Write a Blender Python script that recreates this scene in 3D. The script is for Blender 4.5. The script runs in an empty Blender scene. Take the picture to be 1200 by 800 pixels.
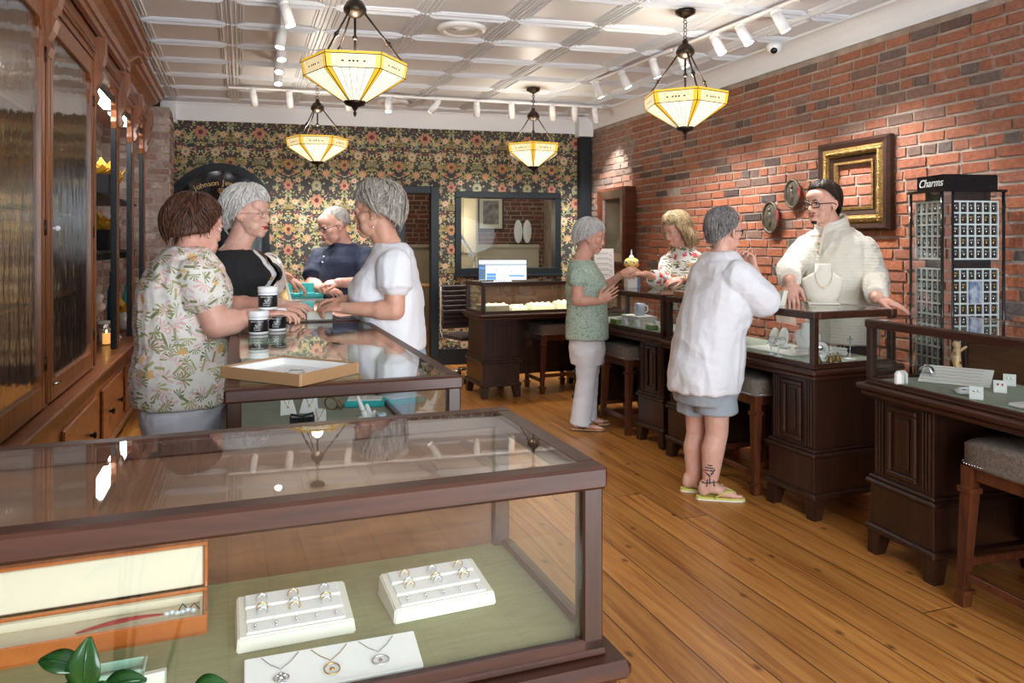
import bpy, bmesh, math, random
from math import sin, cos, pi, radians as R_, sqrt, atan2
from mathutils import Vector as V, Matrix, noise
random.seed(7)
sc = bpy.context.scene
COL = sc.collection
# ------------------------------------------------------------------ camera
FPX, HY, HC = 880.0, 287.0, 1.42
cam_d = bpy.data.cameras.new('camera'); cam = bpy.data.objects.new('camera', cam_d); COL.objects.link(cam)
cam.location = (0, 0, HC); cam.rotation_euler = (R_(90), 0, 0)
cam_d.sensor_width = 36; cam_d.lens = FPX*36/1200; cam_d.shift_y = -(400-HY)/1200; cam_d.clip_start = .05
sc.camera = cam
sc.view_settings.view_transform = 'Standard'; sc.view_settings.look = 'None'
sc.view_settings.gamma = 1; sc.view_settings.use_curve_mapping = False
sc.view_settings.exposure = 0.45
try:
    sc.cycles.transparent_max_bounces = 40; sc.cycles.max_bounces = 10
    sc.cycles.caustics_reflective = False; sc.cycles.caustics_refractive = False
    sc.cycles.sample_clamp_indirect = 6
except Exception: pass
# ------------------------------------------------------------------ world: daylight outside the shop front
w = bpy.data.worlds.new('daylight'); sc.world = w; w.use_nodes = True
w.node_tree.nodes['Background'].inputs[0].default_value = (.80, .90, 1, 1)
w.node_tree.nodes['Background'].inputs[1].default_value = 1.6
# room frame: s across (towards the brick wall), t along the room (away from the camera)
PH = R_(19.8); NS = V((cos(PH), sin(PH), 0)); NT = V((-sin(PH), cos(PH), 0))
def W(s, t, z=0.0): return NS*s + NT*t + V((0, 0, z))
def P(px, py, Y): return V(((px-600)*Y/FPX, Y, HC-(py-HY)*Y/FPX))
CEIL = 2.98
def area(name, loc, direction, sx, sy, power, col=(1,1,1)):
    l = bpy.data.lights.new(name, 'AREA'); l.shape = 'RECTANGLE'; l.size = sx; l.size_y = sy; l.energy = power; l.color = col
    o = bpy.data.objects.new(name, l); COL.objects.link(o); o.location = loc
    o.rotation_euler = V(direction).to_track_quat('-Z', 'Z').to_euler(); return o
area('shopfront_daylight', W(1.4, -2.3, 1.55), NT, 4.6, 2.3, 225, (.87, .94, 1))
SPOT_W, PEND_W = 62, 12
# ------------------------------------------------------------------ materials
def nt(name):
    m = bpy.data.materials.new(name); m.use_nodes = True
    t = m.node_tree; return m, t, t.nodes, t.links, t.nodes['Principled BSDF']
def setin(b, k, v):
    if k in b.inputs: b.inputs[k].default_value = v
def c4(c): return (c[0], c[1], c[2], 1)
def mat(name, col, rough=.5, metal=0, spec=.5, coat=0, var=None, bump=None, emit=None, sss=0, sheen=0, stretch=(1,1,1)):
    m, t, n, l, b = nt(name)
    b.inputs['Base Color'].default_value = c4(col); b.inputs['Roughness'].default_value = rough
    b.inputs['Metallic'].default_value = metal; setin(b, 'Specular IOR Level', spec); setin(b, 'Coat Weight', coat)
    setin(b, 'Coat Roughness', .12); setin(b, 'Sheen Weight', sheen)
    if sss:
        setin(b, 'Subsurface Weight', sss); setin(b, 'Subsurface Radius', (1, .35, .2)); setin(b, 'Subsurface Scale', .008)
    if emit:
        b.inputs['Emission Color'].default_value = c4(emit[0]); b.inputs['Emission Strength'].default_value = emit[1]
    if var or bump:
        tc = n.new('ShaderNodeTexCoord'); mp = n.new('ShaderNodeMapping'); l.new(tc.outputs['Object'], mp.inputs[0])
        mp.inputs['Scale'].default_value = stretch
    if var:
        sca, amt, col2 = var
        nz = n.new('ShaderNodeTexNoise'); nz.inputs['Scale'].default_value = sca; nz.inputs['Detail'].default_value = 5
        l.new(mp.outputs[0], nz.inputs['Vector'])
        mr = n.new('ShaderNodeMapRange'); mr.inputs[1].default_value = .35; mr.inputs[2].default_value = .68; mr.inputs[4].default_value = amt
        l.new(nz.outputs['Fac'], mr.inputs[0])
        mx = n.new('ShaderNodeMix'); mx.data_type = 'RGBA'; mx.inputs['A'].default_value = c4(col); mx.inputs['B'].default_value = c4(col2)
        l.new(mr.outputs[0], mx.inputs['Factor']); l.new(mx.outputs['Result'], b.inputs['Base Color'])
    if bump:
        sca, st = bump
        nz = n.new('ShaderNodeTexNoise'); nz.inputs['Scale'].default_value = sca; nz.inputs['Detail'].default_value = 4
        l.new(mp.outputs[0], nz.inputs['Vector'])
        bp = n.new('ShaderNodeBump'); bp.inputs['Strength'].default_value = st; bp.inputs['Distance'].default_value = .004
        l.new(nz.outputs['Fac'], bp.inputs['Height']); l.new(bp.outputs[0], b.inputs['Normal'])
    return m
def attrmat(name, rough=.8, attr='Col', bump=None, var=0):
    m, t, n, l, b = nt(name)
    a = n.new('ShaderNodeVertexColor'); a.layer_name = attr; b.inputs['Roughness'].default_value = rough
    out = a.outputs['Color']
    tc = n.new('ShaderNodeTexCoord')
    if var:
        nz = n.new('ShaderNodeTexNoise'); nz.inputs['Scale'].default_value = 38; nz.inputs['Detail'].default_value = 6; nz.inputs['Roughness'].default_value = .7
        l.new(tc.outputs['Object'], nz.inputs['Vector'])
        mr = n.new('ShaderNodeMapRange'); mr.inputs[1].default_value = .3; mr.inputs[2].default_value = .7; mr.inputs[3].default_value = 1-var; mr.inputs[4].default_value = 1+var
        l.new(nz.outputs['Fac'], mr.inputs[0])
        vm = n.new('ShaderNodeVectorMath'); vm.operation = 'SCALE'; l.new(out, vm.inputs[0]); l.new(mr.outputs[0], vm.inputs['Scale']); out = vm.outputs[0]
    l.new(out, b.inputs['Base Color'])
    if bump:
        nz = n.new('ShaderNodeTexNoise'); nz.inputs['Scale'].default_value = bump[0]; nz.inputs['Detail'].default_value = 6
        l.new(tc.outputs['Object'], nz.inputs['Vector'])
        bp = n.new('ShaderNodeBump'); bp.inputs['Strength'].default_value = bump[1]; bp.inputs['Distance'].default_value = .01
        l.new(nz.outputs['Fac'], bp.inputs['Height']); l.new(bp.outputs[0], b.inputs['Normal'])
    return m
def wood(name, c1, c2, rough=.35, stretch=(14, 14, 1.2), coat=.25, bump=.12):
    m, t, n, l, b = nt(name)
    tc = n.new('ShaderNodeTexCoord'); mp = n.new('ShaderNodeMapping'); mp.inputs['Scale'].default_value = stretch
    l.new(tc.outputs['Object'], mp.inputs[0])
    nz = n.new('ShaderNodeTexNoise'); nz.inputs['Scale'].default_value = 2.2; nz.inputs['Detail'].default_value = 8; nz.inputs['Roughness'].default_value = .65; nz.inputs['Distortion'].default_value = .6
    l.new(mp.outputs[0], nz.inputs['Vector'])
    cr = n.new('ShaderNodeValToRGB'); cr.color_ramp.elements[0].color = c4(c1); cr.color_ramp.elements[0].position = .32
    cr.color_ramp.elements[1].color = c4(c2); cr.color_ramp.elements[1].position = .7
    l.new(nz.outputs['Fac'], cr.inputs[0]); l.new(cr.outputs[0], b.inputs['Base Color'])
    b.inputs['Roughness'].default_value = rough; setin(b, 'Coat Weight', coat); setin(b, 'Coat Roughness', .15)
    bp = n.new('ShaderNodeBump'); bp.inputs['Strength'].default_value = bump; bp.inputs['Distance'].default_value = .002
    l.new(nz.outputs['Fac'], bp.inputs['Height']); l.new(bp.outputs[0], b.inputs['Normal'])
    return m
def glassmat(name, tint=(.97, .985, .975), f0=.04, wavy=0, gain=1.0):
    m, t, n, l, b = nt(name); n.remove(b)
    lw = n.new('ShaderNodeLayerWeight'); lw.inputs[0].default_value = .5
    pw = n.new('ShaderNodeMath'); pw.operation = 'POWER'; pw.inputs[1].default_value = 5; l.new(lw.outputs['Facing'], pw.inputs[0])
    ma = n.new('ShaderNodeMath'); ma.operation = 'MULTIPLY_ADD'; ma.inputs[1].default_value = (1-f0)*gain; ma.inputs[2].default_value = f0
    ma.use_clamp = True; l.new(pw.outputs[0], ma.inputs[0])
    tr = n.new('ShaderNodeBsdfTransparent'); tr.inputs[0].default_value = c4(tint)
    gl = n.new('ShaderNodeBsdfGlossy'); gl.inputs['Roughness'].default_value = .0; gl.inputs[0].default_value = (1, 1, 1, 1)
    mx = n.new('ShaderNodeMixShader'); l.new(ma.outputs[0], mx.inputs[0]); l.new(tr.outputs[0], mx.inputs[1]); l.new(gl.outputs[0], mx.inputs[2])
    if wavy:
        tc = n.new('ShaderNodeTexCoord'); mp = n.new('ShaderNodeMapping'); mp.inputs['Scale'].default_value = (9, 9, 2.2)
        l.new(tc.outputs['Object'], mp.inputs[0])
        nz = n.new('ShaderNodeTexNoise'); nz.inputs['Scale'].default_value = 1.6; nz.inputs['Detail'].default_value = 3; l.new(mp.outputs[0], nz.inputs['Vector'])
        bp = n.new('ShaderNodeBump'); bp.inputs['Strength'].default_value = wavy; bp.inputs['Distance'].default_value = .02
        l.new(nz.outputs['Fac'], bp.inputs['Height']); l.new(bp.outputs[0], gl.inputs['Normal'])
    l.new(mx.outputs[0], n['Material Output'].inputs['Surface'])
    return m
MT = {}
MT['dark_wood'] = wood('dark_cherry_wood', (.016, .006, .0036), (.050, .018, .0095), .34, coat=.1)
MT['dark_wood_h'] = wood('dark_cherry_wood_rail', (.026, .0078, .0038), (.070, .021, .009), .38, (1.2, 14, 14), .0)
MT['mid_wood'] = wood('brown_case_back', (.07, .028, .013), (.17, .07, .03), .4, (1.5, 12, 12), .1, .03)
MT['oak'] = wood('old_oak', (.12, .036, .011), (.34, .11, .032), .36, (12, 12, .9))
MT['oak_h'] = wood('old_oak_horizontal', (.11, .032, .010), (.31, .10, .030), .36, (12, .9, 12))
MT['pine'] = wood('pine_board', (.4, .2, .08), (.62, .36, .16), .5)
MT['glass'] = glassmat('case_glass', f0=.04, gain=1.0)
MT['thin_glass'] = glassmat('interior_window_glass', f0=.008, gain=.4)
MT['old_glass'] = glassmat('wavy_old_glass', (.9, .9, .86), .06, .22)
MT['white_paint'] = mat('white_paint', (.78, .80, .82), .55, bump=(30, .05))
MT['white_gloss'] = mat('white_gloss', (.86, .87, .88), .25)
MT['white_card'] = mat('white_card', (.86, .86, .83), .6)
MT['cream_velvet'] = mat('cream_velvet', (.84, .80, .68), .8, sheen=.3)
MT['cream_leather'] = mat('cream_leather', (.72, .66, .50), .5, bump=(60, .1))
MT['sage_felt'] = mat('sage_green_felt', (.26, .29, .13), .9, var=(22, .5, (.35, .38, .19)), bump=(200, .25), stretch=(1, 7, 1))
MT['grey_felt'] = mat('grey_green_felt', (.33, .37, .30), .9, var=(20, .5, (.40, .44, .37)), bump=(200, .2))
MT['black_paint'] = mat('black_paint', (.009, .012, .015), .42, spec=.3)
MT['black_gloss'] = mat('black_gloss', (.006, .008, .010), .08)
MT['bronze'] = mat('dark_bronze', (.035, .025, .02), .38, .8)
MT['gold'] = mat('gold', (.85, .55, .18), .25, 1)
MT['silver'] = mat('silver', (.8, .8, .82), .18, 1)
MT['chrome'] = mat('chrome', (.75, .76, .78), .12, 1)
MT['gem'] = mat('gem', (.75, .85, .9), .05, 0, .9)
MT['black_fabric'] = mat('black_fabric', (.010, .010, .012), .85, bump=(160, .3))
MT['teal_card'] = mat('teal_card', (.02, .46, .46), .45)
MT['teal_dark'] = mat('teal_print', (.005, .12, .13), .5)
MT['stool_fabric'] = mat('stool_tweed', (.13, .105, .085), .9, var=(120, .8, (.26, .22, .18)), bump=(180, .7))
MT['stool_wood'] = wood('stool_red_wood', (.045, .012, .006), (.16, .045, .017), .3)
MT['leather'] = mat('brown_leather', (.045, .028, .028), .4, bump=(90, .2))
MT['green_leaf'] = mat('glossy_green_leaf', (.006, .042, .008), .25, var=(18, .7, (.016, .085, .012)), coat=.25)
MT['cherry'] = wood('cherry_box_lacquer', (.36, .085, .014), (.52, .15, .03), .2, (1.5, 9, 9), .8)
MT['gold_trim'] = mat('tan_gilt_edge', (.46, .27, .13), .4, .25)
# ------------------------------------------------------------------ mesh helpers
def NB(): return bmesh.new()
def bx(bm, x0, x1, y0, y1, z0, z1, bev=0, M=None, mi=0):
    n0 = len(bm.verts); f0 = len(bm.faces)
    vs = [bm.verts.new((x, y, z)) for x in (x0, x1) for y in (y0, y1) for z in (z0, z1)]
    F = [(0,1,3,2), (4,6,7,5), (0,4,5,1), (2,3,7,6), (0,2,6,4), (1,5,7,3)]
    fs = [bm.faces.new([vs[i] for i in f]) for f in F]
    for f in fs: f.material_index = mi
    if M is not None: bmesh.ops.transform(bm, matrix=M, verts=vs)
    if bev:
        es = list({e for f in fs for e in f.edges})
        bmesh.ops.bevel(bm, geom=es, offset=bev, segments=1, affect='EDGES')
        for f in list(bm.faces)[f0:]: f.material_index = mi
    return bm
def frame_of(d):
    d = V(d).normalized(); a = V((0, 0, 1)) if abs(d.z) < .95 else V((1, 0, 0))
    x = a.cross(d).normalized(); y = d.cross(x); return x, y, d
def ring(bm, c, x, y, n): return [bm.verts.new(c + x*cos(2*pi*i/n) + y*sin(2*pi*i/n)) for i in range(n)]
def skin_rings(bm, rings, cap=True, closed=False, smooth=True, mi=0):
    n = len(rings[0]); rr = rings + ([rings[0]] if closed else [])
    for a, b in zip(rr, rr[1:]):
        for i in range(n):
            f = bm.faces.new((a[i], a[(i+1) % n], b[(i+1) % n], b[i])); f.smooth = smooth; f.material_index = mi
    if cap and not closed:
        f = bm.faces.new(rings[0][::-1]); f.material_index = mi
        f = bm.faces.new(rings[-1]); f.material_index = mi
def cyl(bm, p0, p1, r0, r1=None, n=16, mi=0):
    p0, p1 = V(p0), V(p1); r1 = r0 if r1 is None else r1
    x, y, d = frame_of(p1-p0); skin_rings(bm, [ring(bm, p0, x*r0, y*r0, n), ring(bm, p1, x*r1, y*r1, n)], mi=mi)
def tube(bm, pts, r, n=8, closed=False, mi=0, flat=1.0):
    pts = [V(p) for p in pts]; k = len(pts); rs = r if isinstance(r, (list, tuple)) else [r]*k
    rings = []; px = None
    for i, p in enumerate(pts):
        a = pts[i-1] if (i or closed) else p; b = pts[(i+1) % k] if (i < k-1 or closed) else p
        d = (b-a); d = d.normalized() if d.length > 1e-9 else V((0, 0, 1))
        if px is None: x, y, _ = frame_of(d)
        else:
            x = px - d*px.dot(d); x = x.normalized() if x.length > 1e-6 else frame_of(d)[0]; y = d.cross(x)
        px = x; rings.append(ring(bm, p, x*rs[i], y*rs[i]*flat, n))
    skin_rings(bm, rings, closed=closed, mi=mi)
def ell(bm, c, r, M=None, u=16, v=10, mi=0):
    c = V(c); r = V((r, r, r)) if isinstance(r, (int, float)) else V(r); M = M or Matrix.Identity(3)
    top = bm.verts.new(c + M @ V((0, 0, r.z))); bot = bm.verts.new(c + M @ V((0, 0, -r.z))); rings = []
    for j in range(1, v):
        a = pi*j/v; rings.append([bm.verts.new(c + M @ V((r.x*sin(a)*cos(2*pi*i/u), r.y*sin(a)*sin(2*pi*i/u), r.z*cos(a)))) for i in range(u)])
    for i in range(u):
        f = bm.faces.new((top, rings[0][i], rings[0][(i+1) % u])); f.smooth = True; f.material_index = mi
        f = bm.faces.new((bot, rings[-1][(i+1) % u], rings[-1][i])); f.smooth = True; f.material_index = mi
    for a, b in zip(rings, rings[1:]):
        for i in range(u):
            f = bm.faces.new((a[i], b[i], b[(i+1) % u], a[(i+1) % u])); f.smooth = True; f.material_index = mi
def lathe(bm, prof, c=(0, 0, 0), n=24, M=None, mi=0, smooth=True, ph=0):
    c = V(c); M = M or Matrix.Identity(3)
    rings = [[bm.verts.new(c + M @ V((r*cos(2*pi*i/n+ph), r*sin(2*pi*i/n+ph), z))) for i in range(n)] for r, z in prof]
    skin_rings(bm, rings, smooth=smooth, mi=mi)
def torus(bm, c, Rr, r, axis=(0, 0, 1), n=24, m=8, mi=0, sx=1, sy=1):
    x, y, d = frame_of(axis); c = V(c)
    tube(bm, [c + x*Rr*sx*cos(2*pi*i/n) + y*Rr*sy*sin(2*pi*i/n) for i in range(n)], r, m, True, mi)
def prism(bm, pts, h0, h1, M=None, mi=0):
    """outline in local xy, extruded local z h0..h1, moved by 4x4 M"""
    M = M or Matrix.Identity(4)
    a = [bm.verts.new(M @ V((x, y, h0))) for x, y in pts]; b = [bm.verts.new(M @ V((x, y, h1))) for x, y in pts]
    n = len(pts)
    for f in [bm.faces.new(a[::-1]), bm.faces.new(b)] + [bm.faces.new((a[i], a[(i+1) % n], b[(i+1) % n], b[i])) for i in range(n)]: f.material_index = mi
def mframe(o, x, y, z):
    x, y, z = V(x), V(y), V(z); o = V(o)
    return Matrix(((x.x, y.x, z.x, o.x), (x.y, y.y, z.y, o.y), (x.z, y.z, z.z, o.z), (0, 0, 0, 1)))
def obj(name, bm, m, parent=None, loc=None, rz=0, fix=True, **props):
    me = bpy.data.meshes.new(name)
    if fix: bmesh.ops.recalc_face_normals(bm, faces=bm.faces)
    bm.to_mesh(me); bm.free()
    return objme(name, me, m, parent, loc, rz, **props)
def objme(name, me, m, parent=None, loc=None, rz=0, **props):
    for k in (m if isinstance(m, (list, tuple)) else [m]): me.materials.append(MT[k] if isinstance(k, str) else k)
    o = bpy.data.objects.new(name, me); COL.objects.link(o)
    if parent is not None: o.parent = parent
    if loc is not None: o.location = loc
    o.rotation_euler[2] = rz
    for k, v in props.items(): o[k] = v
    return o
def thing(name, label, cat, loc=(0, 0, 0), rz=0, group=None, M=None):
    o = bpy.data.objects.new(name, None); COL.objects.link(o); o.empty_display_size = .1
    o.location = loc; o.rotation_euler = (0, 0, rz)
    if M is not None: o.matrix_world = M
    o['label'] = label; o['category'] = cat
    if group: o['group'] = group
    return o
def tag(o, label, cat, group=None, kind=None):
    o['label'] = label; o['category'] = cat
    if group: o['group'] = group
    if kind: o['kind'] = kind
    return o
def struct(name, bm, m, **k):
    o = obj(name, bm, m, **k); o['kind'] = 'structure'; return o
def dup(root, loc, rz, label, group=None, M=None):
    r = root.copy(); COL.objects.link(r); r.location = loc; r.rotation_euler = (0, 0, rz); r['label'] = label
    if M is not None: r.matrix_world = M
    if group: r['group'] = group
    for ch in list(root.children):
        c = ch.copy(); COL.objects.link(c); c.parent = r
        for g in list(ch.children):
            d = g.copy(); COL.objects.link(d); d.parent = c
    return r
def textmesh(s, size, depth=.002, align='CENTER', shear=0):
    cu = bpy.data.curves.new('t', 'FONT'); cu.body = s; cu.size = size; cu.extrude = depth; cu.align_x = align; cu.align_y = 'CENTER'; cu.shear = shear
    o = bpy.data.objects.new('t', cu); COL.objects.link(o); bpy.context.view_layer.update()
    me = bpy.data.meshes.new_from_object(o.evaluated_get(bpy.context.evaluated_depsgraph_get()))
    bpy.data.objects.remove(o); bpy.data.curves.remove(cu); return me
def addmesh(bm, me, M, mi=0):
    f0 = len(bm.faces); v0 = len(bm.verts); bm.from_mesh(me); bm.verts.ensure_lookup_table(); bm.faces.ensure_lookup_table()
    bmesh.ops.transform(bm, matrix=M, verts=bm.verts[v0:])
    for f in bm.faces[f0:]: f.material_index = mi
# ================================================================== ROOM SHELL
BL = W(-1.31, 9.07); BR_ = W(4.06, 8.445)                     # back wall ends (slightly out of square)
BD = (BR_-BL); BLEN = BD.length; BX = BD.normalized(); BN = V((-BX.y, BX.x, 0))   # BN points away from the camera
def WB(a, z, d=0.0): return BL + BX*a - BN*d + V((0, 0, z))   # a along back wall, d in front of it
def a_of(px):                                                 # where a pixel column meets the back wall
    k = (px-600)/FPX; return (k*BL.y - BL.x)/(BX.x - k*BX.y)
def z_of(px, py): 
    p = WB(a_of(px), 0); return HC-(py-HY)*p.y/FPX
# floor
m, t, n, l, b = nt('pine_floorboards'); MT['floor'] = m
tc = n.new('ShaderNodeTexCoord'); mp = n.new('ShaderNodeMapping'); mp.inputs['Rotation'].default_value = (0, 0, -PH); l.new(tc.outputs['Object'], mp.inputs[0])
sx = n.new('ShaderNodeSeparateXYZ'); l.new(mp.outputs[0], sx.inputs[0])
def mth(op, a, b_=None, c_=None):
    k = n.new('ShaderNodeMath'); k.operation = op
    for i, v in enumerate((a, b_, c_)):
        if v is None: continue
        if isinstance(v, (int, float)): k.inputs[i].default_value = v
        else: l.new(v, k.inputs[i])
    return k.outputs[0]
pw = .165
u = mth('DIVIDE', sx.outputs[0], pw); idx = mth('FLOOR', u); fr = mth('FRACT', u)
wn = n.new('ShaderNodeTexWhiteNoise'); wn.noise_dimensions = '1D'; l.new(idx, wn.inputs['W'])
off = mth('MULTIPLY', wn.outputs['Value'], 7.3); yy = mth('DIVIDE', mth('ADD', sx.outputs[1], off), 4.6); yi = mth('FLOOR', yy); yf = mth('FRACT', yy)
wn2 = n.new('ShaderNodeTexWhiteNoise'); wn2.noise_dimensions = '2D'; cb = n.new('ShaderNodeCombineXYZ'); l.new(idx, cb.inputs[0]); l.new(yi, cb.inputs[1]); l.new(cb.outputs[0], wn2.inputs['Vector'])
cg = n.new('ShaderNodeCombineXYZ'); l.new(mth('MULTIPLY', sx.outputs[0], 26), cg.inputs[0]); l.new(mth('MULTIPLY', sx.outputs[1], 1.3), cg.inputs[1]); l.new(mth('MULTIPLY', wn2.outputs['Value'], 40), cg.inputs[2])
gn = n.new('ShaderNodeTexNoise'); gn.inputs['Scale'].default_value = 1.3; gn.inputs['Detail'].default_value = 8; gn.inputs['Roughness'].default_value = .62; gn.inputs['Distortion'].default_value = .8; l.new(cg.outputs[0], gn.inputs['Vector'])
cr = n.new('ShaderNodeValToRGB'); l.new(gn.outputs['Fac'], cr.inputs[0])
e = cr.color_ramp.elements; e[0].position = .28; e[0].color = (.27, .085, .018, 1); e[1].position = .72; e[1].color = (.58, .275, .072, 1)
e2 = e.new(.5); e2.color = (.45, .185, .042, 1)
bri = mth('MULTIPLY_ADD', wn2.outputs['Value'], .34, .83)
vm = n.new('ShaderNodeVectorMath'); vm.operation = 'SCALE'; l.new(cr.outputs[0], vm.inputs[0]); l.new(bri, vm.inputs['Scale'])
# knots
ck = n.new('ShaderNodeCombineXYZ'); l.new(mth('MULTIPLY', sx.outputs[0], 4.6), ck.inputs[0]); l.new(mth('MULTIPLY', sx.outputs[1], 2.9), ck.inputs[1])
vo = n.new('ShaderNodeTexVoronoi'); vo.voronoi_dimensions = '2D'; vo.inputs['Scale'].default_value = 1.0; l.new(ck.outputs[0], vo.inputs['Vector'])
kn = n.new('ShaderNodeMapRange'); kn.inputs[1].default_value = .02; kn.inputs[2].default_value = .085; kn.inputs[3].default_value = .8; kn.inputs[4].default_value = 0; l.new(vo.outputs['Distance'], kn.inputs[0])
sc_ = n.new('ShaderNodeSeparateColor'); l.new(vo.outputs['Color'], sc_.inputs[0]); km = mth('MULTIPLY', kn.outputs[0], mth('GREATER_THAN', sc_.outputs[0], .45))
mk = n.new('ShaderNodeMix'); mk.data_type = 'RGBA'; l.new(km, mk.inputs['Factor']); l.new(vm.outputs[0], mk.inputs['A']); mk.inputs['B'].default_value = (.09, .024, .007, 1)
# seams
s1 = mth('LESS_THAN', mth('ABSOLUTE', mth('SUBTRACT', fr, .5)), .487); s2 = mth('GREATER_THAN', yf, .0010); seam = mth('MULTIPLY', s1, s2)
ms = n.new('ShaderNodeMix'); ms.data_type = 'RGBA'; l.new(seam, ms.inputs['Factor']); ms.inputs['A'].default_value = (.02, .008, .004, 1); l.new(mk.outputs['Result'], ms.inputs['B'])
l.new(ms.outputs['Result'], b.inputs['Base Color'])
rr = n.new('ShaderNodeMapRange'); rr.inputs[3].default_value = .22; rr.inputs[4].default_value = .42; l.new(gn.outputs['Fac'], rr.inputs[0]); l.new(rr.outputs[0], b.inputs['Roughness'])
bp = n.new('ShaderNodeBump'); bp.inputs['Strength'].default_value = .5; bp.inputs['Distance'].default_value = .003; l.new(mth('ADD', seam, mth('MULTIPLY', gn.outputs['Fac'], .12)), bp.inputs['Height']); l.new(bp.outputs[0], b.inputs['Normal'])
fb = NB()
vs = [fb.verts.new(W(s, t_, z)) for z in (-.1, 0) for s, t_ in ((-1.5, -2.6), (4.3, -2.6), (4.3, 13), (-2.5, 13))]
for f in ((4,5,6,7), (3,2,1,0), (0,1,5,4), (1,2,6,5), (2,3,7,6), (3,0,4,7)): fb.faces.new([vs[i] for i in f])
struct('floor', fb, 'floor')

# ceiling slab + pressed tin tiles
cb_ = NB()
vs = [cb_.verts.new(W(s, t_, z)) for z in (CEIL+.012, CEIL+.15) for s, t_ in ((-1.5, -2.6), (4.3, -2.6), (4.3, 13), (-2.5, 13))]
for f in ((3,2,1,0), (4,5,6,7), (0,1,5,4), (1,2,6,5), (2,3,7,6), (3,0,4,7)): cb_.faces.new([vs[i] for i in f])
MT['tin'] = mat('white_pressed_tin', (.68, .72, .78), .42, bump=(12, .06))
struct('ceiling', cb_, 'tin')
tb = NB()
TU, TV = .62, .585
def strip(bm, o, ux, vx, x0, x1, y0, y1, h, tap=.006):
    # raised ridge with sloping sides, hanging below the ceiling
    q = []
    for (zz, k) in ((0, 0), (-h, tap)):
        for x, y in ((x0+k, y0+k), (x1-k, y0+k), (x1-k, y1-k), (x0+k, y1-k)): q.append(bm.verts.new(o + ux*x + vx*y + V((0, 0, zz))))
    for f in ((4,5,6,7), (0,1,5,4), (1,2,6,5), (2,3,7,6), (3,0,4,7)): bm.faces.new([q[i] for i in f])
def frame(bm, o, ux, vx, hx, hy, w_, h):
    strip(bm, o, ux, vx, -hx, hx, -hy, -hy+w_, h); strip(bm, o, ux, vx, -hx, hx, hy-w_, hy, h)
    strip(bm, o, ux, vx, -hx, -hx+w_, -hy+w_, hy-w_, h); strip(bm, o, ux, vx, hx-w_, hx, -hy+w_, hy-w_, h)
for i in range(0, 9):
    for j in range(2, 16):
        o = W(-1.31+.31+i*TU, .25+j*TV, CEIL+.012) 
        o += NT*(-(i*TU)*.105)          # rows follow the back wall
        if (o - W(0, 0, 0)).dot(NT) > 9.0 - (i*TU)*.105: continue
        ux, vx = BX, NT
        # long stepped mouldings across, at both ends of the field
        for sgn in (-1, 1):
            for k, (hx, w_, hgt) in enumerate(((.275, .013, .014), (.25, .012, .016), (.225, .010, .012))):
                y = sgn*(.268-.021*k); strip(tb, o, ux, vx, -hx, hx, y-w_/2, y+w_/2, hgt)
            for k, (hy, w_, hgt) in enumerate(((.20, .010, .012), (.205, .008, .010))):
                x = sgn*(.252-.018*k); strip(tb, o, ux, vx, x-w_/2, x+w_/2, -hy, hy, hgt)
        # column seams
        strip(tb, o, ux, vx, .31-.007, .31+.007, -TV/2, TV/2, .012, .003)
        strip(tb, o, ux, vx, .283-.004, .283+.004, -TV/2, TV/2, .008, .002)
        strip(tb, o, ux, vx, -.283-.004, -.283+.004, -TV/2, TV/2, .008, .002)
        strip(tb, o, ux, vx, -.31, .31, -TV/2-.006, -TV/2+.006, .009, .003)
tin = obj('trim_1', tb, 'tin', fix=False); tin['kind'] = 'structure'

# ---- brick material and builder
MT['mortar'] = mat('old_mortar', (.44, .36, .30), .95, var=(9, .9, (.26, .20, .16)), bump=(60, .9))
MT['brick'] = attrmat('old_brick', .85, bump=(45, .6), var=.34)
def brick_wall(name, o, dx, up_n, length, height, tone, seed, bw=.218, bh=.0735, jit=.006, mats=('brick',)):
    """o origin, dx direction along wall, up_n normal out of the wall"""
    rnd = random.Random(seed); vsL, fs, cols = [], [], []
    rows = int(height/bh)
    for r_ in range(rows):
        x = -rnd.random()*bw; header = (r_ % 6 == 3)
        while x < length:
            L = (bw*.52 if header else bw)*rnd.uniform(.86, 1.1)
            x0, x1 = max(0, x+.006), min(length, x+L-.006)
            if x1-x0 > .03 and rnd.random() > .006:
                z0, z1 = r_*bh+.006, (r_+1)*bh-.005
                d = .006+rnd.random()*jit
                base = len(vsL)
                j = lambda a: a+rnd.uniform(-.0035, .0035)
                for (dd, ins) in ((-.02, 0), (d, .004)):
                    for xx, zz in ((x0+ins, z0+ins), (x1-ins, z0+ins), (x1-ins, z1-ins), (x0+ins, z1-ins)):
                        vsL.append(o + dx*j(xx) + V((0, 0, j(zz))) + up_n*(dd+rnd.uniform(-.002, .002)))
                for f in ((4,5,6,7), (0,1,5,4), (1,2,6,5), (2,3,7,6), (3,0,4,7)): fs.append([base+i for i in f]); 
                c = tone((x0+x1)/2, (z0+z1)/2, rnd)
                cols += [c]*5
            x += L
    me = bpy.data.meshes.new(name); me.from_pydata(vsL, [], fs)
    at = me.color_attributes.new('Col', 'FLOAT_COLOR', 'CORNER')
    i = 0
    for p_, c in zip(me.polygons, cols):
        for _ in p_.loop_indices: at.data[i].color = (c[0], c[1], c[2], 1); i += 1
    ob = objme(name, me, 'brick'); ob['kind'] = 'structure'; return ob
def mixc(a, b_, k): return tuple(a[i]*(1-k)+b_[i]*k for i in range(3))
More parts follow.
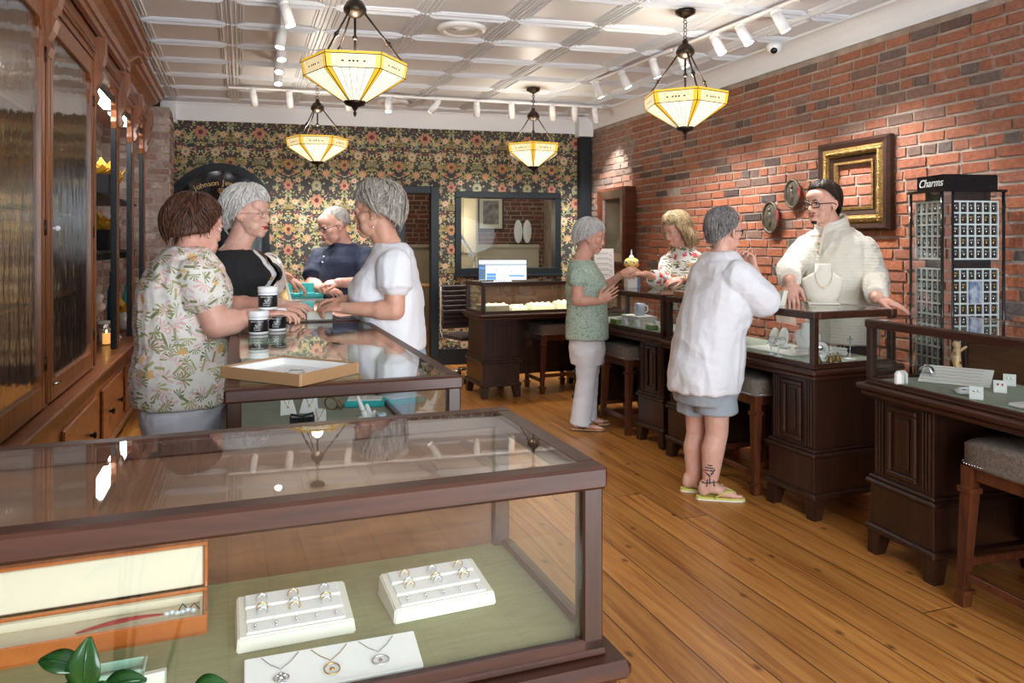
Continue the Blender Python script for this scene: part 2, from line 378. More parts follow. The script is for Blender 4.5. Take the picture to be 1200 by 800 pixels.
def tone_right(x, z, rnd):
    red = mixc((.39, .130, .060), (.29, .088, .044), rnd.random())
    g = noise.noise(V((x*.9, z*1.3, 3.1)))
    upper = max(0, min(1, (z-1.75)/.6))
    p_grey = .10+.40*upper*(.5+.9*g)
    if x < 1.15: p_grey += .35
    if rnd.random() < p_grey: red = rnd.choice([(.14, .085, .066), (.22, .12, .09), (.065, .045, .04), (.25, .15, .115), (.10, .085, .08)])
    elif rnd.random() < .4: red = mixc(red, (.30, .12, .075), .75)
    red = mixc(red, (.22, .125, .09), .35*upper)
    if x < 1.15: red = mixc(red, (.36, .27, .22), .2+.35*rnd.random())
    return red
RW0 = W(4.06, 8.46); RWD = -NT; RWN = -NS
mb = NB(); 
bx(mb, 0, 11.0, 0, .2, 0, CEIL, M=mframe(RW0, RWD, NS, (0, 0, 1)))
struct('wall_right', mb, 'mortar')
brick_wall('wall_right_bricks', RW0, RWD, RWN, 8.2, 2.86, tone_right, 3)
# ledge course of darker projecting bricks, like the old floor line on the wall
# left wall and pier
def tone_left(x, z, rnd):
    c = rnd.choice([(.33, .25, .23), (.42, .34, .31), (.28, .19, .17), (.24, .13, .11), (.48, .41, .38)])
    return mixc(c, (.5, .44, .40), .25*rnd.random())
mb = NB(); bx(mb, -2.4, 9.2, -.2, 0, 0, CEIL, M=mframe(W(-1.31, 0), NT, NS, (0, 0, 1))); struct('wall_left', mb, 'mortar')
brick_wall('wall_left_bricks', W(-1.31, 5.0), NT, NS, 4.0, 2.86, tone_left, 5)
mb = NB(); bx(mb, -1.31, -.70, 8.42, 9.1, 0, 2.83, M=mframe((0, 0, 0), NS, NT, (0, 0, 1))); struct('wall_left_pier', mb, 'mortar')
brick_wall('wall_left_pier_bricks', W(-1.3, 8.42), NS, -NT, .60, 2.80, tone_left, 6)
brick_wall('wall_left_pier_side_bricks', W(-.70, 8.42), NT, NS, .6, 2.80, tone_left, 8)
# front wall behind the camera: shop window opening
mb = NB(); Mf = mframe(W(0, -2.5), NS, NT, (0, 0, 1))
bx(mb, -1.5, -.9, -.15, 0, 0, CEIL, M=Mf); bx(mb, 3.75, 4.3, -.15, 0, 0, CEIL, M=Mf); bx(mb, -.9, 3.75, -.15, 0, 0, .38, M=Mf); bx(mb, -.9, 3.75, -.15, 0, 2.72, CEIL, M=Mf)
struct('wall_front', mb, 'white_paint')
mb = NB()
for x in (-.9, .6, 2.2, 3.68): bx(mb, x, x+.07, -.1, -.03, .38, 2.72, M=Mf)
struct('window_2', mb, 'black_paint')

# ---- back wall with openings for door and window (papered)
DX0, DX1, DZ = a_of(443), a_of(513), z_of(478, 218)
WX0, WX1, WZ0, WZ1 = a_of(535), a_of(655), z_of(595, 321), z_of(595, 225)
MT['paper_base'] = mat('wallpaper_ground', (.040, .038, .036), .75)
mb = NB(); MB_ = mframe(BL, BX, BN, (0, 0, 1))
ix0, ix1, iz = DX0+.05, DX1-.05, DZ-.05
jx0, jx1, jz0, jz1 = WX0+.05, WX1-.05, WZ0+.05, WZ1-.05
for (x0, x1, z0, z1) in ((0, ix0, 0, CEIL), (ix0, ix1, iz, CEIL), (ix1, jx0, 0, CEIL), (jx0, jx1, 0, jz0), (jx0, jx1, jz1, CEIL), (jx1, BLEN+.1, 0, CEIL)):
    bx(mb, x0, x1, 0, .14, z0, z1, M=MB_)
struct('wall_back', mb, 'paper_base')
# wallpaper print: scrolling leaves, flowers and berries, mirrored about each repeat
PV, PF, PC = [], [], []
def shape(o2, pts, col, lay):
    base = len(PV)
    for x, z in pts: PV.append((o2[0]+x, o2[1]+z, lay))
    PF.append(list(range(base, base+len(pts)))); PC.append(col)
def leafp(x, z, ang, L, w_, k=7):
    pts = []
    for i in range(k+1):
        t_ = i/k; pts.append((t_*L, w_*sin(pi*t_**.8)))
    for i in range(k-1, 0, -1):
        t_ = i/k; pts.append((t_*L, -w_*sin(pi*t_**.8)))
    c, s = cos(ang), sin(ang)
    return [(x+p_[0]*c-p_[1]*s, z+p_[0]*s+p_[1]*c) for p_ in pts]
def discp(x, z, r_, k=9): return [(x+r_*cos(2*pi*i/k), z+r_*sin(2*pi*i/k)) for i in range(k)]
OL, SG, GD, CO, RD, PK, CR, TL = (.30, .26, .08), (.38, .39, .23), (.52, .38, .13), (.55, .23, .14), (.30, .06, .07), (.58, .33, .22), (.58, .50, .32), (.20, .24, .17)
tile = []   # (pts, col, layer) for the right half, x in 0..TW/2
TW, TH = .62, .74
rp = random.Random(21)
def vine(x, z, a, n_, step, curl, col):
    for i in range(n_):
        x2, z2 = x+step*cos(a), z+step*sin(a)
        w_ = .0045; nx, nz = -sin(a)*w_, cos(a)*w_
        tile.append(([(x-nx, z-nz), (x2-nx, z2-nz), (x2+nx, z2+nz), (x+nx, z+nz)], col, 1))
        if i % 2 == 0:
            sd = 1 if (i//2) % 2 else -1
            tile.append((leafp(x, z, a+sd*1.0, rp.uniform(.035, .055), .010), rp.choice([OL, SG, SG, GD, TL]), 2))
        x, z = x2, z2; a += curl
def flower(x, z, r_, n_, c1, c2, c3):
    for i in range(n_): tile.append((leafp(x, z, 2*pi*i/n_+.3, r_, r_*.28), c1, 3)) 
    for i in range(n_): tile.append((leafp(x, z, 2*pi*i/n_+.3+pi/n_, r_*.72, r_*.2), c2, 4))
    tile.append((discp(x, z, r_*.33), c3, 5))
for i in range(230):   # small filler leaves and dots
    x, z = rp.uniform(.0, TW/2), rp.uniform(-TH/2, TH/2)
    if rp.random() < .62: tile.append((leafp(x, z, rp.uniform(0, 6.28), rp.uniform(.024, .05), rp.uniform(.006, .011)), rp.choice([OL, SG, SG, GD, TL, OL]), 1))
    else: tile.append((discp(x, z, rp.uniform(.004, .009), 7), rp.choice([CO, GD, PK, RD, CR]), 2))
vine(.0, -.33, 1.2, 12, .028, .12, OL); vine(.02, .0, .9, 11, .028, -.15, GD); vine(.29, -.1, 2.2, 11, .026, .16, OL); vine(.30, .33, -1.9, 12, .026, -.14, SG)
vine(.10, -.2, .2, 9, .026, .25, GD); vine(.16, .12, 2.6, 8, .026, -.22, SG); vine(.0, .3, -.6, 9, .027, .1, OL)
flower(.0, .27, .080, 7, CO, PK, RD); flower(.155, .05, .058, 10, PK, CR, TL); flower(.31, -.06, .066, 8, CO, GD, RD); flower(.24, .25, .042, 6, PK, CR, CO)
flower(.10, -.16, .046, 8, PK, CO, GD); flower(.0, -.30, .062, 9, SG, CR, TL); flower(.31, -.30, .062, 7, CO, PK, RD); flower(.20, -.24, .036, 6, PK, CR, RD)
for i in range(7):   # fan of pale leaves
    a = .25+i*.44
    tile.append((leafp(.0, -.07, a, .085, .013), CR if i % 2 else SG, 3)); tile.append((leafp(.31, .17, a, .075, .012), SG if i % 2 else GD, 3))
for (cx, cz) in ((.06, .08), (.25, -.16), (.22, .12)):
    for i in range(6): tile.append((discp(cx+rp.uniform(-.022, .022), cz+rp.uniform(-.022, .022), .0105, 8), RD if i % 3 else PK, 4))
for sx_, sz_, a in ((.10, .19, .5), (.17, -.09, 2.4)):   # large scroll leaves
    for k in range(5): tile.append((leafp(sx_+.016*k, sz_+.008*k, a-.4+.35*k, .075-.006*k, .013), (GD, CR, CO, PK, OL)[k], 3))
def blocked(a, z):
    if DX0+.02 < a < DX1-.02 and z < DZ-.02: return True
    if WX0+.02 < a < WX1-.02 and WZ0+.02 < z < WZ1-.02: return True
    return a < .42 or a > BLEN-.02 or z > 2.86 or z < .16
ncol = int(BLEN/TW)+2
for i in range(-1, ncol):
    for j in range(0, 5):
        ox, oz = i*TW+.27, j*TH+.18+(TH/2 if i % 2 else 0)*0
        for pts, col, lay in tile:
            for sgn in (1, -1):
                cx = ox+sgn*pts[0][0]; cz = oz+pts[0][1]
                if blocked(cx, cz): continue
                q = [(sgn*x, z) for x, z in pts]
                shape((ox, oz), q if sgn > 0 else q[::-1], col, lay*.00035)
me = bpy.data.meshes.new('wallpaper')
me.from_pydata([WB(x, z, .0006+d) for x, z, d in PV], [], PF)
at = me.color_attributes.new('Col', 'FLOAT_COLOR', 'CORNER'); i = 0
for p_, c in zip(me.polygons, PC):
    for _ in p_.loop_indices: at.data[i].color = (c[0], c[1], c[2], 1); i += 1
MT['print'] = attrmat('wallpaper_print', .7)
o = objme('wall_back_paper', me, 'print'); o['kind'] = 'structure'

# mouldings --------------------------------------------------------
def cove(bm, o, dx, nout, L, z1=CEIL+.01, h=.165, d=.13):
    prof = [(0, -h), (.018, -h), (.018, -h+.018)] + [(.018+(d-.034)*(1-cos(a)), -h+.018+(h-.036)*sin(a)) for a in [k*pi/16 for k in range(1, 9)]] + [(d, -.018), (d, 0), (0, 0)]
    rings = [[bm.verts.new(o + dx*s + nout*p_ + V((0, 0, z1+q))) for p_, q in prof] for s in (0, L)]
    n_ = len(prof)
    for i in range(n_): bm.faces.new((rings[0][i], rings[0][(i+1) % n_], rings[1][(i+1) % n_], rings[1][i]))
    bm.faces.new(rings[0][::-1]); bm.faces.new(rings[1])
mb = NB(); cove(mb, RW0 + RWN*.012, RWD, RWN, 9.5); struct('trim_2', mb, 'white_paint')
mb = NB(); cove(mb, WB(.58, 0), BX, -BN, BLEN-.58-.14, h=.20, d=.05)
bx(mb, .50, .64, -.12, 0, CEIL-.235, CEIL, .004, MB_); bx(mb, BLEN-.19, BLEN-.005, -.17, 0, CEIL-.24, CEIL, .004, MB_)
bx(mb, .47, .66, -.15, 0, CEIL-.235, CEIL-.2, .004, MB_)
struct('trim_3', mb, 'white_paint')
mb = NB(); bx(mb, BLEN-.16, BLEN-.02, -.13, 0, 0, CEIL-.24, .004, MB_); struct('trim_4', mb, 'black_paint')      # black corner post
mb = NB(); bx(mb, .5, DX0, -.02, 0, 0, .19, .004, MB_); bx(mb, DX1, BLEN-.16, -.02, 0, 0, .19, .004, MB_); struct('baseboard_back', mb, 'black_paint')
# door frame and window frame
mb = NB(); fw = .085
bx(mb, DX0-.01, DX0+fw, -.035, .15, 0, DZ, .005, MB_); bx(mb, DX1-fw, DX1+.01, -.035, .15, 0, DZ, .005, MB_); bx(mb, DX0+fw, DX1-fw, -.035, .15, DZ-fw, DZ, .005, MB_)
dr = struct('door_1', mb, 'black_paint')
mb = NB(); bx(mb, DX0+fw, DX0+fw+.24, .10, .14, 0, DZ-fw, .003, MB_); obj('door_leaf', mb, 'black_paint', dr)
mb = NB()
for k in (0, 1):
    bx(mb, WX0-.02, WX1+.02, -.03, .15, (WZ0, WZ1-.075)[k], (WZ0+.075, WZ1)[k], .005, MB_); bx(mb, (WX0-.02, WX1-.055)[k], (WX0+.055, WX1+.02)[k], -.03, .15, WZ0+.075, WZ1-.075, .005, MB_)
bx(mb, WX0-.04, WX1+.03, -.06, 0, WZ0-.03, WZ0, .004, MB_)
wn_ = struct('window_1', mb, 'black_paint')
mb = NB(); bx(mb, WX0+.05, WX1-.05, .06, .066, WZ0+.07, WZ1-.07, 0, MB_); obj('window_pane', mb, 'thin_glass', wn_)
# ---- room beyond
mb = NB(); bx(mb, -.3, BLEN+.3, 3.2, 3.4, 0, CEIL, M=MB_); bx(mb, BLEN+.3, BLEN+.5, .1, 3.4, 0, CEIL, M=MB_); bx(mb, -.4, -.3, .1, 3.4, 0, CEIL, M=MB_)
struct('wall_beyond', mb, 'mortar')
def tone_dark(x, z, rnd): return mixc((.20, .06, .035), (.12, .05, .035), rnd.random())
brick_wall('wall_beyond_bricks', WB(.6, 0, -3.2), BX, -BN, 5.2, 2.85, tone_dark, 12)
MT['cream_paint'] = mat('cream_paint', (.55, .49, .36), .6)
mb = NB(); bx(mb, 1.8, BLEN+.2, 3.12, 3.2, 0, 1.38, M=MB_)
for x in (2.1, 2.85, 3.6, 4.35): bx(mb, x, x+.6, 3.1, 3.12, .25, 1.2, .005, MB_)
bx(mb, 1.8, BLEN+.2, 3.08, 3.2, 1.38, 1.43, .004, MB_)
struct('trim_5', mb, 'cream_paint')
mb = NB()
pxl = [(2.95, 3.62)]
bx(mb, WX0+.0, WX0+.67, 2.2, 2.6, 0, 2.7, .004, MB_)
for k in range(3): bx(mb, WX0+.03+.21*k, WX0+.22+.21*k, 2.17, 2.2, 1.3, 2.5, .006, MB_)
cabb = obj('tall_cupboard', mb, 'cream_paint'); tag(cabb, 'tall cream panelled cupboard seen through the interior window', 'cupboard')
for nm, s_, t_, z_, e_ in (('bench_light', WX0+.25, 1.9, 1.72, 9), ('room_light', WX0+.9, 1.4, 2.9, 16), ('hall_light', DX0+.4, 1.8, 2.9, 12)):
    l_ = bpy.data.lights.new(nm, 'POINT'); l_.energy = e_; l_.color = (1, .85, .6); l_.shadow_soft_size = .12
    lo = bpy.data.objects.new(nm, l_); COL.objects.link(lo); lo.location = WB(s_, z_, -t_)
MT['lamp_on'] = mat('lit_tube', (1, 1, 1), .4, emit=((1, .95, .8), 6))
t_ = thing('work_lamp', 'white jointed desk lamp with lit head behind the interior window', 'lamp', WB(WX0+.36, 0, -.9), atan2(BX.y, BX.x))
mb = NB(); bx(mb, -.35, .35, -.25, .3, 1.03, 1.07); bx(mb, -.33, -.28, -.2, -.15, 0, 1.03); bx(mb, .28, .33, -.2, -.15, 0, 1.03); bx(mb, -.33, -.28, .2, .25, 0, 1.03); bx(mb, .28, .33, .2, .25, 0, 1.03)
wb_ = obj('workbench', mb, 'dark_wood', loc=t_.location, rz=t_.rotation_euler[2]); tag(wb_, 'dark work bench under the jointed lamp behind the interior window', 'bench')
mb = NB(); lathe(mb, [(.07, 1.07), (.07, 1.09), (.02, 1.1)]); tube(mb, [(0, 0, 1.09), (.02, 0, 1.25), (-.22, 0, 1.62)], .012); tube(mb, [(.03, 0, 1.25), (-.19, 0, 1.62)], .008); obj('lamp_arm', mb, 'white_gloss', t_)
mb = NB(); bx(mb, -.44, -.2, -.04, .04, 1.44, 1.46); obj('lamp_tube', mb, 'lamp_on', t_); mb = NB(); bx(mb, -.46, -.18, -.05, .05, 1.46, 1.5, .008); tube(mb, [(-.22, 0, 1.62), (-.3, 0, 1.48)], .01); obj('lamp_head', mb, 'white_gloss', t_)
# framed photograph, plates, table beyond
t_ = thing('framed_photograph', 'small framed grey photograph on the dark brick beyond the window', 'picture', WB(a_of(603)+.35, 1.95, -3.17), atan2(BX.y, BX.x))
mb = NB(); bx(mb, -.2, .2, -.02, 0, -.27, .27, .004); obj('mount', mb, 'cream_leather', t_); MT['grey_print'] = mat('grey_print', (.12, .11, .1), .5, var=(14, .9, (.4, .37, .33)))
mb = NB(); bx(mb, -.13, .13, -.026, -.02, -.19, .19); obj('print', mb, 'grey_print', t_)
mb = NB()
for x0, x1, z0, z1 in ((-.22, -.19, -.29, .29), (.19, .22, -.29, .29), (-.19, .19, -.29, -.26), (-.19, .19, .26, .29)): bx(mb, x0, x1, -.035, .0, z0, z1, .003)
obj('frame', mb, 'dark_wood', t_)
for k, px in enumerate((637, 651)):
    mb = NB(); ell(mb, (0, 0, 0), (.075, .015, .19)); o = obj('oval_plate', mb, 'white_gloss', loc=WB(a_of(px)+.42, 1.64, -3.05)); o.rotation_euler = (0, 0, atan2(BX.y, BX.x)+.05)
    tag(o, ('white oval plate on the ledge beyond the window, left of two', 'white oval plate on the ledge beyond the window, right of two')[k], 'plate', 'white oval plates on the ledge')
t_ = thing('side_table', 'narrow wooden table with dark crossed legs seen through the doorway', 'table', WB(a_of(490)+.1, 0, -1.6), atan2(BX.y, BX.x))
mb = NB(); bx(mb, -.5, .6, -.3, .3, .84, .87, .004); obj('tabletop', mb, 'pine', t_)
for sx_ in (-.42, .52):
    mb = NB(); tube(mb, [(sx_, -.26, 0), (sx_, .24, .84)], .015); obj('leg', mb, 'black_paint', t_)
    mb = NB(); tube(mb, [(sx_+.03, .26, 0), (sx_+.03, -.24, .84)], .015); obj('leg', mb, 'black_paint', t_)
# ================================================================== DISPLAY COUNTERS
ZD, ZT = .785, 1.075
def foot(bm, x, y, sx, sy):
    q = []
    for z, k in ((0, .052), (.115, .075)):
        for i, j in ((0, 0), (1, 0), (1, 1), (0, 1)): q.append(bm.verts.new((x + sx*(k*i), y + sy*(k*j), z)))
    for f in ((0,1,2,3), (4,5,6,7), (0,1,5,4), (1,2,6,5), (2,3,7,6), (3,0,4,7)): bm.faces.new([q[i] for i in f])
def pedestal(t, x0, x1, y0, y1, panels=('f',)):
    mb = NB()
    bx(mb, x0, x1, y0, y1, .30, ZD-.05, .002)
    bx(mb, x0-.012, x1+.012, y0-.012, y1+.012, .13, .33, .002)
    bx(mb, x0-.03, x1+.03, y0-.03, y1+.03, .105, .138, .008)
    bx(mb, x0-.03, x1+.03, y0-.03, y1+.03, .322, .345, .008); bx(mb, x0-.018, x1+.018, y0-.018, y1+.018, .345, .362, .005)
    # fluted stiles and raised frame on the front face and ends
    w_ = x1-x0
    for (a, b_) in ((x0+.012, x0+.062), (x1-.062, x1-.012)):
        for k in range(3): bx(mb, a+.004+.017*k, a+.014+.017*k, y0-.008, y0+.01, .375, ZD-.075, .002)
    obj('pedestal', mb, 'dark_wood', t)
    mb = NB(); a, b_ = x0+.085, x1-.085
    for q in ((a, b_, .385, .41), (a, b_, ZD-.11, ZD-.085), (a, a+.025, .41, ZD-.11), (b_-.025, b_, .41, ZD-.11)): bx(mb, q[0], q[1], y0-.014, y0, q[2], q[3], .005)
    bx(mb, a+.045, b_-.045, y0-.006, y0, .43, ZD-.13, .004)
    obj('front_panel', mb, 'dark_wood', t)
    for (x, sx) in ((x0-.02, 1), (x1+.02, -1)):
        for (y, sy) in ((y0-.02, 1), (y1+.02, -1)):
            mb = NB(); foot(mb, x, y, sx, sy); obj('foot', mb, 'dark_wood', t)
def counter(name, label, loc, rz, L, D, felt='grey_felt', peds=None, back='open', mids=(), fr=.038, body=False, post=.034, leftopen=False):
    t = thing(name, label, 'display counter', (loc[0], loc[1], 0), rz)
    z0, z1 = ZD, ZT
    mb = NB()   # ledge moulding
    bx(mb, -.035, L+.035, -.035, D+.035, z0-.035, z0-.005, .009); bx(mb, -.018, L+.018, -.018, D+.018, z0-.062, z0-.035, .007); bx(mb, -.004, L+.004, -.004, D+.004, z0-.005, z0+.006, .003)
    obj('ledge', mb, 'dark_wood_h', t)
    mb = NB(); bx(mb, .012, L-.012, .012, D-.012, z0+.002, z0+.010); obj('deck_lining', mb, felt, t)
    # posts
    for x in (0, L-post):
        for y in (0, D-post):
            mb = NB(); bx(mb, x, x+post, y, y+post, z0+.002, z1-.03, .003); obj('corner_post', mb, 'dark_wood', t)
    mb = NB(); r_ = .006; hh = fr
    bx(mb, -r_, L+r_, -r_, post, z1-hh, z1, .005); bx(mb, -r_, L+r_, D-post, D+r_, z1-hh, z1, .005)
    bx(mb, -r_, post, post, D-post, z1-hh, z1, .005); bx(mb, L-post, L+r_, post, D-post, z1-hh, z1, .005)
    for x in mids: bx(mb, x-.012, x+.012, post, D-post, z1-.02, z1, .003)
    # lower rails
    bx(mb, 0, L, 0, .016, z0, z0+.022, .003); bx(mb, 0, .016, .016, D, z0, z0+.022, .003); bx(mb, L-.016, L, .016, D, z0, z0+.022, .003)
    obj('top_frame', mb, 'dark_wood_h', t)
    mb = NB(); bx(mb, post-.004, L-post+.004, post-.004, D-post+.004, z1-.0065, z1-.0005); obj('top_glass', mb, 'glass', t)
    mb = NB(); bx(mb, post, L-post, .009, .014, z0+.022, z1-hh); obj('front_glass', mb, 'glass', t)
    for x in (.009, L-.014):
        mb = NB(); bx(mb, x, x+.005, post, D-post, z0+.022, z1-hh); obj('side_glass', mb, 'glass', t)
    if back == 'panel':
        mb = NB(); bx(mb, post, L-post, D-.022, D-.010, z0+.01, z1-hh, .001); obj('back_panel', mb, 'mid_wood', t)
    elif back == 'wood':
        mb = NB(); bx(mb, post, L/2-.003, D-.022, D-.010, z0+.01, z1-hh, .001); obj('back_door', mb, 'mid_wood', t)
        mb = NB(); bx(mb, L/2+.003, L-post, D-.022, D-.010, z0+.01, z1-hh, .001); obj('back_door', mb, 'mid_wood', t)
    elif back == 'glass':
        mb = NB(); bx(mb, post, L-post, D-.014, D-.009, z0+.022, z1-hh); obj('back_glass', mb, 'glass', t)
    if body:
        pedestal(t, .02, L-.02, .02, D-.02)
    else:
        for (x0, x1) in (peds or ((.02, .34), (L-.34, L-.02))): pedestal(t, x0, x1, .02, D-.02)
        mb = NB(); bx(mb, .34, L-.34, D-.10, D-.075, .14, z0-.06, .002); obj('modesty_panel', mb, 'dark_wood', t)
    return t
def LP(t, x, y, z=0.0):   # local point on a counter -> world
    a = t.rotation_euler[2]; c, s = cos(a), sin(a)
    return V((t.location.x + x*c - y*s, t.location.y + x*s + y*c, z))
def tow(v): return (v.x, v.y)
R20 = R_(20)
o1 = V((.143, 1.176, 0)) - V((cos(R_(20.5)), sin(R_(20.5)), 0))*1.17
C1 = counter('display_counter', 'large dark wood and glass display counter in the foreground, green lined', tow(o1), R_(20.5), 1.17, .457, 'sage_felt', back='panel', body=True, fr=.036)
o2 = V((-.1355, 1.987, 0)) - V((cos(R20), sin(R20), 0))*.58
C2 = counter('display_counter', 'long glass topped counter holding the stacked white jars and the necklace tray', tow(o2), R20, .58, 1.50, 'grey_felt', back='glass', body=True, fr=.034)
o3 = V((-sin(R20), cos(R20), 0))*1.585 + o2
C3 = counter('display_counter', 'glass topped counter behind the jars, between the grey haired women', tow(o3), R20, .58, 1.32, 'grey_felt', back='glass', body=True, fr=.034)
o4 = V((-sin(R20), cos(R20), 0))*3.0 + o2 + V((cos(R20), sin(R20), 0))*(-.25)
C4 = counter('display_counter', 'glass topped counter carrying the turquoise boxes before the man in navy', tow(o4), R20, 1.05, .42, 'grey_felt', back='glass', body=True, fr=.034)
C5 = counter('display_counter', 'lit display counter under the computer monitor by the papered wall', (-.274, 6.9), R_(21), 1.45, .5, 'sage_felt', peds=((.02, .36), (1.11, 1.43)), back='wood')
rz6 = atan2(-.922, .387)
C6 = counter('display_counter', 'display counter with mug and green boxes, between woman in sage top and blonde woman', (.523, 6.445), rz6, 1.35, .55, 'grey_felt', peds=((.02, .30), (1.03, 1.33)))
rz7 = atan2(-.925, .38)
o7 = V((1.549, 3.85, 0)) - V((cos(rz7), sin(rz7), 0))*1.33
C7 = counter('display_counter', 'display counter with white jewellery busts, in front of the man in cream sweater', tow(o7), rz7, 1.33, .575, 'grey_felt', peds=((.02, .32), (1.00, 1.31)))
rz8 = R_(-74.5)
C8 = counter('display_counter', 'display counter at the right edge with white earring board, nearest the camera', (1.65, 3.5), rz8, 1.75, .58, 'grey_felt', peds=((.03, .37), (1.4, 1.72)), back='wood')
# strip light in the back counter (a real case light)
l_ = bpy.data.lights.new('case_light', 'AREA'); l_.shape = 'RECTANGLE'; l_.size = 1.1; l_.size_y = .03; l_.energy = 5; l_.color = (1, .9, .7)
lo = bpy.data.objects.new('case_light', l_); COL.objects.link(lo); lo.location = LP(C5, .65, .06, ZT-.045); lo.rotation_euler = (0, 0, R_(21))

# ================================================================== STOOLS
def make_stool(label, loc, rz, group=None):
    t = thing('counter_stool', label, 'stool', loc, rz)
    s = .20; H = .555
    for (x, y) in ((-1, -1), (1, -1), (1, 1), (-1, 1)):
        mb = NB(); cx, cy = x*(s-.022), y*(s-.022); ox, oy = x*.016, y*.016
        def sq(z, h, dx=0, dy=0): return [mb.verts.new((cx+dx+i*h, cy+dy+j*h, z)) for i, j in ((-1, -1), (1, -1), (1, 1), (-1, 1))]
        rs = [sq(0, .020, ox, oy), sq(.05, .022, ox, oy), sq(.052, .030, ox, oy), sq(.066, .030, ox, oy), sq(.07, .017, ox, oy), sq(H-.11, .024), sq(H-.105, .031), sq(H-.085, .031), sq(H-.08, .022), sq(H, .022)]
        skin_rings(mb, rs, smooth=False); obj('leg', mb, 'stool_wood', t)
    mb = NB()
    for y in (-1, 1): bx(mb, -s+.03, s-.03, y*(s-.03)-.012, y*(s-.03)+.012, H-.055, H, .003)
    for x in (-1, 1): bx(mb, x*(s-.03)-.012, x*(s-.03)+.012, -s+.04, s-.04, H-.055, H, .003)
    obj('apron', mb, 'stool_wood', t)
    for a, b_ in (((-1, -1), (1, -1)), ((-1, 1), (1, 1)), ((-1, -1), (-1, 1)), ((1, -1), (1, 1))):
        z = .17 if a[1] == b_[1] else .12
        p0 = V((a[0]*(s-.008), a[1]*(s-.008), z)); p1 = V((b_[0]*(s-.008), b_[1]*(s-.008), z)); mb = NB()
        d = (p1-p0).normalized(); bx(mb, 0, (p1-p0).length, -.010, .010, -.016, .016, .003, mframe(p0, d, V((0, 0, 1)).cross(d), (0, 0, 1)))
        obj('stretcher', mb, 'stool_wood', t)
    mb = NB(); N_ = 9
    # padded seat, pillow-like
    bm_ = NB(); bmesh.ops.create_cube(bm_, size=1); bmesh.ops.subdivide_edges(bm_, edges=bm_.edges, cuts=7, use_grid_fill=True)
    for v in bm_.verts:
        x, y, z = v.co*2
        k = (1-abs(x)**5)*(1-abs(y)**5); rr = 1-.10*abs(x*y)**3
        v.co = V((x*(s+.012)*rr, y*(s+.012)*rr, H+.045+z*.043+(.022*max(0, 1-(x*x+y*y)*.5) if z > 0 else 0)))
    for f in bm_.faces: f.smooth = True
    st = obj('seat', bm_, 'stool_fabric', t)
    mb = NB(); q = s+.008
    for i in range(30):
        u_ = -q+.030 + (2*q-.060)*i/29
        for p_ in ((u_, -q, H+.012), (u_, q, H+.012), (-q, u_, H+.012), (q, u_, H+.012)): ell(mb, p_, .0038, u=6, v=4)
    obj('nailhead_trim', mb, 'silver', t); return t
S4 = make_stool('upholstered dark wood stool at the right edge, nearest the camera', (2.02, 2.83, 0), R_(16))
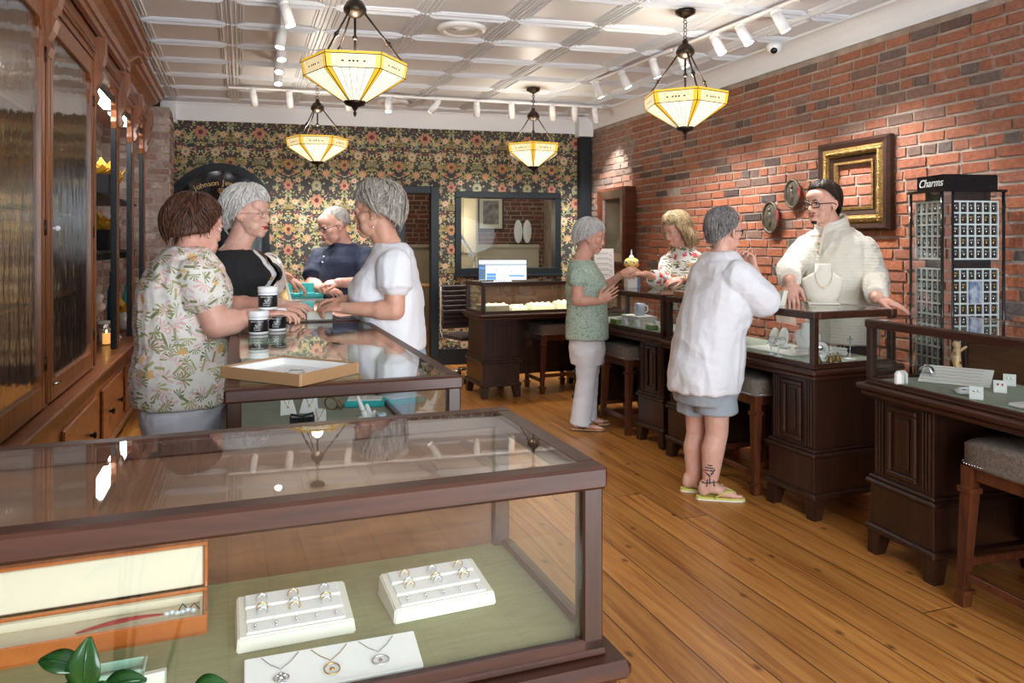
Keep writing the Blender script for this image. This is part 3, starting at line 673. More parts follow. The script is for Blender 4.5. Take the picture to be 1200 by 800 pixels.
# ================================================================== PENDANT LAMPS
MT['shade_cream'] = mat('cream_art_glass', (.9, .84, .62), .3, emit=((1, .90, .62), .95), var=(30, .35, (.7, .55, .3)))
MT['shade_amber'] = mat('amber_art_glass', (.72, .42, .03), .3, emit=((1, .60, .05), .5))
MT['shade_pat'] = mat('mottled_art_glass', (.85, .75, .5), .3, emit=((1, .80, .45), .5), var=(60, .9, (.4, .3, .12)))
def make_pendant(label, loc, rot):
    t = thing('pendant_lamp', label, 'pendant lamp', (loc[0], loc[1], 0), rot, 'hexagonal art glass pendant lamps')
    Rr = .285; zt, zb, zm = 2.405, 2.335, 2.195; N6 = 6
    def hexp(r_, z, off=0): return [V((r_*cos(pi/3*i+off), r_*sin(pi/3*i+off), z)) for i in range(6)]
    top, mid, bot = hexp(Rr, zt), hexp(Rr-.012, zb), hexp(.055, zm)
    mb = NB(); am = NB(); pt = NB(); ld = NB()
    def quad(bm, a, b_, c, d, th=.003):
        nrm = (b_-a).cross(d-a).normalized()*th
        q = [bm.verts.new(p_) for p_ in (a, b_, c, d)]; r_ = [bm.verts.new(p_-nrm) for p_ in (a, b_, c, d)]
        bm.faces.new(q); bm.faces.new(r_[::-1])
        for i in range(4): bm.faces.new((q[i], q[(i+1) % 4], r_[(i+1) % 4], r_[i]))
    for i in range(6):
        j = (i+1) % 6
        def L_(a, b_, k): return a.lerp(b_, k)
        # upper band: amber edge strips + mottled panel
        quad(am, L_(mid[i], mid[j], 0), L_(mid[i], mid[j], .10), L_(top[i], top[j], .10), top[i])
        quad(am, L_(mid[i], mid[j], .90), mid[j], top[j], L_(top[i], top[j], .90))
        quad(pt, L_(mid[i], mid[j], .10), L_(mid[i], mid[j], .90), L_(top[i], top[j], .90), L_(top[i], top[j], .10))
        quad(am, top[i], top[j], top[j]+V((0, 0, .014)), top[i]+V((0, 0, .014)))
        # lower tapering panels: amber borders and five cream rays
        es = [0, .10, .26, .42, .58, .74, .90, 1]
        for k in range(7):
            quad(am if k in (0, 6) else mb, L_(bot[i], bot[j], es[k]), L_(bot[i], bot[j], es[k+1]), L_(mid[i], mid[j], es[k+1]), L_(mid[i], mid[j], es[k]))
            if k: tube(ld, [L_(bot[i], bot[j], es[k])*1.0, L_(mid[i], mid[j], es[k])*1.0], .0016, 5)
        for pth in ((bot[i], mid[i], top[i]+V((0, 0, .016))), (mid[i], mid[j]), (top[i], top[j])): tube(ld, list(pth), .0024, 5)
        c_ = L_(mid[i], mid[j], .5).lerp(L_(top[i], top[j], .5), .5)
        dd = (mid[j]-mid[i]).normalized()
        for q in (-.055, -.02, 0, .02, .055): bx(ld, -.006, .006, -.003, .003, -.004, .004, 0, mframe(c_+dd*q, dd, c_.normalized(), (0, 0, 1)))
    obj('glass_shade', mb, 'shade_cream', t); obj('amber_border', am, 'shade_amber', t); obj('upper_band', pt, 'shade_pat', t); obj('leading', ld, 'bronze', t)
    mb = NB(); lathe(mb, [(.001, zm-.075), (.006, zm-.07), (.010, zm-.055), (.005, zm-.045), (.012, zm-.035), (.018, zm-.022), (.050, zm-.012), (.062, zm+.004), (.055, zm+.012)]); obj('finial', mb, 'bronze', t)
    zg = 2.70
    mb = NB(); lathe(mb, [(.010, zg+.09), (.02, zg+.075), (.02, zg+.062), (.045, zg+.045), (.062, zg+.012), (.062, zg-.006), (.05, zg-.02), (.03, zg-.035), (.012, zg-.042), (.001, zg-.045)][::-1]); obj('globe', mb, 'bronze', t)
    for i in (0, 2, 4):
        mb = NB(); a = V((.05*cos(pi/3*i), .05*sin(pi/3*i), zg-.01)); b_ = top[i]*1.0; b_ = V((b_.x*.96, b_.y*.96, zt)); m_ = a.lerp(b_, .58)
        tube(mb, [a, b_], .0055, 8); ell(mb, m_, .014, u=8, v=6); ell(mb, m_-(b_-a).normalized()*.02, .009, u=8, v=6); ell(mb, m_+(b_-a).normalized()*.02, .009, u=8, v=6); ell(mb, a, .012, u=8, v=6)
        obj('arm', mb, 'bronze', t)
    mb = NB(); tube(mb, [(0, 0, zg), (0, 0, zm+.02)], .007, 8); ell(mb, (0, 0, 2.55), .015); obj('centre_rod', mb, 'bronze', t)
    mb = NB(); k = 0; z = zg+.1
    while z < CEIL-.04:
        torus(mb, (0, 0, z), .011, .0028, (1, 0, 0) if k % 2 else (0, 1, 0), 10, 6, sy=1.5 if k % 2 else 1, sx=1 if k % 2 else 1.5); z += .026; k += 1
    obj('chain', mb, 'bronze', t)
    mb = NB(); lathe(mb, [(.01, CEIL-.05), (.03, CEIL-.04), (.065, CEIL-.022), (.07, CEIL), (.0, CEIL+.012)]); obj('canopy', mb, 'bronze', t)
    return t
def pend_light(loc):
    l_ = bpy.data.lights.new('pendant_bulb', 'POINT'); l_.energy = PEND_W; l_.color = (1, .92, .82); l_.shadow_soft_size = .05
    lo = bpy.data.objects.new('pendant_bulb', l_); COL.objects.link(lo); lo.location = (loc[0], loc[1], 2.47)
def gx(px, Y): return ((px-600)*Y/FPX, Y)
LA, LB, LC, LD = gx(416, 4.1), gx(372, 7.05), gx(625, 7.5), gx(803, 5.0)
PA = make_pendant('amber hexagonal pendant lamp, largest in view, above the jars and grey haired woman', LA, R_(10))
dup(PA, (LB[0], LB[1], 0), R_(12), 'amber hexagonal pendant lamp over the man in navy, low against the wallpaper'); dup(PA, (LC[0], LC[1], 0), R_(28), 'amber hexagonal pendant lamp above the back counter with the monitor')
dup(PA, (LD[0], LD[1], 0), R_(33), 'amber hexagonal pendant lamp above the right counters against the brick wall')
for q in (LA, LB, LC, LD): pend_light(q)
# ================================================================== TRACK LIGHTS, VENTS, CAMERAS
MT['lens'] = mat('spot_lens', (1, 1, 1), .3, emit=((1, .97, .9), 7))
def spot(loc, d, pw_):
    l_ = bpy.data.lights.new('track_spot', 'SPOT'); l_.energy = pw_; l_.spot_size = R_(75); l_.spot_blend = .7; l_.shadow_soft_size = .03; l_.color = (1, .98, .95)
    lo = bpy.data.objects.new('track_spot', l_); COL.objects.link(lo); lo.location = loc; lo.rotation_euler = V(d).to_track_quat('-Z', 'Z').to_euler()
def track(label, p0, p1, heads, sd):
    """heads: list of (fraction, aim vector)"""
    p0, p1 = V((p0[0], p0[1], CEIL-.02)), V((p1[0], p1[1], CEIL-.02)); d = (p1-p0).normalized(); L = (p1-p0).length
    t = thing('track_light', label, 'track light', (p0.x, p0.y, 0), 0); o = V((p0.x, p0.y, 0))
    mb = NB(); bx(mb, 0, L, -.017, .017, -.02, .0, .002, mframe(p0-o, d, V((0, 0, 1)).cross(d), (0, 0, 1))); bx(mb, 0, .10, -.022, .022, -.026, .0, .002, mframe(p0-o+d*sd, d, V((0, 0, 1)).cross(d), (0, 0, 1)))
    obj('rail', mb, 'white_gloss', t)
    for fr_, aim in heads:
        aim = V(aim).normalized(); c = p0 + d*(L*fr_) + V((0, 0, -.02)); mb = NB()
        bx(mb, -.03, .03, -.014, .014, -.018, .0, .003, mframe(c-o, d, V((0, 0, 1)).cross(d), (0, 0, 1))); tube(mb, [c-o, c-o+V((0, 0, -.05))], .008)
        h0 = c + V((0, 0, -.04)) - aim*.02; h1 = h0 + aim*.135
        cyl(mb, h0-o, h1-o, .034, .036, 18); ell(mb, h0-o, .034, u=14, v=8)
        hd = obj('lamp_head', mb, 'white_gloss', t)
        mb = NB(); cyl(mb, h1-o-aim*.001, h1-o+aim*.0015, .030, .030, 16); obj('lens', mb, 'lens', hd)
        spot(h1+aim*.02, aim, SPOT_W)
def cp(px, py): 
    Y = (CEIL-HC)*FPX/(HY-py); return V(((px-600)*Y/FPX, Y, 0))
dn = (0, 0, -1)
a0, a1 = cp(325, 79), cp(340, -60)
track('white ceiling track light running towards the left display cabinet', a0, a1, [(.06, (.15, -.35, -1)), (.22, (.1, -.4, -1)), (.38, (.15, -.3, -1)), (.52, (-.1, -.2, -1)), (.72, (.3, .0, -1))], .4)
b0, b1 = cp(268, 99), cp(705, 123)
def fb_(px): return (px-268)/(705-268)
track('white ceiling track light running across the room before the papered wall', b0, b1, [(fb_(x), aim) for x, aim in ((293, (0, .5, -1)), (331, (0, .4, -1)), (395, (0, .5, -1)), (441, (0, -.2, -1)), (497, (-.8, .2, -1)), (545, (0, .5, -1)), (588, (.05, .4, -1)), (640, (.1, .4, -1)), (669, (.1, .4, -1)), (696, (.2, .3, -1)))], 1.6)
c0, c1 = cp(693, 93), cp(935, -6)
def fc_(px): 
    q = [ (cp(693+(935-693)*k/40, 93-99*k/40)-c0).length for k in range(41)]; k = int((px-693)/(935-693)*40); return q[min(40, k)]/q[40]
track('white ceiling track light running along the brick wall', c0, c1, [(fc_(x), aim) for x, aim in ((705, (.4, .0, -1)), (732, (.5, -.1, -1)), (768, (.35, .1, -1)), (797, (.5, .0, -1)), (840, (.45, -.2, -1)), (872, (.5, -.2, -1)), (915, (.5, -.1, -1)))], 1.2)
for px, py, lab in ((541, 33, 'round white ceiling air vent, nearest of the two'), (460, 119, 'round white ceiling air vent near the papered wall')):
    c = cp(px, py); t = thing('ceiling_vent', lab, 'vent', (c.x, c.y, CEIL)); 
    mb = NB(); lathe(mb, [(.115, 0), (.115, -.02), (.145, -.028), (.175, -.018), (.18, .004)], n=36); obj('outer_ring', mb, 'white_gloss', t)
    for r_ in (.022, .045, .068, .091):
        mb = NB(); lathe(mb, [(r_, -.004), (r_+.016, -.022), (r_+.018, -.020), (r_+.004, -.002)], n=30); obj('louvre', mb, 'white_gloss', t)
    mb = NB(); cyl(mb, (0, 0, .0), (0, 0, -.002), .115, .115, 30); obj('duct', mb, 'black_paint', t)
for px, py, lab in ((251, 128, 'white dome security camera above the arched board'), (672, 142, 'white dome security camera in the back right ceiling corner'), (907, 52, 'white dome security camera beside the brick wall track light'), (125, -4, 'white dome security camera above the left display cabinet')):
    c = cp(px, py); t = thing('security_camera', lab, 'camera', (c.x, c.y, CEIL), atan2(c.y, c.x)+pi); mb = NB(); lathe(mb, [(.058, .005), (.06, -.02), (.05, -.055), (.03, -.075), (.001, -.08)][::-1], n=20); obj('dome_housing', mb, 'white_gloss', t)
    mb = NB(); ell(mb, (.028, 0, -.05), .030, u=14, v=8); obj('lens_dome', mb, 'black_gloss', t)
# ================================================================== OLD OAK WALL CABINET (left)
MC = mframe((0, 0, 0), NS, NT, (0, 0, 1)); SF = -.872; SB = -1.285; ZL = .655; ZTOP = 2.54
posts = [.75, 1.85, 2.95, 4.05, 5.25, 6.28, 7.10, 7.90]
T0, T1 = posts[0], posts[-1]
cab = thing('wall_cabinet', 'tall antique oak wall cabinet with glass doors, drawers and deep cornice', 'cabinet', W(SF, 4.3))
CO_ = cab.location.copy(); MCL = Matrix.Translation(-CO_) @ MC
def cb(bm, s0, s1, t0, t1, z0, z1, bev=0): bx(bm, s0, s1, t0, t1, z0, z1, bev, MCL)
mb = NB()   # carcass: back, base, top, ledge
cb(mb, SB, SB+.02, T0, 5.25, .1, 2.8); cb(mb, SB, SF+.03, T0, T1, .10, ZL-.04); cb(mb, SB, SF, T0, T1, ZTOP+.06, ZTOP+.1); cb(mb, SB+.02, SF+.0, T0, T0+.02, ZL, 2.8)
cb(mb, SB, SF, 5.23, 5.25, ZL, ZTOP+.06); cb(mb, SB+.02, SF-.02, 4.04, 4.06, ZL, ZTOP)
obj('carcass', mb, 'oak', cab)
mb = NB(); cb(mb, SB, SF+.085, T0, T1+.03, ZL-.03, ZL, .008); cb(mb, SB, SF+.065, T0, T1+.02, ZL-.055, ZL-.03, .008); cb(mb, SB, SF+.04, T0, T1, .06, .11, .01)
obj('ledge', mb, 'oak_h', cab)
# cornice: stepped moulding profile run along t, with breaks at the end bays
def cornice(t0, t1, out, zb, nm='cornice'):
    prof = [(0, zb), (.03, zb), (.035, zb+.03), (.05, zb+.035), (.06, zb+.07), (.09, zb+.10), (.13, zb+.125), (.135, zb+.15), (.16, zb+.155), (.17, zb+.19), (.185, zb+.2), (.185, zb+.225), (0, zb+.225)]
    bm = NB(); rings = []
    for tt, e_ in ((t0, 0), (t1, 0)): rings.append([bm.verts.new(MCL @ V((SF+out+p_, tt+(p_ if tt == t1 else 0), q))) for p_, q in prof])
    k = len(prof)
    for i in range(k): bm.faces.new((rings[0][i], rings[0][(i+1) % k], rings[1][(i+1) % k], rings[1][i]))
    bm.faces.new(rings[0]); bm.faces.new(rings[1][::-1]); obj(nm, bm, 'oak_h', cab)
cornice(T0, 6.15, .04, 2.70); cornice(6.15, 6.22, .03, 2.68); cornice(6.2, 7.86, -.02, 2.66)
mb = NB(); cb(mb, SB, SF+.02, T0, T1, 2.56, 2.74); cb(mb, SF+.02, SF+.035, T0, T1, 2.60, 2.615, .004); cb(mb, SF+.02, SF+.03, T0, T1, 2.63, 2.70, .004)
obj('frieze', mb, 'oak_h', cab)
# pilasters with scalloped brackets
def bracket(bm, t_, z_top, sgn, h=.42, w_=.13, th=.035, s0=SF):
    pts = [(0, 0), (w_, 0), (w_, -.05), (w_*.75, -.07), (w_*.8, -.12), (w_*.55, -.15), (w_*.5, -.20), (w_*.62, -.235), (w_*.5, -.28), (w_*.3, -.30), (w_*.34, -.36), (0, -h)]
    prism(bm, [(t_+sgn*a, z_top+b_) for a, b_ in pts][::sgn], s0, s0+th, MCL @ Matrix(((0, 0, 1, 0), (1, 0, 0, 0), (0, 1, 0, 0), (0, 0, 0, 1))))
for i, t_ in enumerate(posts):
    mb = NB(); wv = .05 if i < 5 else .030
    cb(mb, SF-.035, SF+.008, t_-wv, t_+wv, ZL, 2.56, .004)
    if i < 5: cb(mb, SF+.008, SF+.022, t_-.022, t_+.022, ZL+.02, 2.40, .006); 
    obj('pilaster', mb, 'oak', cab)
    mb = NB()   # console bracket carrying the cornice
    pts = [(0, 2.30), (.02, 2.30), (.035, 2.34), (.02, 2.38), (.04, 2.42), (.055, 2.47), (.04, 2.50), (.06, 2.53), (.075, 2.60), (.075, 2.70), (0, 2.70)]
    prism(mb, [(SF+.006+a, z) for a, z in pts], t_-.045, t_+.045, MCL @ Matrix(((1, 0, 0, 0), (0, 0, 1, 0), (0, 1, 0, 0), (0, 0, 0, 1))))
    obj('console_bracket', mb, 'oak', cab)
    mb = NB()
    if i < len(posts)-1: bracket(mb, t_+wv, 2.56, 1, s0=SF-.03)
    if i > 0: bracket(mb, t_-wv, 2.56, -1, s0=SF-.03)
    obj('scalloped_bracket', mb, 'oak', cab)
# glazed doors, two per closed bay edge style: one door per bay
for i in range(4):
    a, b_ = posts[i]+.055, posts[i+1]-.055
    mb = NB(); cb(mb, SF-.01, SF+.018, a, a+.055, ZL+.015, 2.55, .004); cb(mb, SF-.01, SF+.018, b_-.055, b_, ZL+.015, 2.55, .004)
    cb(mb, SF-.01, SF+.018, a+.055, b_-.055, ZL+.015, ZL+.12, .004); cb(mb, SF-.01, SF+.018, a+.055, b_-.055, 2.45, 2.55, .004)
    for tt, sg in ((a+.055, 1), (b_-.055, -1)):
        for zz, sz in ((ZL+.12, 1), (2.45, -1)): prism(mb, [(tt, zz), (tt+sg*.05, zz), (tt+sg*.035, zz+sz*.012), (tt+sg*.012, zz+sz*.035), (tt, zz+sz*.05)][::sg*sz], SF-.006, SF+.016, MCL @ Matrix(((0, 0, 1, 0), (1, 0, 0, 0), (0, 1, 0, 0), (0, 0, 0, 1))))
    dr = obj('door', mb, 'oak', cab)
    mb = NB(); cb(mb, SF-.002, SF+.003, a+.05, b_-.05, ZL+.11, 2.46); obj('pane', mb, 'old_glass', dr)
    for zz in (ZL+.22, 1.5, 2.3):
        mb = NB(); p_ = MCL @ V((SF+.02, b_-.004, zz)); cyl(mb, p_-V((0, 0, .035)), p_+V((0, 0, .035)), .006, n=8); obj('hinge', mb, 'bronze', dr)
    mb = NB(); p_ = MCL @ V((SF+.02, a+.028, ZL+.10)); cyl(mb, p_, p_+NS*.02, .006, n=8); tube(mb, [p_+NS*.02-NT*.0, p_+NS*.022+NT*.045], .006); obj('latch', mb, 'chrome', dr)
    mb = NB(); p_ = MCL @ V((SF+.02, a+.028, 1.50)); cyl(mb, p_, p_+NS*.012, .006, n=8); ell(mb, p_+NS*.02, .014, u=10, v=6); obj('knob', mb, 'white_gloss', dr)
# black sliding frames in the open bays
for i in (4, 5, 6):
    a, b_ = posts[i]+.03, posts[i+1]-.03
    mb = NB(); cb(mb, SF-.035, SF+.0, b_-.06, b_-.005, ZL+.002, 2.5, .002); cb(mb, SF-.02, SF+.0, a, b_, 2.46, 2.5, .002); obj('sliding_frame', mb, 'black_paint', cab)
# drawers
DRW = [(2.0, 2.85), (3.05, 3.95), (4.25, 5.15), (5.35, 6.2), (6.35, 7.0), (7.15, 7.8)]
for a, b_ in DRW:
    mb = NB(); cb(mb, SF+.03, SF+.048, a, b_, .15, .50, .008); d_ = obj('drawer', mb, 'oak_h', cab)
    for tt in (a+(b_-a)*.27, a+(b_-a)*.73):
        mb = NB(); p_ = MCL @ V((SF+.048, tt, .32)); x, y, z = frame_of(NS); lathe(mb, [(.012, 0), (.008, .012), (.016, .018), (.022, .026), (.016, .036), (.0, .038)], c=p_, n=8, M=Matrix((x, y, z)).transposed(), smooth=False); obj('knob', mb, 'black_gloss', d_)
# inside: shelves, strip lights
mb = NB(); 
for z in (1.38, 1.80): cb(mb, SB+.02, SF-.06, 5.35, 7.85, z-.018, z, .002)
obj('shelf', mb, 'black_paint', cab)
mb = NB()
for z in (1.15, 1.6, 2.05): cb(mb, SB+.02, SF-.06, T0+.03, 5.2, z-.015, z, .002)
obj('shelf', mb, 'oak_h', cab)
mb = NB()
for z in (1.38,):      # wrought scroll fringe under the shelf
    for k in range(34):
        p_ = MCL @ V((SF-.07, 5.45+k*.07, z-.045)); torus(mb, p_, .024, .004, NS, 12, 5)
obj('scroll_fringe', mb, 'black_paint', cab)
MT['strip'] = mat('lit_strip', (1, 1, 1), .4, emit=((1, .98, .94), 9))
for a, b_ in ((6.0, 6.85), (7.05, 7.8)):
    mb = NB(); cb(mb, SF-.19, SF-.05, a, b_, 2.53, 2.56, .003); fx = obj('light_fitting', mb, 'white_gloss', cab)
    mb = NB(); cb(mb, SF-.18, SF-.06, a+.01, b_-.01, 2.519, 2.529); obj('light_tube', mb, 'strip', fx)
l_ = bpy.data.lights.new('cabinet_light', 'AREA'); l_.shape = 'RECTANGLE'; l_.size = .06; l_.size_y = 1.4; l_.energy = 9
lo = bpy.data.objects.new('cabinet_light', l_); COL.objects.link(lo); lo.location = W(SF-.09, 6.2, 2.48); lo.rotation_euler = (0, 0, PH)
# ---- contents of the open bays
MT['gold_tissue'] = mat('gold_tissue', (.62, .36, .04), .45, .25, bump=(40, .8)); MT['white_tissue'] = mat('white_tissue', (.72, .72, .72), .7, bump=(40, .8))
def tissue(bm, c, r_, seed, n_=9, sq=1.2):
    rnd = random.Random(seed)
    for k in range(n_):
        a = 2*pi*k/n_+rnd.uniform(-.3, .3); tip = V((cos(a)*r_*rnd.uniform(.5, 1.1), sin(a)*r_*rnd.uniform(.5, 1.1), r_*sq*rnd.uniform(.6, 1.4)))
        side = V((-sin(a), cos(a), 0))*r_*.5
        q = [V(c), V(c)+tip*.5+side, V(c)+tip, V(c)+tip*.5-side]
        vs_ = [bm.verts.new(p_) for p_ in q] + [bm.verts.new(p_+V((cos(a), sin(a), 0))*-.006) for p_ in q]
        for f in ((0, 1, 2, 3), (7, 6, 5, 4), (0, 4, 5, 1), (1, 5, 6, 2), (2, 6, 7, 3), (3, 7, 4, 0)): bm.faces.new([vs_[i] for i in f])
def gift_bag(label, s, t_, z, wd, h, paper, seed):
    t = thing('gift_bag', label, 'gift bag', W(s, t_, z), PH)
    mb = NB(); bx(mb, -.05, .05, -wd/2, wd/2, 0, h, .003); obj('bag', mb, 'black_fabric', t)
    mb = NB(); tissue(mb, (0, -wd*.2, h-.03), .11, seed); tissue(mb, (0, wd*.2, h-.03), .11, seed+1); obj('tissue_paper', mb, paper, t)
    mb = NB(); tube(mb, [(.052, -.03, h-.02), (.06, -.03, h+.06), (.06, .03, h+.06), (.052, .03, h-.02)], .003); obj('handle', mb, 'black_fabric', t)
gift_bag('black gift bag bursting with gold tissue on the upper cabinet shelf', SF-.15, 6.62, 1.80, .16, .17, 'gold_tissue', 1)
gift_bag('black gift bag with white and gold tissue on the upper shelf, behind the first', SF-.17, 7.15, 1.80, .16, .12, 'gold_tissue', 4)
gift_bag('black gift bag with gold tissue on the middle cabinet shelf', SF-.15, 6.66, 1.38, .2, .16, 'gold_tissue', 7)
gift_bag('black gift bag with pale tissue on the middle shelf beside the gold one', SF-.17, 7.2, 1.38, .18, .17, 'white_tissue', 11)
def jar_small(nm, label, s, t_, z, r_, h, m_, lid):
    t = thing(nm, label, 'jar', W(s, t_, z)); mb = NB(); lathe(mb, [(r_*.95, 0), (r_, .01), (r_, h*.8), (r_*.9, h*.84), (0, h*.84)], n=20); obj('jar_body', mb, m_, t)
    mb = NB(); lathe(mb, [(r_*.98, h*.82), (r_*1.02, h*.84), (r_*1.02, h), (0, h)], n=20); obj('lid', mb, lid, t)
jar_small('cream_tub', 'white lidded tub at the front of the cabinet floor', SF-.15, 6.72, ZL, .045, .10, 'white_card', 'white_gloss')
jar_small('cream_tub', 'grey banded tub standing behind the white lidded tub', SF-.2, 6.98, ZL, .05, .14, 'silver', 'white_gloss')
t = thing('candle', 'lit candle in a glass on the cabinet floor', 'candle', W(SF-.1, 6.45, ZL)); mb = NB(); lathe(mb, [(.032, 0), (.034, .13), (.031, .13), (.03, .01), (0, .01)], n=20); obj('glass_cup', mb, 'glass', t)
MT['wax'] = mat('warm_wax', (.9, .6, .3), .5, emit=((1, .45, .12), .8)); mb = NB(); lathe(mb, [(.028, .011), (.028, .09), (0, .09)], n=18); obj('wax', mb, 'wax', t); MT['flame'] = mat('flame', (1, .7, .3), .5, emit=((1, .6, .2), 8)); mb = NB(); ell(mb, (0, 0, .105), (.006, .006, .014), u=8, v=6); obj('flame', mb, 'flame', t)
mb = NB(); bx(mb, -.05, .05, -.08, .08, 0, .02, .003); bx(mb, -.055, .06, -.09, .1, .02, .035, .003); o = obj('booklet_stack', mb, 'white_card', loc=W(SF-.10, 6.75, ZL), rz=PH+.2); tag(o, 'small stack of white booklets on the cabinet floor', 'booklets')
t = thing('tissue_bouquet', 'white flower bouquet wrapped in paper on the cabinet floor', 'bouquet', W(SF-.25, 6.55, ZL)); mb = NB(); lathe(mb, [(.03, 0), (.05, .02), (.06, .2), (.03, .24), (0, .24)], n=16); obj('vase', mb, 'black_gloss', t)
mb = NB(); rnd = random.Random(5)
for k in range(12): ell(mb, (rnd.uniform(-.07, .07), rnd.uniform(-.07, .07), .30+rnd.uniform(-.05, .07)), (.045, .045, .038), u=10, v=6)
obj('blossom_head', mb, 'white_tissue', t)
mb = NB(); lathe(mb, [(.03, 0), (.035, .01), (.03, .36), (.012, .42), (.012, .52), (.018, .53), (0, .53)], n=18); MT['blue_glass'] = mat('deep_blue_glaze', (.01, .09, .14), .15); o = obj('bottle_vase', mb, 'blue_glass', loc=W(SF-.2, 7.35, ZL)); tag(o, 'tall dark blue bottle vase on the cabinet floor between the black posts', 'vase')
mb = NB(); lathe(mb, [(.04, 0), (.045, .02), (.04, .3), (.02, .34), (.02, .4), (0, .4)], n=18); MT['aqua_glass'] = mat('aqua_glass', (.1, .45, .42), .1); o = obj('bottle_vase', mb, 'aqua_glass', loc=W(SF-.12, 7.7, ZL)); tag(o, 'aqua glass bottle standing near the far cabinet post', 'vase')
t = thing('gift_bag', 'white tissue filled pouch near the far end of the cabinet floor', 'gift bag', W(SF-.12, 7.45, ZL), PH); mb = NB(); ell(mb, (0, 0, .09), (.06, .07, .09)); obj('pouch', mb, 'white_tissue', t); mb = NB(); tissue(mb, (0, 0, .14), .10, 31); obj('tissue_paper', mb, 'gold_tissue', t)
# things standing behind the closed doors (seen dimly through the old glass)
rnd = random.Random(9); colz = ['white_card', 'black_gloss', 'dark_wood', 'cream_leather', 'silver', 'blue_glass']
kk = 0
def closed_item(s, t_, z, k):
    mb = NB(); m_ = rnd.choice(colz)
    if k % 3 == 0: lathe(mb, [(.03, 0), (.05, .03), (.045, .12), (.02, .17), (.025, .22), (0, .22)], n=16); nm, wd_ = 'small_vase', 'small vase'
    elif k % 3 == 1: bx(mb, -.05, .05, -.05, .05, 0, .17, .006); nm, wd_ = 'keepsake_box', 'square keepsake box'
    else: lathe(mb, [(.02, 0), (.035, .005), (.008, .02), (.008, .09), (.035, .13), (.04, .20), (.036, .20), (0, .12)], n=16); nm, wd_ = 'goblet', 'stemmed goblet'
    o = obj(nm, mb, m_, loc=W(s, t_, z), rz=PH)
    zi = {0: 'floor', 1: 'lowest shelf', 2: 'middle shelf', 3: 'top shelf'}[[ZL, 1.15, 1.6, 2.05].index(z)]
    tag(o, '%s behind the wavy glass doors on the cabinet %s, %s' % (wd_, zi, 'left door' if t_ < 4.05 else 'right door'), nm.split('_')[-1], 'ornaments behind the wavy glass doors')
for z in (ZL, 1.15, 1.6, 2.05):
    for t_ in (3.25, 3.55, 3.82, 4.3, 4.62, 4.95): closed_item(SF-.16-.08*rnd.random(), t_+rnd.uniform(-.05, .05), z, kk); kk += 1
# ================================================================== RIGHT WALL: frames, ovals; charm tower
def on_wall(px, py):     # point on the brick wall plane
    k = (px-600)/FPX; Y = 4.045/(k*NS.x + NS.y); return P(px, py, Y)
def wall_M(o): return mframe(o, -NT, (0, 0, 1), (-NT).cross(V((0, 0, 1))))   # x along wall toward camera, y up, z out of wall
def empty_frame(nm, label, px0, px1, py0, py1, tilt=0, mats=('dark_wood', 'gold'), inner=None):
    a, b_ = on_wall(px0, 0), on_wall(px1, 0)
    a.z = 0; b_.z = 0; Wd = (b_-a).length; mid = (a+b_)/2; Y = a.y; 
    z1 = HC-(py0-HY)*b_.y/FPX; z0 = HC-(py1-HY)*b_.y/FPX; H = z1-z0
    o = V((mid.x, mid.y, (z0+z1)/2)); M = wall_M(o) 
    if (M.to_3x3() @ V((0, 0, 1))).dot(-NS) < 0: M = mframe(o, -NT, (0, 0, 1), -NS)
    return M, Wd, H
def mitred(bm, Wd, H, prof):
    """prof list of (inset, height) ; closed loft round a rectangle"""
    rings = []
    for ins, h in prof:
        x, y = Wd/2-ins, H/2-ins
        rings.append([bm.verts.new(p_) for p_ in ((-x, -y, h), (x, -y, h), (x, y, h), (-x, y, h))])
    n_ = len(rings)
    for i in range(n_):
        A, B_ = rings[i], rings[(i+1) % n_]
        for k in range(4): bm.faces.new((A[k], A[(k+1) % 4], B_[(k+1) % 4], B_[k]))
M, Wd, H = empty_frame('f', '', 963, 1048, 156, 270); Wd *= 1.0
t = thing('picture_frame', 'large empty ornate frame of dark wood and gilt hung on bare brick', 'picture frame', M=M)
mb = NB(); mitred(mb, Wd, H, [(0, .0), (0, .035), (.02, .05), (.05, .045), (.055, .03), (.055, 0)]); obj('outer_frame', mb, 'dark_wood', t)
mb = NB(); mitred(mb, Wd-.10, H-.10, [(0, .0), (0, .04), (.02, .055), (.06, .04), (.065, 0)]); 
rnd = random.Random(2)
for sgn in (-1, 1):
    for k in range(46):
        u_ = (k/45-.5); 
        ell(mb, (u_*(Wd-.14), sgn*(H/2-.085), .048), (.014, .02*rnd.uniform(.6, 1.1), .012), u=7, v=4); ell(mb, (sgn*(Wd/2-.085), u_*(H-.14), .048), (.02*rnd.uniform(.6, 1.1), .014, .012), u=7, v=4)
MT['antique_gold'] = mat('antique_gilt', (.42, .26, .08), .42, .75, var=(60, .8, (.12, .07, .03)))
obj('gilt_moulding', mb, 'antique_gold', t)
mb = NB(); mitred(mb, Wd-.23, H-.23, [(0, .0), (0, .03), (.035, .02), (.035, 0)]); obj('dark_inset', mb, 'dark_wood', t)
mb = NB(); mitred(mb, Wd-.30, H-.30, [(0, .0), (0, .028), (.015, .03), (.022, .01), (.022, 0)]); obj('inner_gilt', mb, 'antique_gold', t)
MT['tarnish'] = mat('tarnished_metal', (.085, .07, .05), .42, .55, var=(16, .9, (.22, .19, .15))); MT['red_tassel'] = mat('red_tassel', (.30, .012, .02), .8)
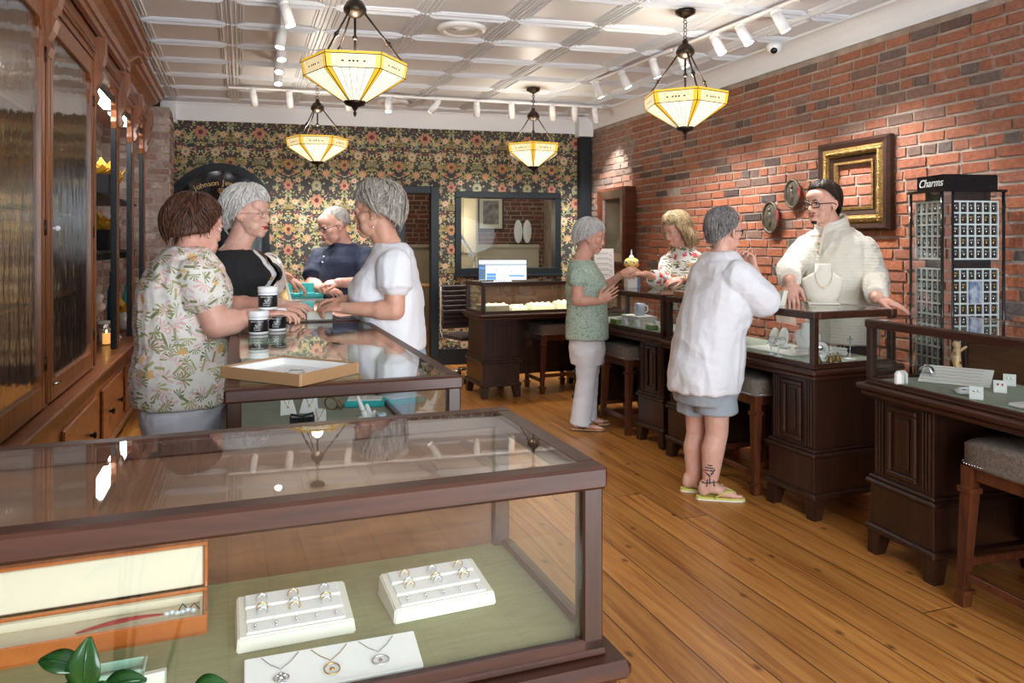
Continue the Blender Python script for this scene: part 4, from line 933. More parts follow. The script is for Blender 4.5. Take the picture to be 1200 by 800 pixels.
for px, py, rh, lab in ((933, 227, 17, 'dark oval metal wall plaque with red tassel, higher of the two'), (907, 255, 19, 'dark oval metal wall plaque with red tassel, lower of the two')):
    o = on_wall(px, py); M = mframe(o-NS*.03, -NT, (0, 0, 1), -NS); t = thing('oval_plaque', lab, 'wall plaque', M=M, group='oval plaques on the brick wall'); s_ = rh*o.y/FPX
    mb = NB(); ell(mb, (0, 0, 0), (s_*.74, s_, .012), u=28); torus(mb, (0, 0, .008), s_*.94, .010, (0, 0, 1), 30, 8, sx=1, sy=.74) ; obj('plaque', mb, 'tarnish', t)
    mb = NB(); tube(mb, [(0, -s_*.55, .010), (.01, -s_*.2, .012), (-.01, s_*.1, .012), (.0, s_*.4, .010)], [.006, .02, .016, .012], flat=.4); ell(mb, (0, s_*.48, .02), (.014, .014, .008), u=8, v=6); obj('relief_figure', mb, 'silver' if False else 'tarnish', t)
    mb = NB()
    for k in range(5): tube(mb, [(s_*.66, s_*.45-k*.012, .012), (s_*.84, s_*.2-k*.01, .015), (s_*.86, -s_*.1-k*.012, .012)], .006, 5)
    obj('tassel', mb, 'red_tassel', t)
M, Wd, H = empty_frame('f', '', 714, 747, 218, 310)
o = M.translation; M = mframe(o-NS*.12, -NT, (0, 0, 1), -NS)
t = thing('wall_mirror', 'tall brown framed mirror hung on the brick near the back corner', 'mirror', M=M)
mb = NB(); mitred(mb, Wd, H, [(0, -.10), (0, .03), (.03, .05), (.12, .03), (.13, 0), (.13, -.1)]); obj('frame', mb, 'stool_wood', t)
MT['mirror'] = mat('old_mirror_glass', (.45, .40, .30), .12, .9); mb = NB(); bx(mb, -Wd/2+.12, Wd/2-.12, -H/2+.12, H/2-.12, -.01, .002); obj('mirror_glass', mb, 'mirror', t)
# ---- charm display tower
tc_ = V((2.46, 4.12, 0)); t = thing('charm_display', 'tall black glazed charm display tower with gridded trays by the brick wall', 'display tower', tc_)
ap, al = .0, []
# facets: corner points (plan), from pixels at the tower depth
pA, pB, pC, pD = V((-.200, .14, 0)), V((-.170, -.12, 0)), V((-.110, -.112, 0)), V((.20, -.06, 0)); pE, pF = V((.22, .17, 0)), V((.0, .26, 0))
plan = [pA, pB, pC, pD, pE, pF]; Z0, Z1, Z2 = .02, 1.705, 1.80
mb = NB(); prism(mb, [(p_.x*1.03, p_.y*1.03) for p_ in plan], 0, .08); obj('base', mb, 'black_gloss', t); mb = NB(); prism(mb, [(p_.x*1.08, p_.y*1.08) for p_ in plan], Z1, Z1+.014); prism(mb, [(p_.x*.86, p_.y*.86) for p_ in plan], Z1+.014, Z2, None); obj('header', mb, 'black_gloss', t)
mb = NB(); prism(mb, [(p_.x*.70, p_.y*.70) for p_ in plan], .08, Z1); obj('core', mb, 'black_paint', t)
for p_ in plan: mb = NB(); tube(mb, [p_*.99+V((0, 0, .08)), p_*.99+V((0, 0, Z1))], .008, 6); obj('corner_rail', mb, 'black_gloss', t)
MT['mirror_clear'] = mat('mirror_strip', (.75, .72, .7), .03, 1)
mb = NB(); d_ = (pC-pB).normalized(); bx(mb, 0, (pC-pB).length, -.002, .002, .08, Z1, 0, mframe(pB, d_, V((0, 0, 1)).cross(d_), (0, 0, 1))); obj('mirror_strip', mb, 'mirror_clear', t)
MT['grid_white'] = mat('pale_grid', (.62, .68, .70), .4); MT['card_black'] = mat('charm_card', (.012, .010, .010), .4)
charms = 0; rest_c, rest_g = NB(), NB()
def facet(p0, p1, nc, rows):
    global charms
    d_ = (p1-p0); L = d_.length; d_.normalize(); nn = V((d_.y, -d_.x, 0)); o_ = p0 - nn*.02
    fm = lambda z: mframe(o_+V((0, 0, z)), d_, V((0, 0, 1)), nn)
    mb = NB(); bx(mb, .0, L, .08, Z1, .018, .022, 0, fm(0)); obj('glass_side', mb, 'glass', t)
    for (zt, nr) in rows:
        cw = (L-.035)/nc; ch = .062; mb = NB(); Mz = fm(zt-nr*ch); x0 = .0175
        for i in range(nc+1): bx(mb, x0+i*cw-.0045, x0+i*cw+.0045, 0, nr*ch, -.012, 0, 0, Mz)
        for j in range(nr+1): bx(mb, x0, x0+nc*cw, j*ch-.0045, j*ch+.0045, -.012, 0.0004, 0, Mz)
        tr = obj('charm_tray', mb, 'grid_white', t)
        for i in range(nc):
            for j in range(nr):
                big = charms < 96 and zt > 1.0 and nc == 6
                cm, gm = (NB(), NB()) if big else (rest_c, rest_g)
                cx, cy = x0+(i+.5)*cw, (j+.5)*ch; q = cw/2-.005
                bx(cm, cx-q, cx+q, cy-ch/2+.005, cy+ch/2-.005, -.012, -.009, 0, Mz)
                a = random.random()*6
                torus(gm, Mz @ V((cx, cy+.008, -.004)), .006, .0016, nn, 8, 5); ell(gm, Mz @ V((cx+.004*cos(a), cy-.006, -.004)), (.0055, .004, .007), u=6, v=4)
                if big:
                    c_ = obj('charm_card', cm, 'card_black', t); obj('charm', gm, 'silver' if random.random() < .6 else 'gold', c_); charms += 1
rowsR = [(1.655, 5), (1.29, 5), (.93, 5), (.56, 4)]
facet(pC, pD, 6, rowsR); facet(pA, pB, 5, rowsR)
o_ = obj('charm_card', rest_c, 'card_black', t); o_['kind'] = 'stuff'; o_ = obj('charm', rest_g, 'silver', t); o_['kind'] = 'stuff'
MT['poster'] = mat('photo_poster', (.55, .6, .7), .4, var=(30, 1, (.10, .14, .30)))
d_ = (pD-pC).normalized(); nn = V((d_.y, -d_.x, 0)); mb = NB(); bx(mb, .115, .19, 1.105, 1.225, -.018, -.012, 0, mframe(pC, d_, V((0, 0, 1)), nn)); obj('photo_card', mb, 'poster', t)
d_ = (pB-pA).normalized(); nn = V((d_.y, -d_.x, 0)); tm = textmesh('Charms', .062, .0015, shear=.35); mb = NB(); A = pA*.86; B_ = pB*.86
addmesh(mb, tm, mframe(A.lerp(B_, .5)+V((0, 0, (Z1+Z2)/2+.005))+nn*.002, d_, V((0, 0, 1)), nn)); obj('header_lettering', mb, 'white_card', t)
# ================================================================== BACK WALL: arched board
ax0, ax1 = a_of(203), a_of(316); aw = ax1-ax0; aM = mframe(WB((ax0+ax1)/2, 0, .02), BX, (0, 0, 1), -BN)
t = thing('arched_board', 'tall black arched glazed board with gold lettering against the wallpaper', 'arched board', M=aM)
ztop = z_of(258, 192); zsp = z_of(258, 222)-.02
def arch(hw, zb, zs, zt_):
    rise = zt_-zs; Rr = (hw*hw+rise*rise)/(2*rise); a0 = math.asin(hw/Rr)
    return [(-hw, zb), (hw, zb)] + [(Rr*sin(a0-2*a0*k/20), zt_-Rr+Rr*cos(a0-2*a0*k/20)) for k in range(21)]
mb = NB(); prism(mb, arch(aw/2-.07, .07, zsp-.03, ztop-.07), 0, .03); obj('glass_panel', mb, 'black_gloss', t)
def ringprism(bm, A, B_, h0, h1):
    n_ = len(A); L4 = [[bm.verts.new((x, y, h)) for x, y in Q] for Q in (A, B_) for h in (h0, h1)]
    a0, a1, b0, b1 = L4
    for i in range(n_):
        j = (i+1) % n_
        for q in ((a0[i], a0[j], a1[j], a1[i]), (b0[i], b1[i], b1[j], b0[j]), (a1[i], a1[j], b1[j], b1[i]), (a0[j], a0[i], b0[i], b0[j])): bm.faces.new(q)
mb = NB(); ringprism(mb, arch(aw/2, 0, zsp, ztop), arch(aw/2-.05, .05, zsp-.02, ztop-.05), 0, .07); ringprism(mb, arch(aw/2-.05, .05, zsp-.02, ztop-.05), arch(aw/2-.08, .08, zsp-.035, ztop-.08), 0, .05); obj('frame', mb, 'black_paint', t)
mb = NB(); txt = 'Johnson Jewelers'; MT['gold_leaf'] = mat('gold_leaf_lettering', (.72, .50, .20), .45)
Rr = .62; cx, cz = .0, ztop-.215-Rr; tot = .60
wd = {'J': .8, 'o': 1, 'h': 1, 'n': 1, 's': .85, ' ': .7, 'e': 1, 'w': 1.35, 'l': .5, 'r': .7}; tw = sum(wd[c] for c in txt); acc = 0
for c in txt:
    m_ = acc+wd[c]/2; acc += wd[c]
    if c == ' ': continue
    a = (m_/tw-.5)*tot/Rr; me_ = textmesh(c, .082, .002)
    addmesh(mb, me_, mframe((cx+Rr*sin(a), cz+Rr*cos(a), .032), (cos(a), -sin(a), 0), (sin(a), cos(a), 0), (0, 0, 1)))
obj('gold_lettering', mb, 'gold_leaf', t)
mb = NB(); q = .045; zc = ztop-.30
dp = [(-q, 0), (-q*.55, q*.45), (q*.55, q*.45), (q, 0), (0, -q*1.0)]
P3 = [V((x, zc+z, .033)) for x, z in dp]; tube(mb, P3, .004, 5, True)
for a, b_ in ((0, 3), (1, 4), (2, 4)): tube(mb, [P3[a], P3[b_]], .003, 5)
obj('diamond_emblem', mb, 'gold_leaf', t)
# ================================================================== PEOPLE
def voxel(bm, vs, it=3):
    me = bpy.data.meshes.new('v'); bmesh.ops.recalc_face_normals(bm, faces=bm.faces); bm.to_mesh(me); bm.free()
    o = bpy.data.objects.new('v', me); COL.objects.link(o)
    m = o.modifiers.new('r', 'REMESH'); m.mode = 'VOXEL'; m.voxel_size = vs; m.use_smooth_shade = True
    if it: s = o.modifiers.new('s', 'SMOOTH'); s.iterations = it; s.factor = .5
    bpy.context.view_layer.update()
    me2 = bpy.data.meshes.new_from_object(o.evaluated_get(bpy.context.evaluated_depsgraph_get()))
    bpy.data.objects.remove(o); bpy.data.meshes.remove(me); return me2
def cap(bm, p0, p1, r0, r1, n=14):
    p0, p1 = V(p0), V(p1); x, y, d = frame_of(p1-p0); L = (p1-p0).length; rings = []
    for k in range(1, 5): a = pi/2*k/4; rings.append(ring(bm, p0-d*r0*cos(a), x*r0*sin(a), y*r0*sin(a), n))
    for k in range(3, 0, -1): a = pi/2*k/4; rings.append(ring(bm, p1+d*r1*cos(a), x*r1*sin(a), y*r1*sin(a), n))
    rings.insert(4, ring(bm, p1, x*r1, y*r1, n)); skin_rings(bm, rings)
def limb(bm, pts, rs):
    for a, b_, r0, r1 in zip(pts, pts[1:], rs, rs[1:]): cap(bm, a, b_, r0, r1)
def loft(bm, rings, lat, n=28, sq=.0):
    """rings: (centre, half width, half depth); lat = lateral axis"""
    dep = V((0, 0, 1)).cross(lat).normalized(); out = []
    # interpolate smoothly
    R2 = []
    for (a, b_) in zip(rings, rings[1:]):
        for k in range(3): u_ = k/3; w_ = u_*u_*(3-2*u_); R2.append((a[0].lerp(b_[0], u_), a[1]+(b_[1]-a[1])*w_, a[2]+(b_[2]-a[2])*w_))
    R2.append(rings[-1])
    for c, ra, rb in R2:
        rg = []
        for i in range(n):
            a = 2*pi*i/n; e_ = 1+.07*abs(sin(2*a))
            rg.append(bm.verts.new(c + lat*(ra*cos(a)*e_) + dep*(rb*sin(a)*e_)))
        out.append(rg)
    skin_rings(bm, out)
def wrinkle(me, amp, fr, seed=0, ridged=True):
    nrm = [v.normal.copy() for v in me.vertices]
    for v, vn in zip(me.vertices, nrm):
        q = V((v.co.x*fr[0]+seed, v.co.y*fr[1], v.co.z*fr[2])); q += noise.noise_vector(q*.6)*.8
        h = noise.noise(q); h = (1-abs(h)*2.2)*.6 if ridged else h
        v.co += vn*(amp*h)
def hand(bm, wrist, d, n_, thumb, curl=.5, s=1.0, spread=.12, point=None):
    """d: wrist->knuckles, n_: back of hand normal, thumb: side of the thumb"""
    d = V(d).normalized(); n_ = V(n_); n_ = (n_-d*n_.dot(d)).normalized(); sd = d.cross(n_); 
    if sd.dot(V(thumb)) < 0: sd = -sd
    wrist = V(wrist); pl = .088*s
    M = Matrix((sd, d, n_)).transposed()
    ell(bm, wrist+d*pl*.52, (.039*s, .052*s, .0155*s), M); ell(bm, wrist+d*pl*.15, (.027*s, .03*s, .019*s), M); ell(bm, wrist+d*pl*.40+sd*.022*s-n_*.006*s, (.017*s, .032*s, .015*s), M)
    for i in range(4):
        off = (.030-.0195*i)*s; base = wrist + d*pl*(.93, .98, .95, .86)[i] + sd*off
        L = (.072, .080, .074, .058)[i]*s; a = spread*(.9-.6*i)*.8; dd = (d*cos(a)+sd*sin(a)).normalized(); c = curl*(.85+.12*i)
        if point is not None and i == 0: c = point
        p_ = base - d*.018*s; r_ = (.0088, .0090, .0086, .0076)[i]*s; cap(bm, p_, base, r_*1.05, r_*1.05, 8); p_ = base; ang = c*.55
        for k, f in enumerate((.46, .31, .23)):
            dr = dd*cos(ang)-n_*sin(ang); q = p_+dr*L*f; cap(bm, p_, q, r_*(1-.10*k), r_*(.92-.12*k), 8); p_ = q; ang += c*.9
    tb_ = wrist + d*pl*.22 + sd*.024*s - n_*.004*s; td = (d*.72+sd*.62-n_*.25).normalized(); q = tb_+td*.040*s; cap(bm, tb_, q, .0125*s, .0105*s, 8)
    td2 = (d*.93+sd*.18-n_*(.2+.4*curl)).normalized(); q2 = q+td2*.030*s; cap(bm, q, q2, .0100*s, .0092*s, 8); cap(bm, q2, q2+(td2*.9-n_*.15*curl)*.020*s, .0092*s, .0078*s, 8)
def headframe(c, f, up=(0, 0, 1), s=1.0):
    f = V(f).normalized(); up = V(up); r_ = f.cross(up).normalized(); u_ = r_.cross(f)
    M3 = Matrix((r_, f, u_)).transposed(); return V(c), M3, s
def build_head(c, M3, s, jaw=1.0, nose=1.0, neck=None, plump=1.0, mouth_open=0):
    bm = NB(); X = lambda x, y, z: c + M3 @ (V((x, y, z))*s)
    E = lambda p_, r_, R=None: ell(bm, X(*p_), V(r_)*s, M3 if R is None else M3 @ R, u=20, v=14)
    E((0, -.014, .030), (.074, .096, .086)); E((0, .022, -.022), (.061*plump, .068, .080)); E((0, .030, -.072), (.050*jaw*plump, .050, .040)); E((0, .066, -.096), (.022*jaw, .020, .018))
    E((0, .052, .045), (.060, .042, .045)); E((0, .083, .018), (.046, .012, .010)); 
    for sx in (-1, 1):
        E((sx*.036, .053, -.020), (.026*plump, .026, .026)); E((sx*.031, .082, .022), (.021, .009, .007)); E((sx*.030, .046, -.060), (.027*plump, .030, .030))
        E((sx*.011, .094, -.032), (.009*nose, .010, .008)); E((sx*.031, .0735, .0015), (.015, .011, .0100))
        R = Matrix.Rotation(sx*.25, 3, 'Z') @ Matrix.Rotation(-.15, 3, 'X')
        E((sx*.075, -.006, -.008), (.007, .018, .031), R); E((sx*.082, -.014, .000), (.005, .013, .024), R); E((sx*.078, .004, -.032), (.006, .008, .009))
    cap(bm, X(0, .086, .012), X(0, .100, -.024), .0085*s, .0120*s*nose, 12); E((0, .102, -.028), (.0125*nose, .0115*nose, .0105*nose))
    E((0, .086, -.052), (.020, .012, .012)); E((0, .0935, -.0575), (.0215, .008, .0050)); E((0, .0925, -.0685-.006*mouth_open), (.0185, .009, .0065)); E((0, .083, -.082), (.020, .012, .010))
    if neck is not None:
        cap(bm, X(0, -.018, -.045), neck, .051*s, .055*s, 20); cap(bm, X(0, .012, -.075), V(neck)+M3 @ V((0, .018, 0)), .040*s, .050*s, 16)
        cap(bm, neck, V(neck)-V((0, 0, .06)), .060*s, .085*s, 20)
    return voxel(bm, .0034*s, 9)
def finish_head(bm, me, c, M3, s, iris=(.10, .16, .2), gaze=0.0):
    """adds remeshed head and eyes into bm; slots 0 skin 1 lips 2 eye white 3 iris 4 lid line"""
    f0 = len(bm.faces); bm.from_mesh(me); bm.faces.ensure_lookup_table(); inv = M3.transposed()
    for f in bm.faces[f0:]:
        q = inv @ (f.calc_center_median()-c)/s; f.smooth = True; f.material_index = 0
        if q.y > .084 and abs(q.x) < .0215-abs(q.z+.062)*.8 and -.0725 < q.z < -.0535: f.material_index = 1
    X = lambda x, y, z: c + M3 @ (V((x, y, z))*s)
    for sx in (-1, 1):
        e_ = X(sx*.0315, .0745, .0025); ell(bm, e_, .0125*s, M3, 14, 10, mi=2)
        g = (M3 @ V((gaze, 1, -.15))).normalized(); ell(bm, e_+g*.0083*s, .0056*s, M3, 10, 8, mi=3)
        # lids
        pts = [X(sx*.0315+.0135*cos(a), .0745+.0125*sin(max(0, a))*.85+.002, .0025+.0058*sin(a)+.001) for a in [pi*k/8 for k in range(9)]]
        tube(bm, pts, .0022*s, 6, mi=0)
        pts = [X(sx*.0315+.0135*cos(a), .0745+.0115*abs(sin(a))*.85, .0025-.0058*abs(sin(a))) for a in [pi*k/8 for k in range(9)]]; tube(bm, pts, .0018*s, 6, mi=0)
        pts = [X(sx*.0315+.0138*cos(a), .0745+.0125*sin(max(0, a))*.9+.003, .0025+.0052*sin(a)) for a in [pi*k/8 for k in range(9)]]; tube(bm, pts, .0009*s, 5, mi=4)
def brows(bm, c, M3, s, th=.0035, mi=0):
    X = lambda x, y, z: c + M3 @ (V((x, y, z))*s)
    for sx in (-1, 1): tube(bm, [X(sx*.013, .0935, .0225), X(sx*.030, .0920, .0275), X(sx*.048, .079, .0225)], [th*s*.8, th*s, th*s*.35], 6, mi=mi)
def hair_mesh(c, M3, s, cfg):
    """shell of hair with sculpted locks. cfg: r=(x,y,z), c=(x,y,z), end=(front,side,back) in degrees, swirl, noise, nlock, lr, drop"""
    bm = NB(); rnd = random.Random(cfg.get('seed', 1)); rx, ry, rz = cfg['r']; cc = V(cfg.get('c', (0, -.014, .030))); ef, es, eb = [R_(a) for a in cfg['end']]
    am = cfg.get('noise', .006); fr = cfg.get('freq', 28); drop = cfg.get('drop', 0); sw = cfg.get('swirl', .3); part = cfg.get('part', 0)
    def endang(th):   # th: 0 = front
        k = (1-cos(th))/2    # 0 front 1 back
        kk = (2*k)**1.7 if k < .5 else 0
        return ef*(1-kk)+es*kk if k < .5 else es*(2-2*k)+eb*(2*k-1)
    def pos(th, u_, off=0):
        tot = endang(th)*(1+.05*noise.noise(V((cos(th)*5, sin(th)*5, cfg.get('seed', 1))))); k = (1-cos(th))/2
        dl = drop*max(0, min(1, (k-.18)/.15)) if drop else 0
        arc = tot*u_ if not dl else None
        if dl:
            L1 = tot*.1; Lall = L1+dl; l_ = u_*Lall
            if l_ < L1: phi = tot*l_/L1; extra = 0
            else: phi = tot; extra = l_-L1
        else: phi, extra = arc, 0
        if phi > pi/2:
            bb = phi-pi/2; kk = 1-cfg.get('tuck', .22)*bb*bb; x, y, z = kk*sin(th), kk*cos(th), -bb
        else: x, y, z = sin(phi)*sin(th), sin(phi)*cos(th), cos(phi)
        q = V((rx*x, ry*y, rz*z)); nn_ = V((x/rx, y/ry, max(z, -.25)/rz)).normalized()
        q = q + nn_*off; 
        if extra: q += V((.012*sin(extra*38+th*3)+x*extra*.12, -.02*extra+.010*sin(extra*33+th*5), -extra))
        return cc+q, nn_
    NT_, NP = 56, 22; outer, inner = [], []
    for j in range(NP+1):
        ro, ri = [], []
        for i in range(NT_):
            th = 2*pi*i/NT_; u_ = max(.02, .955*j/NP); p_, nn_ = pos(th, u_)
            st = noise.noise(V((th*cfg.get('stri', 9)+u_*sw*8, u_*3.0, cfg.get('seed', 1)*3.7)))
            cl = noise.noise(p_*fr+V((cfg.get('seed', 1)*5, 0, 0)))
            tap = 1-.55*max(0, (u_-.86)/.14)
            o_ = p_ + nn_*(am*(cl*1.1+st*.9))*1.0
            ro.append(bm.verts.new(c + M3 @ (o_*s))); ri.append(bm.verts.new(c + M3 @ ((p_-nn_*.012*tap)*s)))
        outer.append(ro); inner.append(ri)
    for A in (outer, inner):
        for a, b_ in zip(A, A[1:]):
            for i in range(NT_): f = bm.faces.new((a[i], a[(i+1) % NT_], b_[(i+1) % NT_], b_[i]) if A is outer else (a[i], b_[i], b_[(i+1) % NT_], a[(i+1) % NT_])); f.smooth = True
    for i in range(NT_): f = bm.faces.new((outer[-1][i], outer[-1][(i+1) % NT_], inner[-1][(i+1) % NT_], inner[-1][i])); f.smooth = True
    bm.faces.new(outer[0]); 
    sd_ = cfg.get('seed', 1)
    for k in range(int(cfg.get('nlock', 130)*3.2)):
        th = rnd.uniform(0, 2*pi); u0 = rnd.uniform(.0, .5)**1.3; u1 = min(cfg.get('umax', 1.07), u0+rnd.uniform(.35, .8)); lr = cfg.get('lr', .0055)*rnd.uniform(.35, .75)
        dth = sw*(1.6*noise.noise(V((cos(th)*1.6, sin(th)*1.6, sd_*2.3)))+rnd.uniform(-.22, .22)); lift = rnd.random()**2*cfg.get('puff', .002)+am*.55
        wob = cfg.get('wob', .05); ph = noise.noise(V((cos(th)*2, sin(th)*2, sd_)))*9
        pts, rs = [], []
        for q in range(9):
            v_ = q/8; p_, nn_ = pos(th+dth*v_**1.4+wob*sin(v_*7+ph), u0+(u1-u0)*v_, lift*(.35+.65*sin(pi*v_**.8))); pts.append(c+M3 @ (p_*s)); rs.append(lr*s*(sin(pi*min(.985, .10+v_*.885))**.6))
        tube(bm, pts, rs, 5, flat=.6)
    return bm
def glasses(bm, c, M3, s, w_=.021, h_=.015, r_=.0015, z0=-.002, rect=True):
    X = lambda x, y, z: c + M3 @ (V((x, y, z))*s)
    for sx in (-1, 1):
        pts = []
        for k in range(20):
            a = 2*pi*k/20; ca, sa = cos(a), sin(a); e_ = .55 if rect else 1
            x = sx*.031+w_*(abs(ca)**e_)*(1 if ca > 0 else -1); z = z0+h_*(abs(sa)**e_)*(1 if sa > 0 else -1); pts.append(X(x, .099-abs(x)*.16, z))
        tube(bm, pts, r_*s, 6, True)
        tube(bm, [X(sx*(.031+w_), .096-.052*.16, z0+.006), X(sx*.073, .06, z0+.006), X(sx*.083, .005, z0+.004), X(sx*.083, -.018, z0-.012)], r_*s, 6)
    tube(bm, [X(-.010, .099, z0+.003), X(0, .101, z0+.006), X(.010, .099, z0+.003)], r_*s, 6)
def hairmat(name, c1, c2, rough=.45):
    m, t, n, l, b = nt(name); tc = n.new('ShaderNodeTexCoord'); mp = n.new('ShaderNodeMapping'); mp.inputs['Scale'].default_value = (1, 1, .35); l.new(tc.outputs['Object'], mp.inputs[0])
    nz = n.new('ShaderNodeTexNoise'); nz.inputs['Scale'].default_value = 95; nz.inputs['Detail'].default_value = 6; nz.inputs['Roughness'].default_value = .6; nz.inputs['Distortion'].default_value = 1.4; l.new(mp.outputs[0], nz.inputs['Vector'])
    cr = n.new('ShaderNodeValToRGB'); cr.color_ramp.elements[0].position = .36; cr.color_ramp.elements[1].position = .66; cr.color_ramp.elements[0].color = c4(c1); cr.color_ramp.elements[1].color = c4(c2)
    l.new(nz.outputs['Fac'], cr.inputs[0]); l.new(cr.outputs[0], b.inputs['Base Color']); b.inputs['Roughness'].default_value = rough; setin(b, 'Specular IOR Level', .2)
    bp = n.new('ShaderNodeBump'); bp.inputs['Strength'].default_value = .35; bp.inputs['Distance'].default_value = .002; l.new(nz.outputs['Fac'], bp.inputs['Height']); l.new(bp.outputs[0], b.inputs['Normal']); return m
def skinmat(name, c, c2=None): return mat(name, c, .48, spec=.4, sss=.25, var=(24, .7, c2 or (c[0]*.92, c[1]*.72, c[2]*.68)), bump=(260, .12))
MT['skin_fair'] = skinmat('fair_skin', (.74, .46, .36)); MT['skin_pink'] = skinmat('ruddy_skin', (.72, .42, .325)); MT['skin_tan'] = skinmat('tanned_skin', (.66, .38, .27)); MT['lips'] = mat('lips', (.42, .11, .10), .4, sss=.1); MT['lips_red'] = mat('red_lips', (.55, .03, .04), .35)
MT['eye_white'] = mat('eye_white', (.75, .72, .7), .2); MT['iris'] = mat('iris', (.05, .07, .08), .15); MT['lash'] = mat('lash', (.05, .03, .025), .6)
MT['h_brown'] = hairmat('auburn_brown_hair', (.022, .009, .006), (.14, .058, .034)); MT['h_white'] = hairmat('white_hair', (.42, .40, .37), (.86, .84, .80)); MT['h_grey'] = hairmat('grey_hair', (.17, .15, .13), (.56, .51, .45))
MT['h_silver'] = hairmat('silver_hair', (.36, .37, .37), (.76, .77, .75)); MT['h_blonde'] = hairmat('blonde_hair', (.14, .085, .04), (.62, .48, .28)); MT['h_salt'] = hairmat('salt_pepper_hair', (.06, .055, .055), (.36, .34, .33)); MT['h_dark'] = hairmat('dark_brown_hair', (.012, .008, .006), (.055, .035, .025))
MT['h_thin'] = hairmat('thin_grey_hair', (.30, .27, .25), (.62, .58, .55))
MT['white_cotton'] = mat('white_cotton', (.80, .81, .84), .85, bump=(240, .25)); MT['white_denim'] = mat('white_denim', (.74, .75, .80), .8, bump=(260, .25)); MT['navy'] = mat('navy_jersey', (.010, .017, .045), .8, bump=(240, .3)); MT['charcoal_trousers'] = mat('dark_trousers', (.015, .017, .022), .8)
MT['grey_marl'] = mat('grey_marl_jersey', (.30, .34, .38), .9, var=(300, .8, (.42, .46, .50)), bump=(200, .3)); MT['light_denim'] = mat('pale_denim', (.35, .45, .6), .8); MT['frame_black'] = mat('black_spectacle', (.01, .01, .012), .25); MT['frame_gold'] = mat('thin_gold_spectacle', (.6, .45, .3), .3, .8)
m, t, n, l, b = nt('cream_rib_knit'); MT['knit'] = m   # ribbed sweater
tc = n.new('ShaderNodeTexCoord'); wv = n.new('ShaderNodeTexWave'); wv.bands_direction = 'Z'; wv.inputs['Scale'].default_value = 16; wv.inputs['Distortion'].default_value = .4; l.new(tc.outputs['Object'], wv.inputs[0])
nz = n.new('ShaderNodeTexNoise'); nz.inputs['Scale'].default_value = 160; l.new(tc.outputs['Object'], nz.inputs['Vector'])
ad = n.new('ShaderNodeMath'); ad.operation = 'MULTIPLY_ADD'; ad.inputs[1].default_value = .35; l.new(wv.outputs['Fac'], ad.inputs[0]); l.new(nz.outputs['Fac'], ad.inputs[2]); bp = n.new('ShaderNodeBump'); bp.inputs['Strength'].default_value = .6; bp.inputs['Distance'].default_value = .005; l.new(ad.outputs[0], bp.inputs['Height']); l.new(bp.outputs[0], b.inputs['Normal'])
b.inputs['Base Color'].default_value = (.74, .70, .61, 1); b.inputs['Roughness'].default_value = .9; setin(b, 'Sheen Weight', .3)
